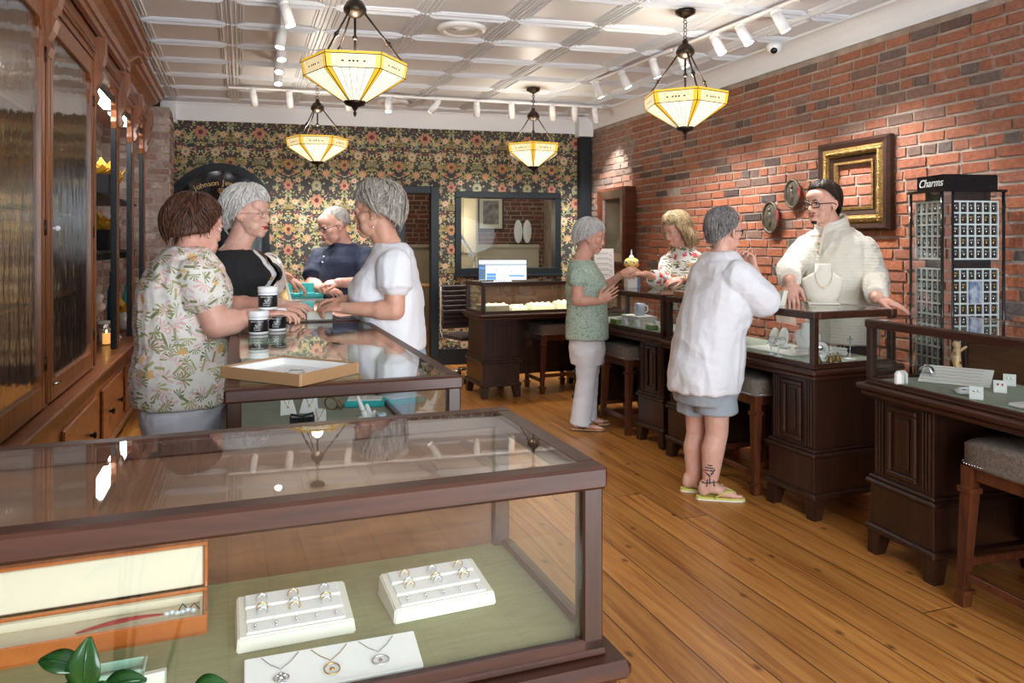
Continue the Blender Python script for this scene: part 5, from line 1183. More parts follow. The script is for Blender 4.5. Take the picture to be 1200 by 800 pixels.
def printmat(name, ground, layers, rough=.8):
    """layers: (scale, kind, colA, colB, thresh, seed) kind: 'palm' fan of leaflets, 'blob' soft flower, 'dot', 'leaf' """
    m, t, n, l, b = nt(name); tc = n.new('ShaderNodeTexCoord'); cur = None; b.inputs['Roughness'].default_value = rough
    def mt(op, a, b_=None, c_=None):
        k = n.new('ShaderNodeMath'); k.operation = op
        for i, v in enumerate((a, b_, c_)):
            if v is None: continue
            if isinstance(v, (int, float)): k.inputs[i].default_value = v
            else: l.new(v, k.inputs[i])
        return k.outputs[0]
    base = n.new('ShaderNodeRGB'); base.outputs[0].default_value = c4(ground); cur = base.outputs[0]
    for sca, kind, cA, cB, thr, seed in layers:
        mp = n.new('ShaderNodeMapping'); mp.inputs['Location'].default_value = (seed*1.37, seed*2.1, seed*.73); mp.inputs['Scale'].default_value = (sca, sca, sca); l.new(tc.outputs['Object'], mp.inputs[0])
        vo = n.new('ShaderNodeTexVoronoi'); vo.inputs['Scale'].default_value = 1; vo.inputs['Randomness'].default_value = .85; l.new(mp.outputs[0], vo.inputs['Vector'])
        df = n.new('ShaderNodeVectorMath'); df.operation = 'SUBTRACT'; l.new(mp.outputs[0], df.inputs[0]); l.new(vo.outputs['Position'], df.inputs[1])
        sx = n.new('ShaderNodeSeparateXYZ'); l.new(df.outputs[0], sx.inputs[0]); cl = n.new('ShaderNodeSeparateColor'); l.new(vo.outputs['Color'], cl.inputs[0])
        hor = mt('ADD', sx.outputs[0], sx.outputs[1]); ang = mt('ARCTAN2', sx.outputs[2], hor); ang2 = mt('ADD', ang, mt('MULTIPLY', cl.outputs[0], 6.28)); d_ = vo.outputs['Distance']
        if kind == 'palm': ray = mt('SINE', mt('MULTIPLY', ang2, 11)); f = mt('MULTIPLY', mt('GREATER_THAN', ray, mt('MULTIPLY_ADD', d_, 1.6, -.5)), mt('MULTIPLY', mt('LESS_THAN', d_, .55), mt('GREATER_THAN', mt('SINE', ang2), -.25)))
        elif kind == 'blob': ray = mt('MULTIPLY_ADD', mt('SINE', mt('MULTIPLY', ang2, 5)), .07, .36); f = mt('LESS_THAN', d_, ray)
        elif kind == 'leaf': xr = mt('ADD', mt('MULTIPLY', hor, mt('COSINE', mt('MULTIPLY', cl.outputs[0], 6.28))), mt('MULTIPLY', sx.outputs[2], mt('SINE', mt('MULTIPLY', cl.outputs[0], 6.28)))); f = mt('MULTIPLY', mt('LESS_THAN', mt('ABSOLUTE', xr), .11), mt('LESS_THAN', d_, .52))
        else: f = mt('LESS_THAN', d_, .24)
        f = mt('MULTIPLY', f, mt('GREATER_THAN', cl.outputs[1], thr))
        mc = n.new('ShaderNodeMix'); mc.data_type = 'RGBA'; mc.inputs['A'].default_value = c4(cA); mc.inputs['B'].default_value = c4(cB); l.new(cl.outputs[2], mc.inputs['Factor'])
        mx = n.new('ShaderNodeMix'); mx.data_type = 'RGBA'; l.new(f, mx.inputs['Factor']); l.new(cur, mx.inputs['A']); l.new(mc.outputs['Result'], mx.inputs['B']); cur = mx.outputs['Result']
    l.new(cur, b.inputs['Base Color']); return m
MT['palm_print'] = printmat('palm_print_cotton', (.78, .74, .68), [(13, 'palm', (.74, .42, .40), (.80, .58, .54), .05, 1), (15, 'palm', (.74, .46, .43), (.80, .62, .56), .3, 21), (17, 'palm', (.22, .24, .08), (.42, .42, .17), .25, 5), (22, 'leaf', (.20, .22, .09), (.46, .45, .20), .6, 9), (21, 'palm', (.15, .18, .07), (.36, .37, .15), .5, 29), (21, 'blob', (.74, .42, .14), (.78, .52, .24), .85, 12)])
MT['sage_print'] = printmat('sage_dotted_crepe', (.42, .56, .47), [(85, 'dot', (.03, .05, .04), (.08, .10, .09), .35, 2), (60, 'leaf', (.04, .07, .05), (.20, .28, .22), .62, 4), (48, 'dot', (.60, .70, .62), (.7, .78, .7), .5, 8)])
MT['bloom_print'] = printmat('flower_print_blouse', (.78, .77, .73), [(20, 'leaf', (.14, .18, .05), (.26, .29, .12), .3, 31), (24, 'leaf', (.03, .03, .03), (.10, .10, .08), .35, 3), (15, 'blob', (.62, .05, .08), (.75, .16, .22), .42, 6), (19, 'blob', (.65, .22, .10), (.70, .35, .15), .78, 15), (13, 'palm', (.14, .18, .05), (.24, .27, .10), .55, 11), (40, 'dot', (.02, .02, .02), (.5, .03, .06), .7, 14)])
# ---------------------------------------------------------------- generic figure
def figure(spec):
    f = V(spec['face']); bf = V(spec.get('body', spec['face'])); bf.z = 0; bf.normalize(); lat = bf.cross(V((0, 0, 1))).normalized()
    s = spec.get('s', 1.0); base = spec['base']
    root = thing('person', spec['label'], 'person', (base.x, base.y, 0)); off = V((base.x, base.y, 0))
    c, M3, hs = headframe(spec['head'], spec['face'], spec.get('up', (0, 0, 1)), s)
    neck = spec['neck']; T = spec['torso']; skin = spec.get('skin', 'skin_fair'); lips = spec.get('lips', 'lips')
    # --- body mesh
    bm = NB(); me = build_head(c, M3, hs, spec.get('jaw', 1), spec.get('nose', 1), neck, spec.get('plump', 1), spec.get('mouth', 0)); finish_head(bm, me, c, M3, hs, gaze=spec.get('gaze', 0))
    tb_ = NB(); loft(tb_, [(p_, a*.86, b_*.84) for p_, a, b_ in T], lat); ua = spec.get('arm_r', (.046, .040, .036, .024)) 
    for A in spec['arms']:
        limb(tb_, [A['sh'], A['el'], A['wr']], [ua[0], ua[2]*1.05, ua[3]]); m_ = A['el'].lerp(A['wr'], .3); cap(tb_, A['el'], m_, ua[2], ua[2]*1.08)
    legs = spec['legs']; lr = spec.get('leg_r', (.078, .055, .050, .036))
    for L in legs:
        limb(tb_, [L['hip'], L['kn'], L['an']], [lr[0], lr[1], lr[3]]); m_ = L['kn'].lerp(L['an'], .32); bk = -bf*.012; cap(tb_, L['kn'], m_+bk, lr[1]*.92, lr[2]*1.08); cap(tb_, m_+bk, L['an'], lr[2]*1.08, lr[3])
        fd = V(L.get('dir', bf)); fd.z = 0; fd.normalize(); a = L['an']; g = V((a.x, a.y, 0)); sd_ = fd.cross(V((0, 0, 1)))
        h_ = spec.get('sole', .012); ell(tb_, g-fd*.035+V((0, 0, .035+h_)), (.032, .032, .035)); cap(tb_, g-fd*.03+V((0, 0, .055+h_)), g+fd*.09+V((0, 0, .024+h_)), .034, .024); cap(tb_, a, g+V((0, 0, .05+h_)), lr[3], .036)
        cap(tb_, g+fd*.06+sd_*.018+V((0, 0, .022+h_)), g+fd*.125+sd_*.018+V((0, 0, .018+h_)), .022, .018); cap(tb_, g+fd*.05-sd_*.018+V((0, 0, .020+h_)), g+fd*.11-sd_*.022+V((0, 0, .016+h_)), .022, .016)
        for k in range(5):
            tp = g+fd*(.165-.010*k-(.004*k*k if k > 2 else 0))+sd_*((.030-.0155*k)*L.get('side', 1))+V((0, 0, .011+h_)); cap(tb_, tp-fd*.05, tp, .010 if k else .013, .0085 if k else .012, 8)
    mb2 = voxel(tb_, .0075, 2); bm.from_mesh(mb2)
    hb = NB()
    for A in spec['arms']:
        if 'hd' in A:
            cap(hb, A['wr'].lerp(A['el'], .12), A['wr']+V(A['hd']).normalized()*.012, ua[3]*1.02, ua[3]*.96, 16)
            hand(hb, A['wr'], A['hd'], A['n'], A['th'], A.get('curl', .5), A.get('hs', .96)*s, A.get('spread', .12), A.get('point'))
    if len(hb.verts): mh = voxel(hb, .0031, 1); bm.from_mesh(mh)
    else: hb.free()
    for f_ in bm.faces: f_.smooth = True
    if 'paint' in spec: spec['paint'](bm)
    bmesh.ops.translate(bm, vec=-off, verts=bm.verts)
    mats = [skin, lips, 'eye_white', 'iris', 'lash'] + (['ink'] if 'paint' in spec else [])
    obj('body', bm, mats, root, fix=False)
    # --- hair
    if 'hair' in spec:
        hc = spec['hair']; hb_ = hair_mesh(c, M3, hs, hc); 
        if hc.get('brows', True): brows(hb_, c, M3, hs, hc.get('bt', .003))
        for q in hc.get('extra', []):
            ell(hb_, c+M3 @ (V(q[0])*hs), V(q[1])*hs, M3, 14, 10)
        bmesh.ops.translate(hb_, vec=-off, verts=hb_.verts); obj('hair', hb_, hc['mat'], root, fix=True)
    if 'glasses' in spec:
        gb = NB(); g = spec['glasses']; glasses(gb, c, M3, hs, g.get('w', .021), g.get('h', .015), g.get('r', .0015), rect=g.get('rect', True)); bmesh.ops.translate(gb, vec=-off, verts=gb.verts); obj('spectacles', gb, g['mat'], root)
    # --- top
    for G in spec['tops']:
        gb = NB(); e_ = G.get('ease', .008); R3 = [(p_, a+e_, b_+e_) for p_, a, b_ in (G['rings'] if 'rings' in G else T)]
        if 'slice' in G: R3 = R3[G['slice'][0]:G['slice'][1]]
        loft(gb, R3, lat)
        for A in spec['arms']:
            sl = A.get('sleeve', G.get('sleeve', .55)); sr = G.get('sr', (.062, .060, .05))
            if sl <= 0: continue
            if sl <= 1: x, y, d_ = frame_of(A['el']-A['sh']); end = A['sh'].lerp(A['el'], sl); limb(gb, [A['sh'], end-d_*sr[1]*.4], [sr[0], sr[1]]); cyl(gb, A['sh'], end, sr[0]*.95, sr[1]*1.05, 20)
            else: e2 = A['el'].lerp(A['wr'], sl-1); limb(gb, [A['sh'], A['el']], [sr[0], sr[1]]); limb(gb, [A['el'], A['el'].lerp(e2, .8)], [sr[1], sr[2]]); cyl(gb, A['el'].lerp(e2, .4), e2, sr[2]*1.12, sr[2]*1.02, 20)
        for q in G.get('blobs', []): ell(gb, q[0], q[1])
        me = voxel(gb, G.get('vox', .0075), G.get('smooth', 4)); wrinkle(me, G.get('amp', .006), G.get('fr', (9, 9, 14)), G.get('seed', 1)); wrinkle(me, G.get('amp', .006)*.9, (11, 11, 4.5), G.get('seed', 1)+9); 
        if G.get('amp2', .0022): wrinkle(me, G.get('amp2', .0022), (24, 24, 30), 5)
        gb = NB(); gb.from_mesh(me)
        for f_ in gb.faces: f_.smooth = True
        if 'cut' in G:
            kill = [f_ for f_ in gb.faces if G['cut'](f_.calc_center_median(), lat, bf)]; bmesh.ops.delete(gb, geom=kill, context='FACES')
        bmesh.ops.translate(gb, vec=-off, verts=gb.verts); obj(G['name'], gb, G['mat'], root, fix=False)
    # --- trousers / shorts
    if 'bottom' in spec:
        G = spec['bottom']; gb = NB(); loft(gb, [(p_, a, b_) for p_, a, b_ in G['rings']], lat); tr = G['r']
        for L in legs:
            if G.get('to', 1) < 1: kx = L['hip'].lerp(L['kn'], G['to']); dn_ = (L['kn']-L['hip']).normalized(); cyl(gb, L['hip']+V((0, 0, .02)), kx, tr[0], tr[1], 24); ell(gb, L['hip'], tr[0])
            else:
                a2 = V((L['an'].x, L['an'].y, G.get('hem', .05))); limb(gb, [L['hip'], L['kn']], [tr[0], tr[1]]); cyl(gb, L['kn'], a2, tr[1], tr[2], 22); ell(gb, L['kn'], tr[1])
        me = voxel(gb, .0075, 3); wrinkle(me, G.get('amp', .005), (8, 8, 16), 3); gb = NB(); gb.from_mesh(me)
        for f_ in gb.faces: f_.smooth = True
        bmesh.ops.translate(gb, vec=-off, verts=gb.verts); obj(G['name'], gb, G['mat'], root, fix=False)
    # --- shoes
    if 'shoes' in spec:
        S = spec['shoes']
        for L in legs:
            fd = V(L.get('dir', bf)); fd.z = 0; fd.normalize(); g = V((L['an'].x, L['an'].y, 0)); sd_ = fd.cross(V((0, 0, 1)))*L.get('side', 1); M = mframe(g-off, sd_, fd, (0, 0, 1))
            if M.determinant() < 0: pass
            outl = [(-.030, -.05), (-.034, .02), (-.040, .10), (-.034, .16), (-.015, .185), (.012, .190), (.034, .17), (.040, .12), (.034, .05), (.031, -.02), (.022, -.068), (0, -.078), (-.02, -.070)]
            mb = NB(); prism(mb, outl, 0, .006 if S['kind'] == 'thong' else .012, M, 1); prism(mb, [(x*.97, y*.985) for x, y in outl], .006, .018, M, 0)
            sh_ = obj('shoe', mb, [S['mat'], S['sole']], root)
            mb = NB()
            if S['kind'] == 'thong':
                q = lambda x, y, z: M @ V((x, y, z))
                for sx in (-1, 1): tube(mb, [q(.010, .150, .022), q(.012, .135, .047), q(.006+sx*.026, .085, .062-.004*sx), q(sx*.037, .02, .018)], [.004, .010, .012, .010], 8, flat=.4)
            elif S['kind'] == 'shoe':
                ell(mb, M @ V((0, .06, .035)), (.045, .045, .03)); 
                M3_ = M.to_3x3(); ell(mb, M @ V((0, .085, .03)), (.040, .095, .030), M3_); ell(mb, M @ V((0, -.02, .045)), (.036, .055, .045), M3_)
            obj('upper' if S['kind'] == 'shoe' else 'strap', mb, S.get('strap', S['mat']), sh_)
    return root
def ringsP(rows):  # (px, py, Z, half width px-free metres, half depth)
    return [(P(a, b_, z), ra, rb) for a, b_, z, ra, rb in rows]
def stand_legs(x, y, bf, hipz, sep=.10, z_kn=.47, z_an=.09, step=.0):
    bf = V(bf); bf.z = 0; bf.normalize(); lat = bf.cross(V((0, 0, 1))); out = []
    for sx in (-1, 1):
        h = V((x, y, 0))+lat*sx*sep; d_ = bf*step*sx
        out.append(dict(hip=h+V((0, 0, hipz)), kn=h*1.0+d_*.5+bf*.02+V((0, 0, z_kn)), an=h+d_+V((0, 0, z_an)), side=-sx*-1))
    return out
# ---- woman in palm print top (left, back to camera)
Z = 3.0; bf = V((.80, .60, 0)); hx = P(216, 480, Z)
figure(dict(label='woman with short auburn hair, pink palm print top and white trousers, left of the jars', base=V((hx.x, hx.y, 0)), head=P(231, 268, Z), face=(.50, .85, -.12), neck=P(222, 294, Z-.0), skin='skin_pink', plump=1.08,
    torso=ringsP([(214, 470, Z, .185, .165), (214, 440, Z, .190, .170), (214, 405, Z, .165, .150), (214, 372, Z, .172, .158), (216, 340, Z, .180, .155), (218, 316, Z, .178, .120), (220, 300, Z, .120, .085), (222, 291, Z, .075, .065)]),
    arms=[dict(sh=P(233, 326, Z-.13), el=P(254, 381, Z-.14), wr=P(308, 368, Z-.02), hd=(1, .25, .05), n=(0, 0, 1), th=(0, 1, 0), curl=.6, sleeve=.52), dict(sh=P(222, 318, Z+.16), el=P(262, 360, Z+.28), wr=P(318, 362, Z+.22), hd=(1, .1, .0), n=(0, 0, 1), th=(0, -1, 0), curl=.5, sleeve=.52)],
    arm_r=(.060, .050, .050, .029), legs=stand_legs(hx.x, hx.y, bf, .82, .09), body=bf,
    hair=dict(mat='h_brown', r=(.100, .118, .106), c=(0, -.022, .030), end=(60, 122, 142), swirl=.7, noise=.007, freq=14, nlock=210, lr=.007, puff=.010, wob=.08, seed=3, bt=.003),
    tops=[dict(name='printed_top', mat='palm_print', sleeve=.52, sr=(.080, .076, .06), amp=.009, fr=(6, 6, 13), ease=.012, blobs=[(P(240, 372, Z-.03), (.09, .09, .08))])],
    bottom=dict(name='trousers', mat='white_denim', rings=ringsP([(214, 520, Z, .155, .135), (214, 480, Z, .172, .155), (214, 455, Z, .165, .15)]), r=(.098, .072, .062), amp=.007), shoes=dict(kind='shoe', mat='white_card', sole='black_paint')))
# ---- woman in black cardigan
Z = 3.72; bf = V((.97, -.10, 0)); hx = P(236, 400, Z)
figure(dict(label='woman with white hair and glasses in black cardigan over white top, looking right', base=V((hx.x, hx.y, 0)), head=P(292, 251, Z), face=(.98, -.16, -.04), neck=P(277, 288, Z), lips='lips_red', plump=1.1, mouth=1, skin='skin_fair',
    torso=ringsP([(236, 425, Z, .165, .135), (240, 400, Z, .155, .13), (252, 372, Z, .16, .14), (268, 345, Z, .175, .155), (282, 322, Z, .185, .155), (278, 305, Z, .165, .115), (275, 294, Z, .11, .085), (277, 285, Z, .07, .062)]),
    arms=[dict(sh=P(262, 314, Z-.17), el=P(268, 358, Z-.20), wr=P(328, 356, Z-.26), hd=(1, -.1, -.12), n=(.1, -.3, 1), th=(0, 1, 0), curl=.35, spread=.25, sleeve=.98), dict(sh=P(278, 312, Z+.17), el=P(316, 322, Z+.38), wr=P(337, 325, Z+.62), hd=(.75, .35, -.5), n=(.3, -.1, 1), th=(1, 0, 0), curl=.5, sleeve=1.15)],
    arm_r=(.052, .046, .044, .028), legs=stand_legs(hx.x, hx.y, bf, .84, .09), body=bf,
    hair=dict(mat='h_white', r=(.098, .118, .108), c=(0, -.020, .034), end=(70, 120, 156), swirl=1.2, noise=.009, freq=14, nlock=200, lr=.0085, puff=.016, wob=.10, seed=8, bt=.003), glasses=dict(mat='frame_gold', w=.020, h=.015, r=.0013),
    tops=[dict(name='white_top', mat='white_cotton', sleeve=0.3, sr=(.055, .05, .05), ease=.002, slice=(0, 7)),
          dict(name='cardigan', mat='black_fabric', sleeve=1.0, sr=(.070, .062, .052), ease=.018, slice=(0, 7), amp=.008, cut=lambda p_, lat, bf_: (p_-P(277, 340, 3.72)).dot(bf_) > .045 and abs((p_-P(277, 340, 3.72)).dot(lat)+.02) < .055+.10*max(0, (1.38-p_.z)*.5))],
    bottom=dict(name='trousers', mat='charcoal_trousers', rings=ringsP([(236, 440, Z, .14, .12), (236, 415, Z, .155, .13), (238, 395, Z, .145, .12)]), r=(.092, .068, .06)), shoes=dict(kind='shoe', mat='black_paint', sole='black_paint')))
# ---- man in navy polo
Z = 5.4; bf = V((-.72, -.60, 0)); hx = P(404, 372, Z)
figure(dict(label='balding man in glasses and navy polo shirt, looking down at the counter', base=V((hx.x, hx.y, 0)), head=P(391, 264, Z-.05), face=(-.72, -.58, -.34), neck=P(402, 287, Z), s=1.10, skin='skin_pink', jaw=1.15, plump=1.08, nose=1.15,
    torso=ringsP([(405, 385, Z, .17, .15), (404, 368, Z, .18, .16), (403, 345, Z, .19, .165), (402, 322, Z, .205, .16), (402, 307, Z, .215, .145), (402, 296, Z, .17, .11), (402, 286, Z, .085, .075)]),
    arms=[dict(sh=P(376, 303, Z+.08), el=P(366, 333, Z-.08), wr=P(379, 339, Z-.36), hd=(.85, -.35, -.15), n=(0, -.4, 1), th=(0, 0, 1), curl=.9, sleeve=.75), dict(sh=P(430, 303, Z-.08), el=P(437, 332, Z-.22), wr=P(398, 331, Z-.42), hd=(-.95, -.05, -.05), n=(0, -.4, 1), th=(0, -.5, .6), curl=.8, sleeve=.75)],
    arm_r=(.058, .05, .048, .032), legs=stand_legs(hx.x, hx.y, bf, .88, .10, .5), body=bf,
    hair=dict(mat='h_thin', r=(.079, .101, .090), c=(0, -.020, .026), end=(20, 104, 132), swirl=.2, noise=.003, nlock=150, lr=.003, puff=.000, seed=4, bt=.0028), glasses=dict(mat='frame_black', w=.022, h=.013, r=.0018),
    tops=[dict(name='polo_shirt', mat='navy', sleeve=.75, sr=(.085, .080, .06), ease=.012, amp=.008, fr=(6, 6, 9))],
    bottom=dict(name='trousers', mat='charcoal_trousers', rings=ringsP([(405, 395, Z, .16, .14), (405, 380, Z, .175, .155), (404, 366, Z, .17, .15)]), r=(.098, .075, .065)), shoes=dict(kind='shoe', mat='black_paint', sole='black_paint')))
# ---- woman in white T-shirt, grey hair, facing left
Z = 3.5; bf = V((-1, .05, 0)); hx = P(466, 410, Z)
figure(dict(label='grey haired woman in white short sleeved top with ear ring, facing left beside the counter', base=V((hx.x, hx.y, 0)), head=P(441, 249, Z), face=(-.99, .10, -.10), neck=P(456, 287, Z), skin='skin_tan', nose=1.1,
    torso=ringsP([(467, 408, Z, .150, .105), (465, 388, Z, .155, .115), (459, 368, Z, .158, .130), (452, 346, Z, .168, .155), (453, 326, Z, .175, .125), (458, 308, Z, .165, .095), (460, 294, Z, .105, .075), (457, 286, Z, .066, .06)]),
    arms=[dict(sh=P(462, 312, Z-.17), el=P(463, 364, Z-.20), wr=P(405, 361, Z-.18), hd=(-1, .12, .05), n=(0, -.35, 1), th=(0, -.2, 1), curl=.8, sleeve=.50), dict(sh=P(458, 308, Z+.16), el=P(448, 352, Z+.16), wr=P(404, 352, Z+.0), hd=(-.9, -.3, -.05), n=(0, .3, 1), th=(0, -.4, 1), curl=.8, sleeve=.55)],
    arm_r=(.050, .044, .042, .027), legs=stand_legs(hx.x, hx.y, bf, .84, .08), body=bf,
    hair=dict(mat='h_grey', r=(.094, .120, .112), c=(0, -.018, .034), end=(72, 106, 156), swirl=1.0, noise=.008, freq=13, nlock=200, lr=.0075, puff=.014, wob=.08, seed=12, bt=.0026), glasses=dict(mat='frame_gold', w=.020, h=.013, r=.0015),
    tops=[dict(name='white_top', mat='white_cotton', sleeve=.5, sr=(.076, .074, .06), ease=.010, amp=.008, fr=(5, 5, 8), blobs=[(P(424, 341, Z-.05), (.06, .07, .065)), (P(424, 341, Z+.07), (.06, .07, .065))])],
    bottom=dict(name='jeans', mat='light_denim', rings=ringsP([(467, 440, Z, .14, .12), (467, 420, Z, .152, .125), (467, 402, Z, .145, .11)]), r=(.088, .065, .058)), shoes=dict(kind='shoe', mat='white_card', sole='white_card')))
# ---- woman in sage top
Z = 5.82; bf = V((.99, -.12, 0)); hx = P(688, 430, Z); A1 = P(684, 494, Z-.04); A2 = P(692, 489, Z+.12)
def gp(px, py): Y = HC*FPX/(py-HY); return V(((px-600)*Y/FPX, Y, 0))
figure(dict(label='woman with silver bob in sage dotted top and white jeans, facing right', base=V((hx.x, hx.y, 0)), head=P(692, 278, Z), face=(.97, -.18, -.22), neck=P(682, 302, Z), s=1.05, skin='skin_pink', plump=1.03,
    torso=ringsP([(688, 396, Z, .160, .150), (688, 380, Z, .160, .148), (688, 362, Z, .150, .138), (688, 342, Z, .155, .150), (686, 326, Z, .165, .130), (683, 313, Z, .150, .100), (682, 305, Z, .09, .07)]),
    arms=[dict(sh=P(678, 326, Z-.15), el=P(677, 352, Z-.18), wr=P(702, 353, Z-.25), hd=(.75, -.1, .5), n=(.3, -1, .2), th=(0, 0, 1), curl=.15, sleeve=.25, hs=1.0), dict(sh=P(690, 320, Z+.15), el=P(708, 338, Z+.22), wr=P(727, 322, Z+.10), hd=(.9, .0, .45), n=(-.3, -.6, .7), th=(.2, -.5, -.5), curl=.55, sleeve=.25, hs=1.0)],
    arm_r=(.052, .046, .042, .027), legs=[dict(hip=P(688, 415, Z-.08), kn=P(687, 445, Z-.07), an=P(680, 489, Z-.06), side=1, dir=(1, -.12, 0)), dict(hip=P(690, 415, Z+.08), kn=P(690, 445, Z+.10), an=P(687, 487, Z+.12), side=-1, dir=(1, -.12, 0))], leg_r=(.075, .055, .05, .036), body=bf, sole=.016,
    hair=dict(mat='h_silver', r=(.095, .116, .108), c=(0, -.018, .034), end=(72, 120, 158), swirl=.6, noise=.006, freq=12, nlock=190, lr=.0065, puff=.007, seed=17, bt=.0026),
    tops=[dict(name='sage_top', mat='sage_print', sleeve=.25, sr=(.070, .066, .06), ease=.012, amp=.007, fr=(6, 6, 8))],
    bottom=dict(name='white_jeans', mat='white_denim', rings=ringsP([(688, 425, Z, .145, .125), (688, 408, Z, .155, .14), (688, 392, Z, .148, .13)]), r=(.096, .074, .080), amp=.006, hem=.045), shoes=dict(kind='thong', mat='pine', sole='black_paint', strap='antique_gold')))
# ---- blonde woman behind the far right counter
Z = 6.3; bf = V((-.80, -.55, 0)); hx = P(806, 380, Z)
figure(dict(label='blonde woman with glasses in flower print blouse behind the counter by the brick wall', base=V((hx.x, hx.y, 0)), head=P(792, 269, Z-.05), face=(-.82, -.50, -.34), neck=P(801, 292, Z), s=1.08, skin='skin_pink',
    torso=ringsP([(806, 385, Z, .16, .14), (806, 365, Z, .15, .13), (805, 345, Z, .16, .15), (804, 326, Z, .185, .16), (803, 311, Z, .190, .135), (802, 300, Z, .155, .10), (801, 290, Z, .078, .066)]),
    arms=[dict(sh=P(783, 309, Z+.06), el=P(779, 331, Z-.12), wr=P(757, 321, Z-.38), hd=(-.9, -.25, .08), n=(0, -.3, 1), th=(0, -.2, 1), curl=.6, sleeve=1.62), dict(sh=P(824, 311, Z-.06), el=P(833, 335, Z-.22), wr=P(800, 327, Z-.38), hd=(-.95, -.1, -.12), n=(0, -.5, 1), th=(0, -.5, .6), curl=.5, sleeve=1.62)],
    arm_r=(.052, .046, .040, .026), legs=stand_legs(hx.x, hx.y, bf, .84, .09), body=bf,
    hair=dict(mat='h_blonde', r=(.098, .116, .108), c=(0, -.016, .034), end=(74, 90, 92), swirl=.7, noise=.008, freq=14, nlock=150, lr=.013, drop=.19, umax=1.03, seed=23, bt=.0028, puff=.008), glasses=dict(mat='frame_gold', w=.020, h=.012, r=.0014),
    tops=[dict(name='print_blouse', mat='bloom_print', sleeve=1.6, sr=(.072, .068, .062), ease=.012, amp=.008, fr=(6, 6, 9))],
    bottom=dict(name='trousers', mat='charcoal_trousers', rings=ringsP([(806, 395, Z, .15, .13), (806, 380, Z, .16, .14), (806, 365, Z, .15, .13)]), r=(.09, .068, .06)), shoes=dict(kind='shoe', mat='black_paint', sole='black_paint')))
# ---- woman in white T-shirt and grey shorts, tattooed ankle
Z = 4.22; bf = V((.86, .50, 0)); MT['ink'] = mat('tattoo_ink', (.05, .055, .06), .5)
an1, an2 = P(832, 568, 4.20), P(812, 566, 4.36)
MT['yellow_foam'] = mat('pale_yellow_foam', (.66, .66, .16), .6)
def tattoo(bm):
    rnd = random.Random(3); segs = []
    def pt(px, py): return P(px, py, 4.16)
    base = [((831, 556), (832, 566)), ((827, 553), (831, 558)), ((836, 553), (832, 558)), ((825, 551), (838, 551)), ((827, 548), (836, 548)), ((830, 545), (834, 546)), ((826, 566), (841, 565)), ((829, 562), (828, 570)), ((836, 562), (837, 569)), ((822, 564), (826, 566)), ((841, 565), (843, 561))]
    for f_ in bm.faces:
        q = f_.calc_center_median()
        if q.y < 4.35 and .08 < q.z < .22:
            px = 600+q.x*FPX/q.y; py = HY+(HC-q.z)*FPX/q.y
            if f_.normal.y > .25: continue
            for (a, b_) in base:
                A, B_ = V(a), V(b_); d_ = B_-A; k = max(0, min(1, (V((px, py))-A).dot(d_)/d_.length_squared)); 
                if (V((px, py))-A-d_*k).length < .8: f_.material_index = 5; break
figure(dict(label='woman in white T-shirt, grey shorts and yellow flip-flops leaning on the counter', base=V((hx.x*0+an1.x, an1.y, 0)), head=P(849, 271, Z), face=(.84, .52, -.05), neck=P(845, 298, Z), skin='skin_fair', plump=1.04, paint=tattoo,
    torso=ringsP([(824, 456, Z, .172, .160), (826, 436, Z, .180, .172), (829, 412, Z, .178, .168), (834, 384, Z, .172, .155), (843, 352, Z, .188, .150), (847, 330, Z, .190, .135), (845, 314, Z, .165, .105), (844, 303, Z, .10, .075), (845, 296, Z, .068, .06)]),
    arms=[dict(sh=P(866, 326, Z-.15), el=P(893, 352, Z-.12), wr=P(884, 316, Z+.04), hd=(-.25, .15, 1), n=(1, .3, .1), th=(-.5, 1, 0), curl=.9, sleeve=1.05), dict(sh=P(842, 320, Z+.20), el=P(868, 350, Z+.34), wr=P(878, 316, Z+.16), hd=(.05, .0, 1), n=(.3, 1, .1), th=(-1, 0, 0), curl=.9, sleeve=1.0)],
    arm_r=(.055, .048, .046, .028), legs=[dict(hip=P(838, 445, Z-.02), kn=P(840, 506, Z-.02), an=P(832, 568, Z-.02), side=1, dir=(.95, -.12, 0)), dict(hip=P(818, 445, Z+.12), kn=P(817, 505, Z+.14), an=P(813, 563, Z+.12), side=-1, dir=(.90, -.1, 0))],
    leg_r=(.085, .063, .060, .040), body=bf, sole=.018,
    hair=dict(mat='h_salt', r=(.086, .110, .103), c=(0, -.018, .034), end=(62, 106, 158), swirl=.6, noise=.004, freq=14, nlock=260, lr=.0045, puff=.006, seed=31, bt=.003), glasses=dict(mat='frame_black', w=.022, h=.014, r=.0024),
    tops=[dict(name='white_tshirt', mat='white_cotton', sleeve=1.0, sr=(.090, .088, .08), ease=.014, amp=.012, fr=(5, 5, 7), amp2=.003)],
    bottom=dict(name='grey_shorts', mat='grey_marl', rings=ringsP([(826, 470, Z+.03, .165, .155), (826, 452, Z+.03, .18, .17), (826, 436, Z+.03, .175, .16)]), r=(.105, .118, .1), to=.62, amp=.006), shoes=dict(kind='thong', mat='yellow_foam', sole='white_card')))
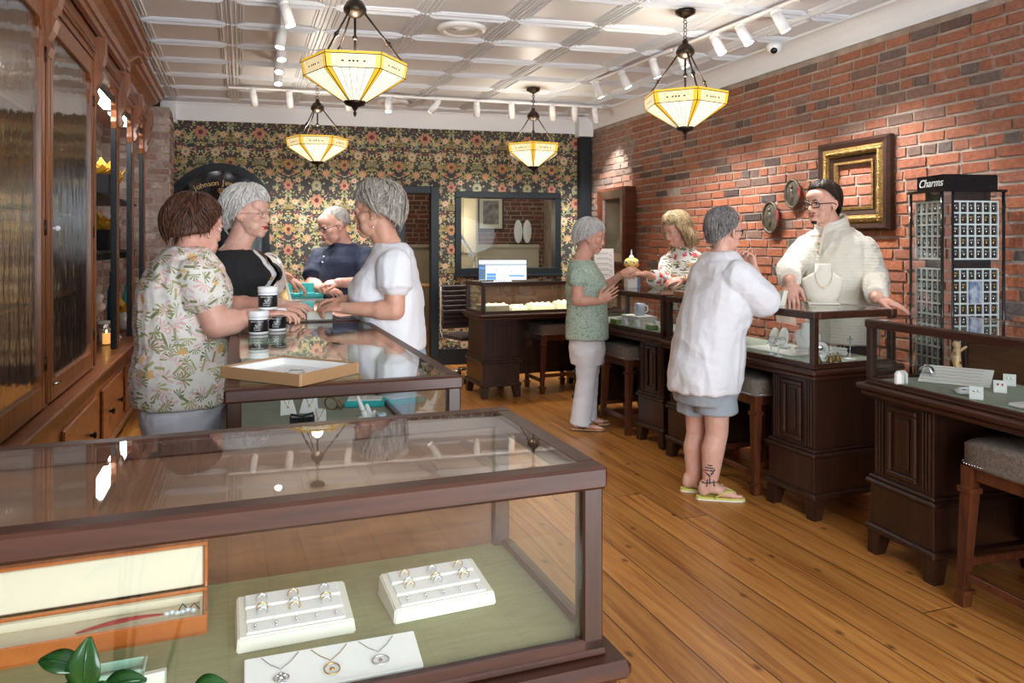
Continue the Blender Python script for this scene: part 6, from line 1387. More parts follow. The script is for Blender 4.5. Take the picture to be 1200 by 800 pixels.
# ---- man in cream sweater behind the middle counter
Z = 4.78; bf = V((-.80, -.60, 0)); hx = P(985, 380, Z)
MAN = figure(dict(label='dark haired man with goatee and glasses in cream buttoned sweater behind the counter', base=V((hx.x, hx.y, 0)), head=P(964, 239, Z-.06), face=(-.88, -.46, -.08), neck=P(977, 270, Z), s=1.10, skin='skin_pink', jaw=1.12, nose=1.15, mouth=1,
    torso=ringsP([(988, 400, Z, .185, .15), (987, 380, Z, .195, .155), (985, 350, Z, .200, .16), (981, 322, Z, .210, .165), (979, 300, Z, .210, .150), (978, 286, Z, .195, .118), (977, 276, Z, .155, .10), (977, 267, Z, .085, .078)]),
    arms=[dict(sh=P(946, 291, Z+.06), el=P(925, 316, Z-.10), wr=P(926, 330, Z-.42), hd=(-.05, -.25, -.9), n=(-.5, -.7, .2), th=(.8, -.3, 0), curl=.35, sleeve=1.82, hs=1.05), dict(sh=P(1012, 293, Z-.12), el=P(1026, 330, Z-.22), wr=P(1027, 349, Z-.46), hd=(.9, -.3, -.30), n=(.1, -.3, 1), th=(-.4, -1, 0), curl=.25, spread=.2, sleeve=1.86, hs=1.05)],
    arm_r=(.060, .052, .050, .033), legs=stand_legs(hx.x, hx.y, bf, .9, .10, .5), body=bf,
    hair=dict(mat='h_dark', r=(.084, .109, .104), c=(0, -.014, .032), end=(52, 100, 152), swirl=.7, noise=.004, freq=14, nlock=220, lr=.0055, puff=.006, seed=41, bt=.0042, extra=[((0, .078, -.099), (.020, .014, .013)), ((0, .094, -.0785), (.007, .004, .004)), ((.013, .0925, -.0475), (.013, .0055, .0035)), ((-.013, .0925, -.0475), (.013, .0055, .0035))]),
    glasses=dict(mat='frame_black', w=.023, h=.015, r=.0028),
    tops=[dict(name='sweater', mat='knit', sleeve=1.85, sr=(.084, .076, .056), ease=.016, amp=.010, fr=(5, 5, 8))],
    bottom=dict(name='trousers', mat='charcoal_trousers', rings=ringsP([(988, 425, Z, .165, .14), (988, 405, Z, .18, .155), (988, 388, Z, .175, .15)]), r=(.10, .078, .07)), shoes=dict(kind='shoe', mat='black_paint', sole='black_paint')))
def on_person(root, name, bm, m_):
    bmesh.ops.translate(bm, vec=-V((root.location.x, root.location.y, 0)), verts=bm.verts); return obj(name, bm, m_, root)
nk = P(976, 268, 4.78); mb = NB(); lt = bf.cross(V((0, 0, 1)))
for k in range(4): torus(mb, nk+V((0, 0, .004+.017*k))+bf*(.012+.004*k), .094-.003*k, .014, (bf.x*.38, bf.y*.38, 1), 28, 8)
tube(mb, [nk+bf*.10+V((0, 0, .03)), nk+bf*.125+V((0, 0, -.05)), nk+bf*.165+V((0, 0, -.16))], .016, 8, flat=.5); on_person(MAN, 'collar', mb, 'knit')
for k in range(3): mb = NB(); ell(mb, nk+bf*(.148+.012*k)+V((0, 0, -.045-.05*k)), (.008, .008, .008)); on_person(MAN, 'button', mb, 'gold_trim')
# polo collar and buttons for the man in navy
NV = [o for o in bpy.data.objects if o.get('category') == 'person' and 'navy' in o['label']][0]
nk = P(402, 288, 5.4); bf = V((-.72, -.60, 0)).normalized(); mb = NB(); torus(mb, nk+V((0, 0, -.012))+bf*.008, .090, .014, (bf*.25+V((0, 0, 1))), 24, 8); torus(mb, nk+V((0, 0, -.026))+bf*.015, .104, .012, (bf*.35+V((0, 0, 1))), 24, 8); on_person(NV, 'collar', mb, 'navy')
for k in range(2): mb = NB(); ell(mb, nk+bf*(.150+.010*k)+V((0, 0, -.075-.04*k)), .007); on_person(NV, 'button', mb, 'white_gloss')
def find(s_): return [o for o in bpy.data.objects if o.get('category') == 'person' and s_ in o['label']][0]
q = find('cardigan'); mb = NB(); nk = P(281, 292, 3.72); tube(mb, [nk+V((.04, -.07, .0)), nk+V((.10, -.09, -.04)), nk+V((.155, -.02, -.13)), nk+V((.11, .07, -.04)), nk+V((.05, .06, 0))], .0028, 6); ell(mb, nk+V((.158, -.02, -.142)), .010); on_person(q, 'necklace', mb, 'gold')
q = find('sage dotted'); mb = NB(); c_ = P(727, 322, 5.92); torus(mb, c_, .032, .004, (.9, 0, .45), 20, 6); on_person(q, 'bracelet', mb, 'gold')
q = find('blonde'); mb = NB(); torus(mb, P(803, 327, 5.93), .032, .004, (-.95, .1, -.1), 20, 6); on_person(q, 'bracelet', mb, 'gold')
q = find('ear ring'); mb = NB(); ell(mb, P(437, 266, 3.42), .006); on_person(q, 'ear_ring', mb, 'silver')
# ================================================================== THINGS ON AND IN THE COUNTERS
def onp(px, py, z): 
    Y = (HC-z)*FPX/(py-HY); p_ = P(px, py, Y); p_.z = z; return p_
ZI, ZU = ZD+.011, ZT+.0005
MT['pearl'] = mat('pale_tray', (.78, .77, .66), .55); MT['label_black'] = mat('jar_label', (.008, .008, .010), .3); MT['green_glass'] = mat('pale_green_glass', (.30, .48, .36), .12, spec=.7); MT['red_strap'] = mat('red_leather_strap', (.40, .03, .03), .5)
def ring_jewel(bm, c, r_, ax, gold=True):
    torus(bm, c, r_, .0011, ax, 16, 6, 0); ell(bm, V(c)+V((0, 0, r_*.92)), (.0028, .0022, .0022), u=8, v=6, mi=1)
rnd = random.Random(44)
def ring_tray(label, c, rz, seed):
    t = thing('ring_tray', label, 'jewellery tray', c, rz); w_, d_, hf, hb = .176, .112, .022, .038
    mb = NB()
    vs_ = [mb.verts.new(q) for q in ((-w_/2-.003, -d_/2-.004, 0), (w_/2+.003, -d_/2-.004, 0), (w_/2+.003, d_/2, 0), (-w_/2-.003, d_/2, 0), (-w_/2, -d_/2, hf), (w_/2, -d_/2, hf), (w_/2, d_/2, hb), (-w_/2, d_/2, hb))]
    for f in ((3,2,1,0), (4,5,6,7), (0,1,5,4), (1,2,6,5), (2,3,7,6), (3,0,4,7)): mb.faces.new([vs_[i] for i in f])
    bmesh.ops.bevel(mb, geom=list(mb.edges), offset=.0025, segments=2, affect='EDGES'); obj('tray', mb, 'pearl', t)
    M = mframe((0, 0, (hf+hb)/2), (1, 0, 0), V((0, d_, hb-hf)).normalized(), V((0, -(hb-hf), d_)).normalized())
    mb = NB()
    for k, (y0, y1) in enumerate(((-.050, -.024), (-.020, .010), (.014, .050))): bx(mb, -w_/2+.012, w_/2-.012, y0, y1, -.004, .0022+.0012*k, .002, M)
    obj('velvet_insert', mb, 'white_card', t)
    G = 0
    for j, y in enumerate((.028, .004, -.008)):
        for i in range(3):
            x = (i-1)*.050; mb = NB(); c_ = M @ V((x, y, .008))
            torus(mb, c_, .0085, .0012, (0, 1, .35), 16, 6, 0); 
            for q in range(3): ell(mb, c_+V(((q-1)*.0045, -.001, .0075-.002*abs(q-1))), .0024, u=7, v=5, mi=1)
            o = obj('ring', mb, ['gold' if (i+j+seed) % 2 else 'silver', 'gem'], loc=None); o.parent = None
            o.location = (0, 0, 0); me_ = o.data; Mw = Matrix.Translation(V(c)) @ Matrix.Rotation(rz, 4, 'Z') @ Matrix.Translation(c_); me_.transform(Matrix.Translation(-c_)); o.matrix_world = Mw
            tag(o, '%s ring, %s of the %s row, %s cream ring tray' % ('gold' if (i+j+seed) % 2 else 'silver', ('left end', 'middle', 'right end')[i], ('back', 'second', 'front')[j], ('left', 'right')[seed]), 'ring', 'rings in the cream trays')
    for i in range(5):
        mb = NB(); c_ = M @ V((-.062+.031*i, -.037, .0055)); ell(mb, c_, .0022, u=7, v=5); ell(mb, c_+V((0, -.007, -.001)), .0018, u=6, v=4); obj('earring', mb, 'silver', t)
ra = C1.rotation_euler[2]
ring_tray('cream ring tray nearer the wooden box, left of the two', onp(345, 733, ZI), ra+.01, 0); ring_tray('cream ring tray nearer the case corner, right of the two', onp(511, 702, ZI), ra+.05, 1)
t = thing('necklace_board', 'white sloping board with three pendant necklaces in the foreground case', 'necklace board', onp(392, 786, ZI), ra-.02)
M = mframe((0, 0, .010), (1, 0, 0), V((0, 1, .22)).normalized(), V((0, -.22, 1)).normalized())
mb = NB(); bx(mb, -.125, .125, -.038, .038, -.003, .003, .0015, M); bx(mb, -.11, .11, .030, .034, -.018, -.002, 0, M); obj('board', mb, 'white_card', t)
for i, x in enumerate((-.075, -.005, .065)):
    mb = NB(); pts = [(x-.026, .032), (x-.014, .016), (x-.002, .006), (x, .002), (x+.002, .006), (x+.014, .016), (x+.026, .032)]; tube(mb, [M @ V((a, b_, .0042)) for a, b_ in pts], .0006, 5)
    o = obj('necklace', mb, ['silver', 'gold', 'silver'][i], t); mb = NB(); c_ = M @ V((x, -.014, .0055)); 
    if i == 0: 
        for a in range(4): torus(mb, c_+V((.005*cos(a*pi/2), .005*sin(a*pi/2), 0)), .0055, .001, (0, -.2, 1), 12, 5)
    elif i == 1: torus(mb, c_, .011, .0012, (0, -.2, 1), 18, 5); ell(mb, c_, (.004, .004, .002))
    else: torus(mb, c_, .009, .0012, (0, -.2, 1), 18, 5, sy=1.35); ell(mb, c_, (.003, .007, .0015))
    obj('pendant', mb, ['silver', 'gold', 'silver'][i], o)
# lacquered box with open lid and a red strap bracelet
cb0 = onp(243, 742, ZI); t = thing('watch_box', 'open cherry lacquered jewellery box lined in cream, left in the foreground case', 'jewellery box', (cb0.x, cb0.y, ZI), ra+.02); Lb = .36
mb = NB(); bx(mb, -Lb, 0, 0, .006, 0, .030, .002); bx(mb, -Lb, 0, .094, .100, 0, .034, .002); bx(mb, -.006, 0, .006, .094, 0, .032, .002); bx(mb, -Lb, -Lb+.006, .006, .094, 0, .032, .002); bx(mb, -Lb, 0, .0, .1, 0, .004); obj('box_base', mb, 'cherry', t)
mb = NB(); bx(mb, -Lb+.007, -.007, .007, .093, .004, .016, .003); bx(mb, -Lb+.007, -.007, .007, .012, .016, .026, .001); bx(mb, -Lb+.007, -.007, .080, .093, .016, .030, .002); bx(mb, -.012, -.007, .012, .080, .016, .027, .001); obj('base_lining', mb, 'cream_leather', t)
lm = mframe((0, .099, .033), (1, 0, 0), V((0, .10, 1)).normalized(), V((0, -1, .10)).normalized())
mb = NB(); bx(mb, -Lb, 0, 0, .076, -.022, -.014, .002, lm); bx(mb, -Lb, 0, .070, .076, -.014, 0, .002, lm); bx(mb, -.006, 0, 0, .070, -.014, 0, .002, lm); bx(mb, -Lb, -Lb+.006, 0, .070, -.014, 0, .002, lm); obj('lid', mb, 'cherry', t)
mb = NB(); bx(mb, -Lb+.007, -.007, .002, .069, -.014, -.008, .002, lm); obj('lid_lining', mb, 'cream_leather', t)
ca, sa_ = cos(ra+.02), sin(ra+.02)
def bl(x, y, z): return V((cb0.x+x*ca-y*sa_, cb0.y+x*sa_+y*ca, ZI+z))
mb = NB(); tube(mb, [bl(-.19+.0095*k, .030+.012*sin(pi*k/14), .0215+.0005*k) for k in range(14)], [.002+.005*sin(pi*(k+.6)/14) for k in range(14)], 8, flat=.35)
o = obj('beaded_bracelet', mb, 'red_strap', loc=(0, 0, 0)); tag(o, 'red strap bracelet with beads lying in the open cherry box', 'bracelet')
mb = NB(); 
for k in range(6): ell(mb, bl(-.062+.008*k, .040+.003*sin(k*2), .024), (.005, .004, .004), u=8, v=6)
obj('beads', mb, 'gem', o)
mb = NB(); tube(mb, [bl(-.045, .045, .022), bl(-.038, .042, .036), bl(-.030, .045, .024), bl(-.02, .05, .03), bl(-.012, .042, .022)], .0012, 5); obj('black_cord', mb, 'black_fabric', o)
c_ = onp(140, 797, ZI); t = thing('trinket_dish', 'pale green glass trinket dish behind the plant leaves', 'dish', c_, ra); mb = NB(); bx(mb, -.035, .035, -.02, .02, 0, .006, .003)
for a in range(2): bx(mb, (-.035, .031)[a], (-.031, .035)[a], -.02, .02, .006, .02, .0015); bx(mb, -.031, .031, (-.02, .016)[a], (-.016, .02)[a], .006, .02, .0015)
obj('dish', mb, 'green_glass', t)
mb = NB(); c2_ = onp(180, 806, ZI); prism(mb, [(-.014, 0), (.014, .003), (.016, .012), (-.012, .010)], 0, .02, Matrix.Translation(c2_) @ Matrix.Rotation(ra, 4, 'Z')); o = obj('price_card', mb, 'pearl'); tag(o, 'small cream price card beside the green dish', 'card')
# plant in front of the foreground case
pc = V((-.475, .74, 0)); t = thing('potted_plant', 'potted plant with broad glossy green leaves at the lower left corner', 'plant', pc)
mb = NB(); lathe(mb, [(.10, 0), (.105, .02), (.13, .30), (.135, .33), (.12, .33), (.115, .29), (0, .29)], n=28); MT['pot'] = mat('glazed_pot', (.35, .33, .30), .3); obj('pot', mb, 'pot', t)
lv = []
def bigleaf(tip, root_, w_, nrm):
    mb = NB(); tip, root_ = V(tip), V(root_); d_ = tip-root_; L = d_.length; d_.normalize(); n_ = V(nrm); n_ = (n_-d_*n_.dot(d_)).normalized(); sd = d_.cross(n_); rows = []
    for i in range(11):
        u_ = i/10; hw = w_*(sin(pi*min(.985, .06+.94*u_**.85))**.75)+.0006; c_ = root_+d_*L*u_+n_*(.10*L*sin(pi*u_)-.05*L*u_*u_)
        rows.append([c_+sd*hw*k+n_*(.22*hw*abs(k)) for k in (-1, -.5, 0, .5, 1)])
    A = [[mb.verts.new(p_) for p_ in r_] for r_ in rows]; B_ = [[mb.verts.new(p_-n_*.0016) for p_ in r_] for r_ in rows]
    for i in range(10):
        for k in range(4):
            for G, fl in ((A, 1), (B_, 0)):
                q = (G[i][k], G[i][k+1], G[i+1][k+1], G[i+1][k]); f = mb.faces.new(q if fl else q[::-1]); f.smooth = True
        for k, s_ in ((0, 1), (4, -1)): q = (A[i][k], A[i+1][k], B_[i+1][k], B_[i][k]); mb.faces.new(q[::s_])
    tube(mb, [root_+d_*L*u_+n_*(.10*L*sin(pi*u_)-.05*L*u_*u_) for u_ in (0, .3, .6, .9)], .0016, 5); obj('leaf', mb, 'green_leaf', t)
def lp_(px, py, Y=.76): return P(px, py, Y)-V((pc.x, pc.y, 0))
bigleaf(lp_(45, 772), lp_(92, 782), .012, (0, -.5, .9)); bigleaf(lp_(103, 748), lp_(100, 806), .0165, (.1, -1, .25)); bigleaf(lp_(170, 795), lp_(120, 808), .012, (0, -.6, .8)); bigleaf(lp_(60, 812), lp_(100, 820), .014, (0, -.5, .8)); bigleaf(lp_(140, 825), lp_(100, 815), .016, (0, -.8, .5)); bigleaf(lp_(265, 800), lp_(225, 812), .012, (0, -.6, .8)); bigleaf(lp_(20, 850), lp_(80, 840), .016, (0, -.6, .8))
for a in ((92, 782), (100, 806), (120, 808), (100, 820), (225, 812), (80, 840)): mb = NB(); e_ = lp_(*a); tube(mb, [V((0, 0, .28)), V((e_.x*.5, e_.y*.5, .28+(e_.z-.28)*.6)), e_], [.006, .004, .0022], 6); obj('stem', mb, 'green_leaf', t)
# ---- mid case: jars
def jar(label, c):
    t = thing('cleaner_jar', label, 'jar', c, ra+.3, 'stacked white lidded jars'); mb = NB(); lathe(mb, [(.034, 0), (.0365, .004), (.0365, .062), (.034, .066), (0, .066)], n=32); obj('jar_body', mb, 'white_gloss', t)
    mb = NB(); lathe(mb, [(.0367, .010), (.0372, .011), (.0372, .056), (.0367, .057)], n=32); obj('label_band', mb, 'label_black', t)
    mb = NB(); lathe(mb, [(.038, .066), (.0385, .070), (.0385, .086), (.036, .090), (0, .090)], n=32); obj('lid', mb, 'white_gloss', t)
    mb = NB(); tm = textmesh('JOHNSON', .0085, .0006); tm2 = textmesh('JEWELERS', .0055, .0006); f_ = V((sin(ra+.3), -cos(ra+.3), 0))
    # curved lettering: letters set round the band
    def wrap(tm_, z, off=0): 
        for v in tm_.vertices: 
            a = v.co.x/.0372+off; r_ = .0374+v.co.z*.5; v.co = V((r_*sin(a), -r_*cos(a), z+v.co.y))
        addmesh(mb, tm_, Matrix.Identity(4))
    for o_ in (-.5, 1.6, -2.6): wrap(textmesh('JOHNSON JEWELERS', .0052, .0006), .050, o_); wrap(textmesh('JEWELRY', .006, .0006), .026, o_); wrap(textmesh('CLEANER', .006, .0006), .018, o_)
    for o_ in (-.5, 1.6, -2.6):
        def q(x, z): a = x/.0372+o_; return V((.0378*sin(a), -.0378*cos(a), z))
        tube(mb, [q(.009, .048), q(.009, .037), q(0, .030), q(-.008, .037)], .0013, 5); tube(mb, [q(-.006, .040), q(.006, .040), q(0, .033), q(-.006, .040)], .0006, 4)
    obj('lettering', mb, 'white_card', t)
j1, j2 = onp(303, 391, ZU), onp(324.5, 387, ZU)
jar('white lidded jar with black band, lower left of the stacked three', j1); jar('white lidded jar with black band, lower right of the stacked three', j2); jar('white lidded jar with black band standing on top of the other two', V(((j1.x+j2.x)/2, (j1.y+j2.y)/2, ZU+.0905)))
# diamond placed necklace tray
t = thing('necklace_tray', 'shallow white tray with tan gilt edge set cornerwise on the glass', 'tray', (-.585, 1.985, ZU), R_(-28)); a, b_ = .132, .105
mb = NB(); bx(mb, -a, a, -b_, b_, 0, .006, .001); obj('tray_floor', mb, 'white_card', t)
mb = NB(); bx(mb, -a-.006, a+.006, -b_-.006, -b_, 0, .030, .001); bx(mb, -a-.006, a+.006, b_, b_+.006, 0, .030, .001); bx(mb, -a-.006, -a, -b_, b_, 0, .030, .001); bx(mb, a, a+.006, -b_, b_, 0, .030, .001); obj('gilt_edge', mb, 'gold_trim', t)
mb = NB(); bx(mb, -a+.0, a, -b_, -b_+.012, .006, .026, .002); bx(mb, -a, a, b_-.012, b_, .006, .026, .002); bx(mb, -a, -a+.012, -b_, b_, .006, .026, .002); bx(mb, a-.012, a, -b_, b_, .006, .026, .002); obj('padded_lining', mb, 'white_card', t)
Mt = Matrix.Translation((-.585, 1.985, ZU)) @ Matrix.Rotation(R_(-28), 4, 'Z'); mb = NB(); tube(mb, [Mt @ V((x, y, .0075)) for x, y in ((-.03, .03), (.0, .045), (.03, .02), (.03, -.01), (.01, -.02), (-.01, .0), (-.03, .03))], .0012, 5); ell(mb, Mt @ V((.01, -.025, .009)), .005, u=8, v=6); o = obj('fine_necklace', mb, 'silver'); tag(o, 'fine silver necklace lying in the gilt edged tray', 'necklace')
# white ring box, vanity mirror on the next counter
c_ = onp(374, 374, ZU); t = thing('ring_box', 'flat white jewellery box on the glass between the two facing hands', 'jewellery box', c_, ra); mb = NB(); bx(mb, -.058, .058, -.03, .03, 0, .034, .003); obj('box', mb, 'pearl', t); mb = NB(); bx(mb, -.052, .052, -.025, .025, .034, .037, .001); 
for x in (-.03, 0, .03): torus(mb, (x, 0, .041), .009, .0014, (0, 1, .2), 14, 5)
obj('ring_insert', mb, 'cream_velvet', t)
c_ = onp(330, 362, ZU); t = thing('vanity_mirror', 'arch topped silver framed mirror standing on the counter before the white haired woman', 'mirror', c_, R_(58))
M = mframe((0, 0, .012), (1, 0, 0), V((0, .38, 1)).normalized(), V((0, -1, .38)).normalized())
ao = [(-.075, 0), (.075, 0)]+[(.075*cos(k*pi/14), .235+.075*sin(k*pi/14)) for k in range(15)]; ai = [(-.062, .012), (.062, .012)]+[(.062*cos(k*pi/14), .235+.062*sin(k*pi/14)) for k in range(15)]
mb = NB(); n_ = len(ao); L4 = [[mb.verts.new(M @ V((x, y, h))) for x, y in Q] for Q in (ao, ai) for h in (-.008, .008)]
for i in range(n_):
    j = (i+1) % n_; a0, a1, b0, b1 = L4
    for q in ((a0[i], a0[j], a1[j], a1[i]), (b0[i], b1[i], b1[j], b0[j]), (a1[i], a1[j], b1[j], b1[i]), (a0[j], a0[i], b0[i], b0[j])): mb.faces.new(q)
obj('frame', mb, 'silver', t); mb = NB(); prism(mb, ai, -.004, .004, M); obj('mirror_glass', mb, 'mirror_clear', t)
mb = NB(); prism(mb, [(-.05, -.03), (.05, -.03), (.05, .11), (-.05, .11)], 0, .012); tube(mb, [M @ V((0, .15, -.006)), V((0, .105, .01))], .006); obj('easel_stand', mb, 'silver', t)
# turquoise boxes
for px, py, lab in ((335, 348, 'open turquoise gift box with printed lid, left of the two'), (361, 348, 'open turquoise gift box with printed lid beside the man\'s hands')):
    c_ = onp(px, py, ZU); t = thing('gift_box', lab, 'gift box', c_, ra+.05, 'turquoise gift boxes'); mb = NB(); bx(mb, -.046, .046, -.02, .05, 0, .028, .002); obj('box_base', mb, 'teal_card', t); mb = NB(); bx(mb, -.046, .046, .050, .062, .0, .092, .002); obj('lid', mb, 'teal_card', t)
    mb = NB(); addmesh(mb, textmesh('J', .022, .0004, shear=.3), mframe((0, .0495, .062), (1, 0, 0), (0, 0, 1), (0, -1, 0))); bx(mb, -.015, .015, .0490, .0498, .048, .0495); obj('lid_print', mb, 'teal_dark', t)
    mb = NB(); bx(mb, .048, .10, .0, .05, 0, .022, .002); obj('sleeve', mb, 'teal_card', t)
# ---- inside the mid case
def bust(label, c, rz, h=.14, w_=.10, m_='white_card', grp=None, gold=True):
    t = thing('necklace_bust', label, 'jewellery bust', c, rz, grp); mb = NB()
    prof = [(-.30, .0, .30, .22), (0, .03, .34, .24), (.18, .06, .44, .24), (.42, .02, .50, .20), (.60, -.03, .50, .16), (.70, -.05, .34, .14), (.80, -.05, .20, .13), (1.0, -.04, .19, .13)]
    rg = []
    for z, y, a, b_ in prof[1:]: rg.append([mb.verts.new((a*w_*cos(2*pi*i/24)*(1), y*w_-.0+b_*w_*sin(2*pi*i/24), .012+z*(h-.012))) for i in range(24)])
    skin_rings(mb, rg); obj('bust', mb, m_, t); mb = NB(); bx(mb, -w_*.38, w_*.38, -w_*.3, w_*.3, 0, .012, .003); obj('base', mb, m_, t)
    mb = NB(); tube(mb, [(w_*.21*cos(a), -w_*(.14+.10*(1+sin(a-pi*0))/2*0+.13*max(0, -sin(a))), h*(.80+.38*min(0, sin(a)))) for a in [pi*k/12 for k in range(0, -13, -1)]], .0011, 5); ell(mb, (0, -w_*.29, h*.42), (.004, .003, .006)); obj('necklace', mb, 'gold' if gold else 'silver', t); return t
def easel(label, c, rz, w_=.06, h=.075, m_='white_card'):
    t = thing('necklace_easel', label, 'jewellery stand', c, rz); M = mframe((0, 0, 0), (1, 0, 0), V((0, .5, 1)).normalized(), V((0, -1, .5)).normalized()); mb = NB(); prism(mb, [(-w_/2, 0), (w_/2, 0), (w_*.32, h), (-w_*.32, h)], -.003, .003, M); bx(mb, -.006, .006, h*.4, h*.46, 0, h*.75); obj('panel', mb, m_, t)
    mb = NB(); tube(mb, [M @ V((x, y, .0045)) for x, y in ((-w_*.26, h), (-w_*.1, h*.55), (0, h*.42), (w_*.1, h*.55), (w_*.26, h))], .001, 5); ell(mb, M @ V((0, h*.36, .006)), .004, u=8, v=6); obj('chain', mb, 'gold', t)
easel('white sloping easel with fine chain inside the middle case, leftmost', onp(338, 486, ZI), ra+.2); easel('white easel with gold pendant inside the middle case, behind the black rest', onp(362, 484, ZI), ra-.3, .07, .07); easel('small white easel with pendant right of the black rest', onp(372, 499, ZI), ra-.5, .06, .06)
c_ = onp(354, 508, ZI); t = thing('ring_rest', 'black open worked ring rest standing in the middle case', 'jewellery stand', c_, ra); mb = NB(); bx(mb, -.04, .04, -.01, .01, 0, .012, .002); bx(mb, -.04, -.034, -.006, .006, .012, .06, .001); bx(mb, .034, .04, -.006, .006, .012, .06, .001); tube(mb, [(-.037+.0074*k, 0, .058+.004*abs(k-5)/2.5) for k in range(11)], .004, 6)
for k in range(6): tube(mb, [(-.034+.0115*k, 0, .012), (-.034+.0115*(k+1), 0, .055)], .002, 5); tube(mb, [(-.034+.0115*(k+1), 0, .012), (-.034+.0115*k, 0, .055)], .002, 5)
obj('openwork', mb, 'black_paint', t); mb = NB(); bx(mb, -.034, .034, .006, .009, .012, .052); obj('backing', mb, 'black_fabric', t)
c_ = onp(430, 493, ZI); t = thing('ring_cone_stand', 'white hand shaped ring stand with tapered fingers in the middle case', 'jewellery stand', c_, ra); mb = NB(); ell(mb, (0, 0, .010), (.034, .022, .010)); obj('base', mb, 'white_card', t)
for k, (x0, x1, h) in enumerate(((-.004, -.032, .085), (.014, .0, .055), (.02, .026, .030))): mb = NB(); cap(mb, (x0, 0, .012), (x1, 0, h), .0115, .0065, 10); obj('finger', mb, 'white_card', t)
mb = NB(); torus(mb, (-.014, 0, .040), .0105, .0014, (-.35, 0, 1), 16, 5); obj('ring', mb, 'gold', t)
c_ = onp(428, 474, ZI); t = thing('gift_box', 'low turquoise box with white lining inside the middle case', 'gift box', c_, ra-.25); mb = NB(); bx(mb, -.075, .075, -.045, .045, 0, .022, .002); obj('box_base', mb, 'teal_card', t); mb = NB(); bx(mb, -.066, .066, -.037, .037, .022, .027, .002); ell(mb, (-.0, -.0, .031), (.004, .003, .003), mi=0); obj('lining', mb, 'white_card', t)
c_ = onp(446, 496, ZI); t = thing('crystal_block', 'small pale blue crystal block standing in the middle case', 'ornament', c_, ra+.5); mb = NB(); prism(mb, [(-.016, -.012), (.016, -.012), (.02, .012), (-.012, .012)], 0, .034); obj('crystal', mb, mat('blue_crystal', (.45, .65, .78), .08), t)
c_ = onp(388, 480, ZI); mb = NB(); torus(mb, c_+V((0, 0, .024)), .026, .0035, (.3, 1, .3), 22, 6); torus(mb, c_+V((.03, .01, .018)), .018, .003, (.6, .6, .3), 20, 6); o = obj('bangle', mb, 'antique_gold'); tag(o, 'antique gold linked bangle standing in the middle case', 'bangle')
# ---- back counter: monitor, trays, chair, price stand
c_ = LP(C5, .30, .27, ZU); rm = C5.rotation_euler[2]-R_(18); t = thing('computer_monitor', 'white computer monitor with lit window on the back counter', 'monitor', c_, rm)
mb = NB(); bx(mb, -.235, .235, -.012, .012, .004, .205, .003); obj('housing', mb, 'black_gloss', t); mb = NB(); bx(mb, -.09, .09, .012, .12, 0, .008, .002); bx(mb, -.02, .02, .012, .05, .008, .1, .002); obj('stand', mb, 'silver', t)
mb = NB(); smats = []
for nm, rects, col, e_ in (('page', [(-.228, .228, .010, .198, .0003)], (.86, .93, 1), 1.0), ('bar', [(-.228, .228, .150, .160, .0006), (-.228, -.165, .012, .150, .0006)], (.03, .09, .20), 1), ('panel', [(-.155, -.065, .045, .072, .0009), (-.155, -.065, .012, .042, .0009), (.06, .21, .040, .055, .0009), (-.225, -.17, .115, .130, .0009)], (.04, .25, .75), 1), ('mark', [(-.07, -.06, .10, .112, .0009), (.08, .09, .085, .095, .0009)], (.15, .2, .3), .5)):
    smats.append(mat('screen_'+nm, (.02, .02, .02), .3, emit=(col, e_)))
    for x0, x1, z0, z1, d_ in rects: bx(mb, x0, x1, -.0125-d_, -.0120, z0, z1, mi=len(smats)-1)
obj('screen', mb, smats, t)
for k, (x, w_, h, m_, lab) in enumerate(((.17, .28, .05, 'silver', 'grey sided tray with cream cover in the lit back case, leftmost'), (.42, .16, .03, 'pearl', 'low cream tray in the lit back case, beside the grey one'), (.66, .24, .045, 'pearl', 'cream tray stack in the middle of the lit back case'), (.95, .24, .06, 'pearl', 'tall cream tray stack at the right of the lit back case'))):
    c_ = LP(C5, x, .20, ZI); t = thing('display_tray', lab, 'jewellery tray', c_, R_(21)); mb = NB(); bx(mb, -w_/2, w_/2, -.09, .09, 0, h, .003); obj('tray', mb, MT['stool_fabric'] if k == 0 else 'pearl', t); mb = NB(); bx(mb, -w_/2+.01, w_/2-.01, -.08, .08, h, h+.012, .003)
    for i in range(4): ell(mb, (-w_/2+.03+i*(w_-.06)/3, 0, h+.018), (.012, .03, .008), u=8, v=6)
    obj('cover', mb, 'cream_velvet', t)
c_ = LP(C5, 1.33, .12, ZU); t = thing('price_board', 'white printed price card on a stand at the back counter corner', 'sign', c_, R_(8)); mb = NB(); M = mframe((0, 0, 0), (1, 0, 0), V((0, .12, 1)).normalized(), V((0, -1, .12)).normalized()); bx(mb, -.10, .10, 0, .31, -.003, .003, .001, M); bx(mb, -.05, .05, .0, .12, 0, .006); obj('card', mb, 'white_card', t)
mb = NB(); 
for k, z in enumerate((.265, .215, .16, .105, .05)): bx(mb, -.075, .045, z, z+.004, .003, .0038, 0, M); bx(mb, -.075, .07 if k else .03, z-.014, z-.011, .003, .0038, 0, M); 
for z in (.235, .18, .125, .07): 
    for q in ((.055, .075, z, z+.002), (.055, .075, z+.02, z+.022), (.055, .057, z, z+.02), (.073, .075, z, z+.02)): bx(mb, q[0], q[1], q[2], q[3], .003, .0038, 0, M)
obj('print_lines', mb, mat('grey_ink', (.18, .18, .18), .6), t)
cc = P(551, 400, 7.95); t = thing('office_chair', 'dark brown ribbed leather office chair on chrome base behind the back counter', 'chair', (cc.x, cc.y, 0), R_(30))
mb = NB()
for k in range(9): z = .52+.052*k; bx(mb, -.22, .22, .20+.012*abs(k-3)*.4, .235+.012*abs(k-3)*.4, z, z+.051, .012)
obj('backrest', mb, 'leather', t); mb = NB()
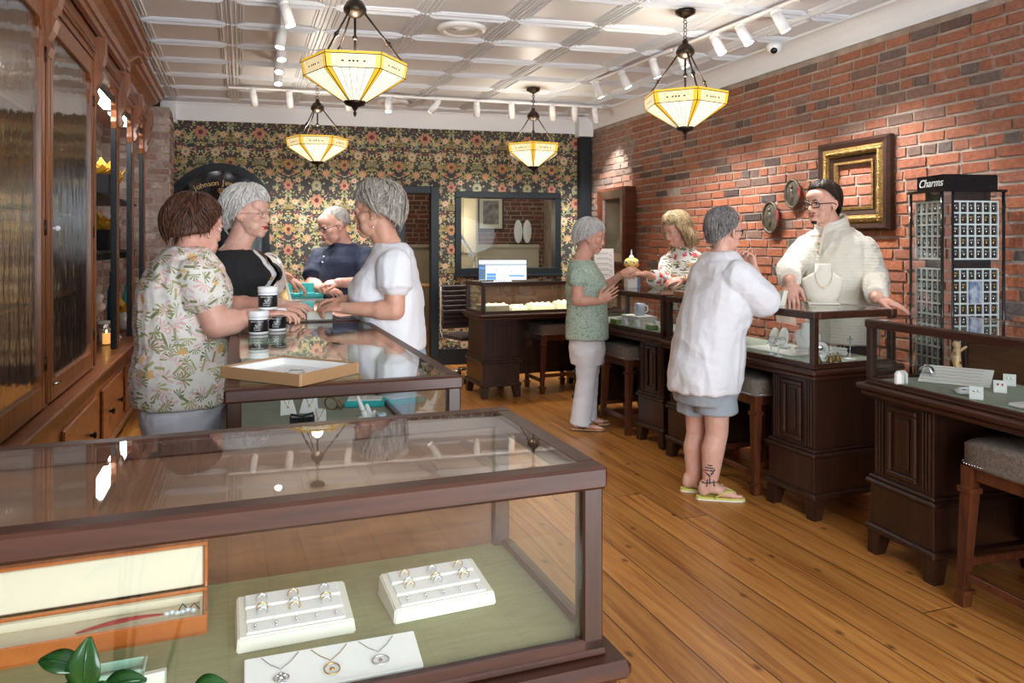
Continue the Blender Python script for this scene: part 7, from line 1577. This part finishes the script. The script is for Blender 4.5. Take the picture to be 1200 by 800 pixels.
for k in range(8): y = -.24+.055*k; bx(mb, -.23, .23, y, y+.054, .44, .485, .012)
obj('seat', mb, 'leather', t); mb = NB()
for sx in (-1, 1): tube(mb, [(sx*.24, .22, .98), (sx*.24, .23, .5), (sx*.24, .16, .43), (sx*.24, -.22, .43)], .011); 
tube(mb, [(0, 0, .43), (0, 0, .12)], .022); obj('frame', mb, 'chrome', t)
for k in range(5):
    a = 2*pi*k/5+.3; mb = NB(); tube(mb, [(0, 0, .12), (.28*cos(a), .28*sin(a), .075)], [.018, .012]); lg = obj('leg', mb, 'chrome', t); mb = NB(); cyl(mb, (.28*cos(a)-.012*sin(a), .28*sin(a)+.012*cos(a), .03), (.28*cos(a)+.012*sin(a), .28*sin(a)-.012*cos(a), .03), .03, n=14); tube(mb, [(.28*cos(a), .28*sin(a), .03), (.28*cos(a), .28*sin(a), .08)], .008); obj('caster', mb, 'black_gloss', lg)
# ---- other stools
dup(S4, V((.40, 7.42, 0)), R_(21), 'upholstered stool under the back counter below the monitor'); dup(S4, V((.975, 5.86, 0)), R_(22), 'upholstered stool between the woman in sage and the counter pedestal')
dup(S4, V((1.50, 4.52, 0)), R_(20), 'upholstered stool tucked under the counter behind the woman in shorts')
# ---- far right counter contents
def mug(c, rz): 
    t = thing('mug', 'pale blue mug with handle inside the far right case', 'mug', c, rz); mb = NB(); lathe(mb, [(.036, 0), (.042, .005), (.042, .095), (.038, .095), (.038, .01), (0, .01)], n=26); obj('cup', mb, mat('pale_blue_glaze', (.50, .54, .70), .25), t); mb = NB(); tube(mb, [(.04, 0, .08), (.068, 0, .072), (.072, 0, .045), (.062, 0, .025), (.04, 0, .02)], .006); obj('handle', mb, 'white_gloss', t)
mug(LP(C6, .52, .34, ZI+.055), .3)
for k, (x, y, w_, d_, h, z, lab) in enumerate(((.55, .30, .34, .22, .025, 0, 'wide pale blue display book lying in the far right case'), (.52, .33, .26, .18, .028, .026, 'smaller white book lying under the pale blue mug'))):
    c_ = LP(C6, x, y, ZI+z); t = thing('display_book', lab, 'book', c_, rz6); mb = NB(); bx(mb, -w_/2, w_/2, -d_/2, d_/2, 0, .003); bx(mb, -w_/2, w_/2, -d_/2, d_/2, h-.003, h); bx(mb, -w_/2, w_/2, d_/2-.003, d_/2, .003, h-.003); obj('cover', mb, 'white_card' if k else 'silver', t); mb = NB(); bx(mb, -w_/2+.004, w_/2-.004, -d_/2+.004, d_/2-.004, .003, h-.003); obj('pages', mb, 'white_card', t)
MT['moss'] = mat('green_moss_box', (.16, .24, .05), .9, bump=(120, .8))
for x, y, lab in ((.55, .10, 'small green ring box further from the corner post, far right case'), (1.03, .12, 'small green ring box near the corner post, far right case'), (.30, .36, 'pale green box at the back of the far right case')):
    c_ = LP(C6, x, y, ZI); t = thing('ring_box', lab, 'jewellery box', c_, rz6); mb = NB(); bx(mb, -.045, .045, -.03, .03, 0, .035, .006); obj('box', mb, 'moss', t); mb = NB(); bx(mb, -.038, .038, -.024, .024, .035, .039, .001); obj('insert', mb, 'white_card', t)
for x, y, lab in ((.68, .10, 'clear acrylic ring clip furthest from the corner post'), (.82, .12, 'clear acrylic ring clip, middle one of three'), (.93, .22, 'clear acrylic ring clip nearest the corner post')):
    c_ = LP(C6, x, y, ZI); t = thing('ring_clip', lab, 'jewellery stand', c_, rz6+.3); mb = NB(); prism(mb, [(-.03, 0), (.03, 0), (.012, .05), (-.004, .055)], -.018, .018, mframe((0, 0, 0), (1, 0, 0), (0, 0, 1), (0, -1, 0))); obj('wedge', mb, MT['gem'], t); mb = NB(); torus(mb, (.004, 0, .062), .010, .0016, (0, 1, 0), 16, 5); obj('ring', mb, 'silver', t)
mb = NB(); bx(mb, -.07, .07, -.10, .10, 0, .006, .002); o = obj('glass_riser', mb, 'white_gloss', loc=LP(C6, 1.12, .28, ZI), rz=rz6); tag(o, 'thin white display plate behind the corner post, far right case', 'tray')
c_ = onp(740, 337, ZU); t = thing('gift_box', 'white and blue folded gift box on the far right counter by the hands', 'gift box', c_, .3); mb = NB(); bx(mb, -.05, .035, -.035, .035, 0, .085, .003); obj('white_part', mb, 'white_card', t); mb = NB(); bx(mb, .036, .062, -.035, .035, 0, .085, .003); obj('blue_part', mb, mat('steel_blue_card', (.18, .27, .42), .5), t)
c_ = onp(741, 333, ZU); t = thing('spotted_jar', 'yellow footed jar with coloured spots and clear finial behind the hands', 'jar', (c_.x, c_.y+.05, ZU)); mb = NB(); lathe(mb, [(.05, 0), (.05, .008), (.014, .02), (.012, .10), (.03, .135), (0, .136)], n=24); obj('foot', mb, 'black_gloss', t)
MT['yellow_glaze'] = mat('yellow_glaze', (.82, .62, .14), .25); mb = NB(); lathe(mb, [(.03, .135), (.055, .15), (.064, .18), (.060, .21), (.04, .228), (0, .23)], n=28); obj('bowl', mb, 'yellow_glaze', t)
for i_, (mm, cl_) in enumerate((('spot_red', (.6, .05, .08)), ('spot_blue', (.05, .15, .5)), ('spot_white', (.85, .8, .75)))):
    MT[mm] = mat(mm, cl_, .3); mb = NB()
    for k in range(6): a = k*pi/3+i_*.7; z = (.165, .19, .205)[i_]; ell(mb, (.0605*cos(a), .0605*sin(a), z), (.009, .009, .009), u=10, v=6)
    obj('spots', mb, mm, t)
mb = NB(); lathe(mb, [(.022, .228), (.026, .235), (.018, .25), (.006, .262), (.010, .272), (.003, .30), (0, .31)], n=18); obj('finial', mb, 'gem', t)
c_ = LP(C7, .06, .10, ZU); t = thing('wooden_tray', 'small pale wooden box on the far end of the middle counter', 'box', c_, rz7); mb = NB(); bx(mb, -.05, .06, -.05, .05, 0, .032, .002); obj('box', mb, 'pine', t); mb = NB(); bx(mb, -.042, .052, -.042, .042, .032, .034); obj('lining', mb, 'cream_velvet', t)
# ---- middle counter contents
mb = NB(); bx(mb, -.20, .20, -.16, .16, 0, .012, .006); c_ = LP(C7, .82, .30, ZI); o = obj('cloth_riser', mb, 'white_card', loc=c_, rz=rz7); tag(o, 'white cloth covered riser under the busts in the middle right case', 'riser')
zz = ZI+.0125
bust('tall white necklace bust in the case before the man in cream', LP(C7, .93, .34, zz), rz7+.5, .16, .15, 'white_card', gold=False)
def oval(label, c, rz, h=.12):
    t = thing('oval_stand', label, 'jewellery stand', c, rz, None); M = mframe((0, 0, h/2), (1, 0, 0), V((0, .35, 1)).normalized(), V((0, -1, .35)).normalized()); mb = NB(); ell(mb, (0, 0, h*.52), (h*.27, .012, h*.52), Matrix.Rotation(-.32, 3, 'X')); obj('pad', mb, 'white_card', t); mb = NB(); bx(mb, -.025, .025, -.02, .05, 0, .012, .003); obj('base', mb, 'white_card', t); mb = NB(); torus(mb, (0, -.02, h*.35), h*.2, .0022, (0, 1, -.3), 20, 6, sy=1.2); obj('bracelet', mb, 'silver', t)
oval('white oval bracelet stand left of the tall bust, further one', LP(C7, .70, .30, zz), rz7+.4, .11); oval('white oval bracelet stand left of the tall bust, nearer one', LP(C7, .80, .28, zz), rz7+.4, .12)
for k, (x, y) in enumerate(((1.0, .42), (1.05, .33), (1.07, .42))):
    c_ = LP(C7, x, y, ZI); t = thing('ring_roll', ('white ring roll behind the corner post, back', 'white ring roll behind the corner post, front', 'white ring roll behind the corner post, right')[k], 'jewellery stand', c_, rz7+.6); mb = NB(); bx(mb, -.055, .055, -.02, .02, 0, .03, .008); bx(mb, -.055, .055, -.012, .012, .03, .045, .006); obj('roll', mb, 'white_card', t); mb = NB(); [torus(mb, (-.04+.02*i, 0, .05), .008, .0014, (1, 0, 0), 12, 5) for i in range(5)]; obj('rings', mb, 'silver', t)
for k, (x, y) in enumerate(((.90, .10), (.98, .08))):
    c_ = LP(C7, x, y, ZI); t = thing('earring_stand', ('slim clear earring stand at the front of the middle case, left', 'slim clear earring stand at the front of the middle case, right')[k], 'jewellery stand', c_, 0); mb = NB(); lathe(mb, [(.022, 0), (.022, .004), (.004, .006), (.004, .08), (.0, .08)], n=16); tube(mb, [(-.018, 0, .08), (.018, 0, .08)], .003); obj('stem', mb, 'white_gloss', t); mb = NB(); ell(mb, (-.016, 0, .068), (.004, .004, .009)); ell(mb, (.016, 0, .068), (.004, .004, .009)); obj('earrings', mb, 'silver', t)
c_ = LP(C7, 1.20, .16, ZI); t = thing('watch_stand', 'white looped watch stand beside the brass bells', 'jewellery stand', c_, rz7+1.2); mb = NB(); torus(mb, (0, 0, .055), .04, .015, (0, 1, .2), 24, 10); bx(mb, -.03, .03, -.025, .025, 0, .012, .004); obj('loop', mb, 'white_gloss', t); mb = NB(); ell(mb, (0, -.02, .075), (.016, .006, .016)); torus(mb, (0, 0, .055), .052, .006, (0, 1, .2), 24, 6); obj('watch', mb, 'silver', t)
for k, (x, y) in enumerate(((1.235, .12), (1.25, .19), (1.23, .26))):
    c_ = LP(C7, x, y, ZI); t = thing('brass_bell', ('small brass bell nearest the corner post', 'small brass bell in the middle of three', 'small brass bell furthest from the corner post')[k], 'bell', c_); mb = NB(); lathe(mb, [(.022, 0), (.020, .008), (.014, .02), (.012, .032), (.005, .036), (0, .037)], n=20); obj('bell', mb, 'antique_gold', t); mb = NB(); torus(mb, (0, 0, .042), .006, .002, (1, 0, 0), 12, 5); obj('loop', mb, 'antique_gold', t)
c_ = LP(C7, 1.22, .36, ZI); t = thing('cross_stand', 'slim silver cross stand near the right end of the middle case', 'jewellery stand', c_, rz7+1.2); mb = NB(); lathe(mb, [(.035, 0), (.035, .008), (.0, .009)], n=20); obj('base', mb, 'white_gloss', t); mb = NB(); tube(mb, [(0, 0, .008), (0, 0, .10)], .0025); bx(mb, -.005, .005, -.003, .003, .085, .13, .001); bx(mb, -.016, .016, -.003, .003, .105, .115, .001); obj('cross', mb, 'silver', t)
bust('cream leatherette necklace bust standing on the glass before the man in cream', onp(964, 356, ZU), R_(-15), .235, .225, 'cream_velvet')
c_ = onp(914, 358, ZU); t = thing('ring_display', 'small white angled ring stand on the glass by the man\'s hand', 'jewellery stand', c_, R_(10)); mb = NB(); prism(mb, [(-.035, 0), (.015, 0), (.035, .085), (.01, .085), (-.01, .02), (-.035, .018)], -.025, .025, mframe((0, 0, 0), (1, 0, 0), (0, 0, 1), (0, -1, 0))); obj('stand', mb, 'pearl', t); mb = NB(); torus(mb, (.024, 0, .092), .009, .0015, (0, 1, 0), 14, 5); obj('ring', mb, 'gold', t)
# ---- nearest right counter contents
c_ = onp(1056, 452, ZI); t = thing('earring_block', 'white rounded earring block inside the right edge case', 'jewellery stand', c_, R_(20)); mb = NB(); bx(mb, -.032, .032, -.02, .02, 0, .068, .014); obj('block', mb, 'white_card', t); mb = NB(); bx(mb, -.003, .003, -.0215, -.0195, .004, .064, 0); tube(mb, [(0, -.022, .064-.006*k) for k in range(10)], .0016, 5); obj('chain', mb, 'silver', t)
c_ = onp(1086, 445, ZI); t = thing('bangle', 'wide silver bangle standing in the right edge case', 'bangle', c_, R_(30)); mb = NB(); lathe(mb, [(.030, -.014), (.033, -.014), (.033, .014), (.030, .014)], c=(0, 0, .034), n=30, M=Matrix.Rotation(R_(80), 3, 'Y')); mb2_ = mb; bmesh.ops.delete(mb, geom=[f for f in mb.faces if len(f.verts) > 4], context='FACES_ONLY'); obj('band', mb, 'silver', t)
t = thing('earring_board', 'long white sloping board with rows of chains in the right edge case', 'necklace board', onp(1120, 448, ZI), R_(-38)); M = mframe((0, 0, .03), (1, 0, 0), V((0, 1, .33)).normalized(), V((0, -.33, 1)).normalized())
mb = NB(); bx(mb, -.14, .14, -.085, .085, -.003, .003, .001, M); bx(mb, -.13, .13, .07, .078, -.05, -.003, 0, M); obj('board', mb, 'white_card', t)
for k in range(5):
    mb = NB(); y = -.066+.032*k; tube(mb, [M @ V((-.125+.01*i, y+.002*sin(i), .004)) for i in range(24)], .0008, 5); ell(mb, M @ V((-.125, y, .005)), (.005, .004, .003), u=8, v=5); obj('chain', mb, 'silver', t)
c_ = onp(1133, 461, ZI); t = thing('bracelet_display', 'white oval tray of earrings at the front of the right edge case', 'jewellery tray', c_, R_(-60)); mb = NB(); torus(mb, (0, 0, .012), .052, .010, (0, 0, 1), 28, 8, sy=.55); ell(mb, (0, 0, .006), (.05, .028, .005)); obj('oval_rim', mb, 'white_gloss', t)
for k in range(4): mb = NB(); ell(mb, (-.03+.02*k, 0, .014), (.006, .009, .003), u=8, v=5); obj('earring', mb, 'tarnish' if k % 2 else 'silver', t)
for px, py, lab in ((1172, 460, 'small white folded earring card standing in the right edge case, nearer the board'), (1183, 452, 'small white folded earring card standing in the right edge case, further right'), (1144, 468, 'white printed card with ornament at the front of the right edge case')):
    c_ = onp(px, py, ZI); t = thing('earring_card', lab, 'card', c_, R_(-35)); M = mframe((0, 0, 0), (1, 0, 0), V((0, .3, 1)).normalized(), V((0, -1, .3)).normalized()); mb = NB(); bx(mb, -.024, .024, 0, .052, -.001, .001, 0, M); bx(mb, -.024, .024, .013, .015, 0, .046); obj('card', mb, 'white_card', t); mb = NB(); ell(mb, M @ V((-.008, .034, .003)), (.0035, .002, .005)); ell(mb, M @ V((.008, .034, .003)), (.0035, .002, .005)); obj('earrings', mb, 'red_strap' if px == 1172 else 'silver', t)
c_ = LP(C8, .42, .22, ZI); t = thing('bracelet_pad', 'flat white pad at the right edge of the frame inside the case', 'jewellery tray', LP(C8, .78, .2, ZI), rz8); mb = NB(); bx(mb, -.14, .14, -.1, .1, 0, .015, .006); obj('pad', mb, 'white_card', t); mb = NB(); torus(mb, (0, 0, .018), .03, .002, (0, 0, 1), 22, 5); obj('bracelet', mb, 'silver', t)
# gilt cherub figure
c_ = LP(C8, .12, .40, ZI); t = thing('cherub_figure', 'small gilt painted cherub figure standing behind the white board', 'figurine', c_, R_(-150)); t.scale = (.8, .8, .8); MT['cherub'] = mat('painted_gilt_plaster', (.72, .50, .32), .45, .15, var=(30, .8, (.60, .38, .10)))
mb = NB(); limb(mb, [(-.012, 0, .02), (-.014, .012, .06), (-.006, 0, .10)], [.012, .014, .018]); limb(mb, [(.018, .01, .02), (.016, .014, .06), (.010, 0, .10)], [.011, .014, .018]); limb(mb, [(0, 0, .10), (0, -.004, .135), (0, 0, .165)], [.024, .026, .020]); limb(mb, [(-.02, 0, .16), (-.045, .01, .175), (-.07, .015, .185)], [.010, .009, .007]); limb(mb, [(.02, 0, .16), (.04, .02, .15), (.055, .03, .17)], [.010, .009, .007]); ell(mb, (0, .002, .195), (.019, .021, .023)); ell(mb, (0, -.004, .204), (.021, .020, .018))
for k in range(2): ell(mb, ((-.012, .018)[k], .015, .012), (.009, .018, .008))
me_ = voxel(mb, .0022, 1); mb = NB(); mb.from_mesh(me_); obj('body', mb, 'cherub', t, fix=False)
mb = NB(); lathe(mb, [(.04, 0), (.042, .004), (.036, .010), (.0, .010)], n=22); obj('plinth', mb, 'red_strap', t); mb = NB(); tube(mb, [(-.025, .01, .10), (0, -.028, .112), (.028, .0, .10), (0, .026, .098), (-.025, .01, .10)], .008, 8); obj('drape', mb, 'gold', t)
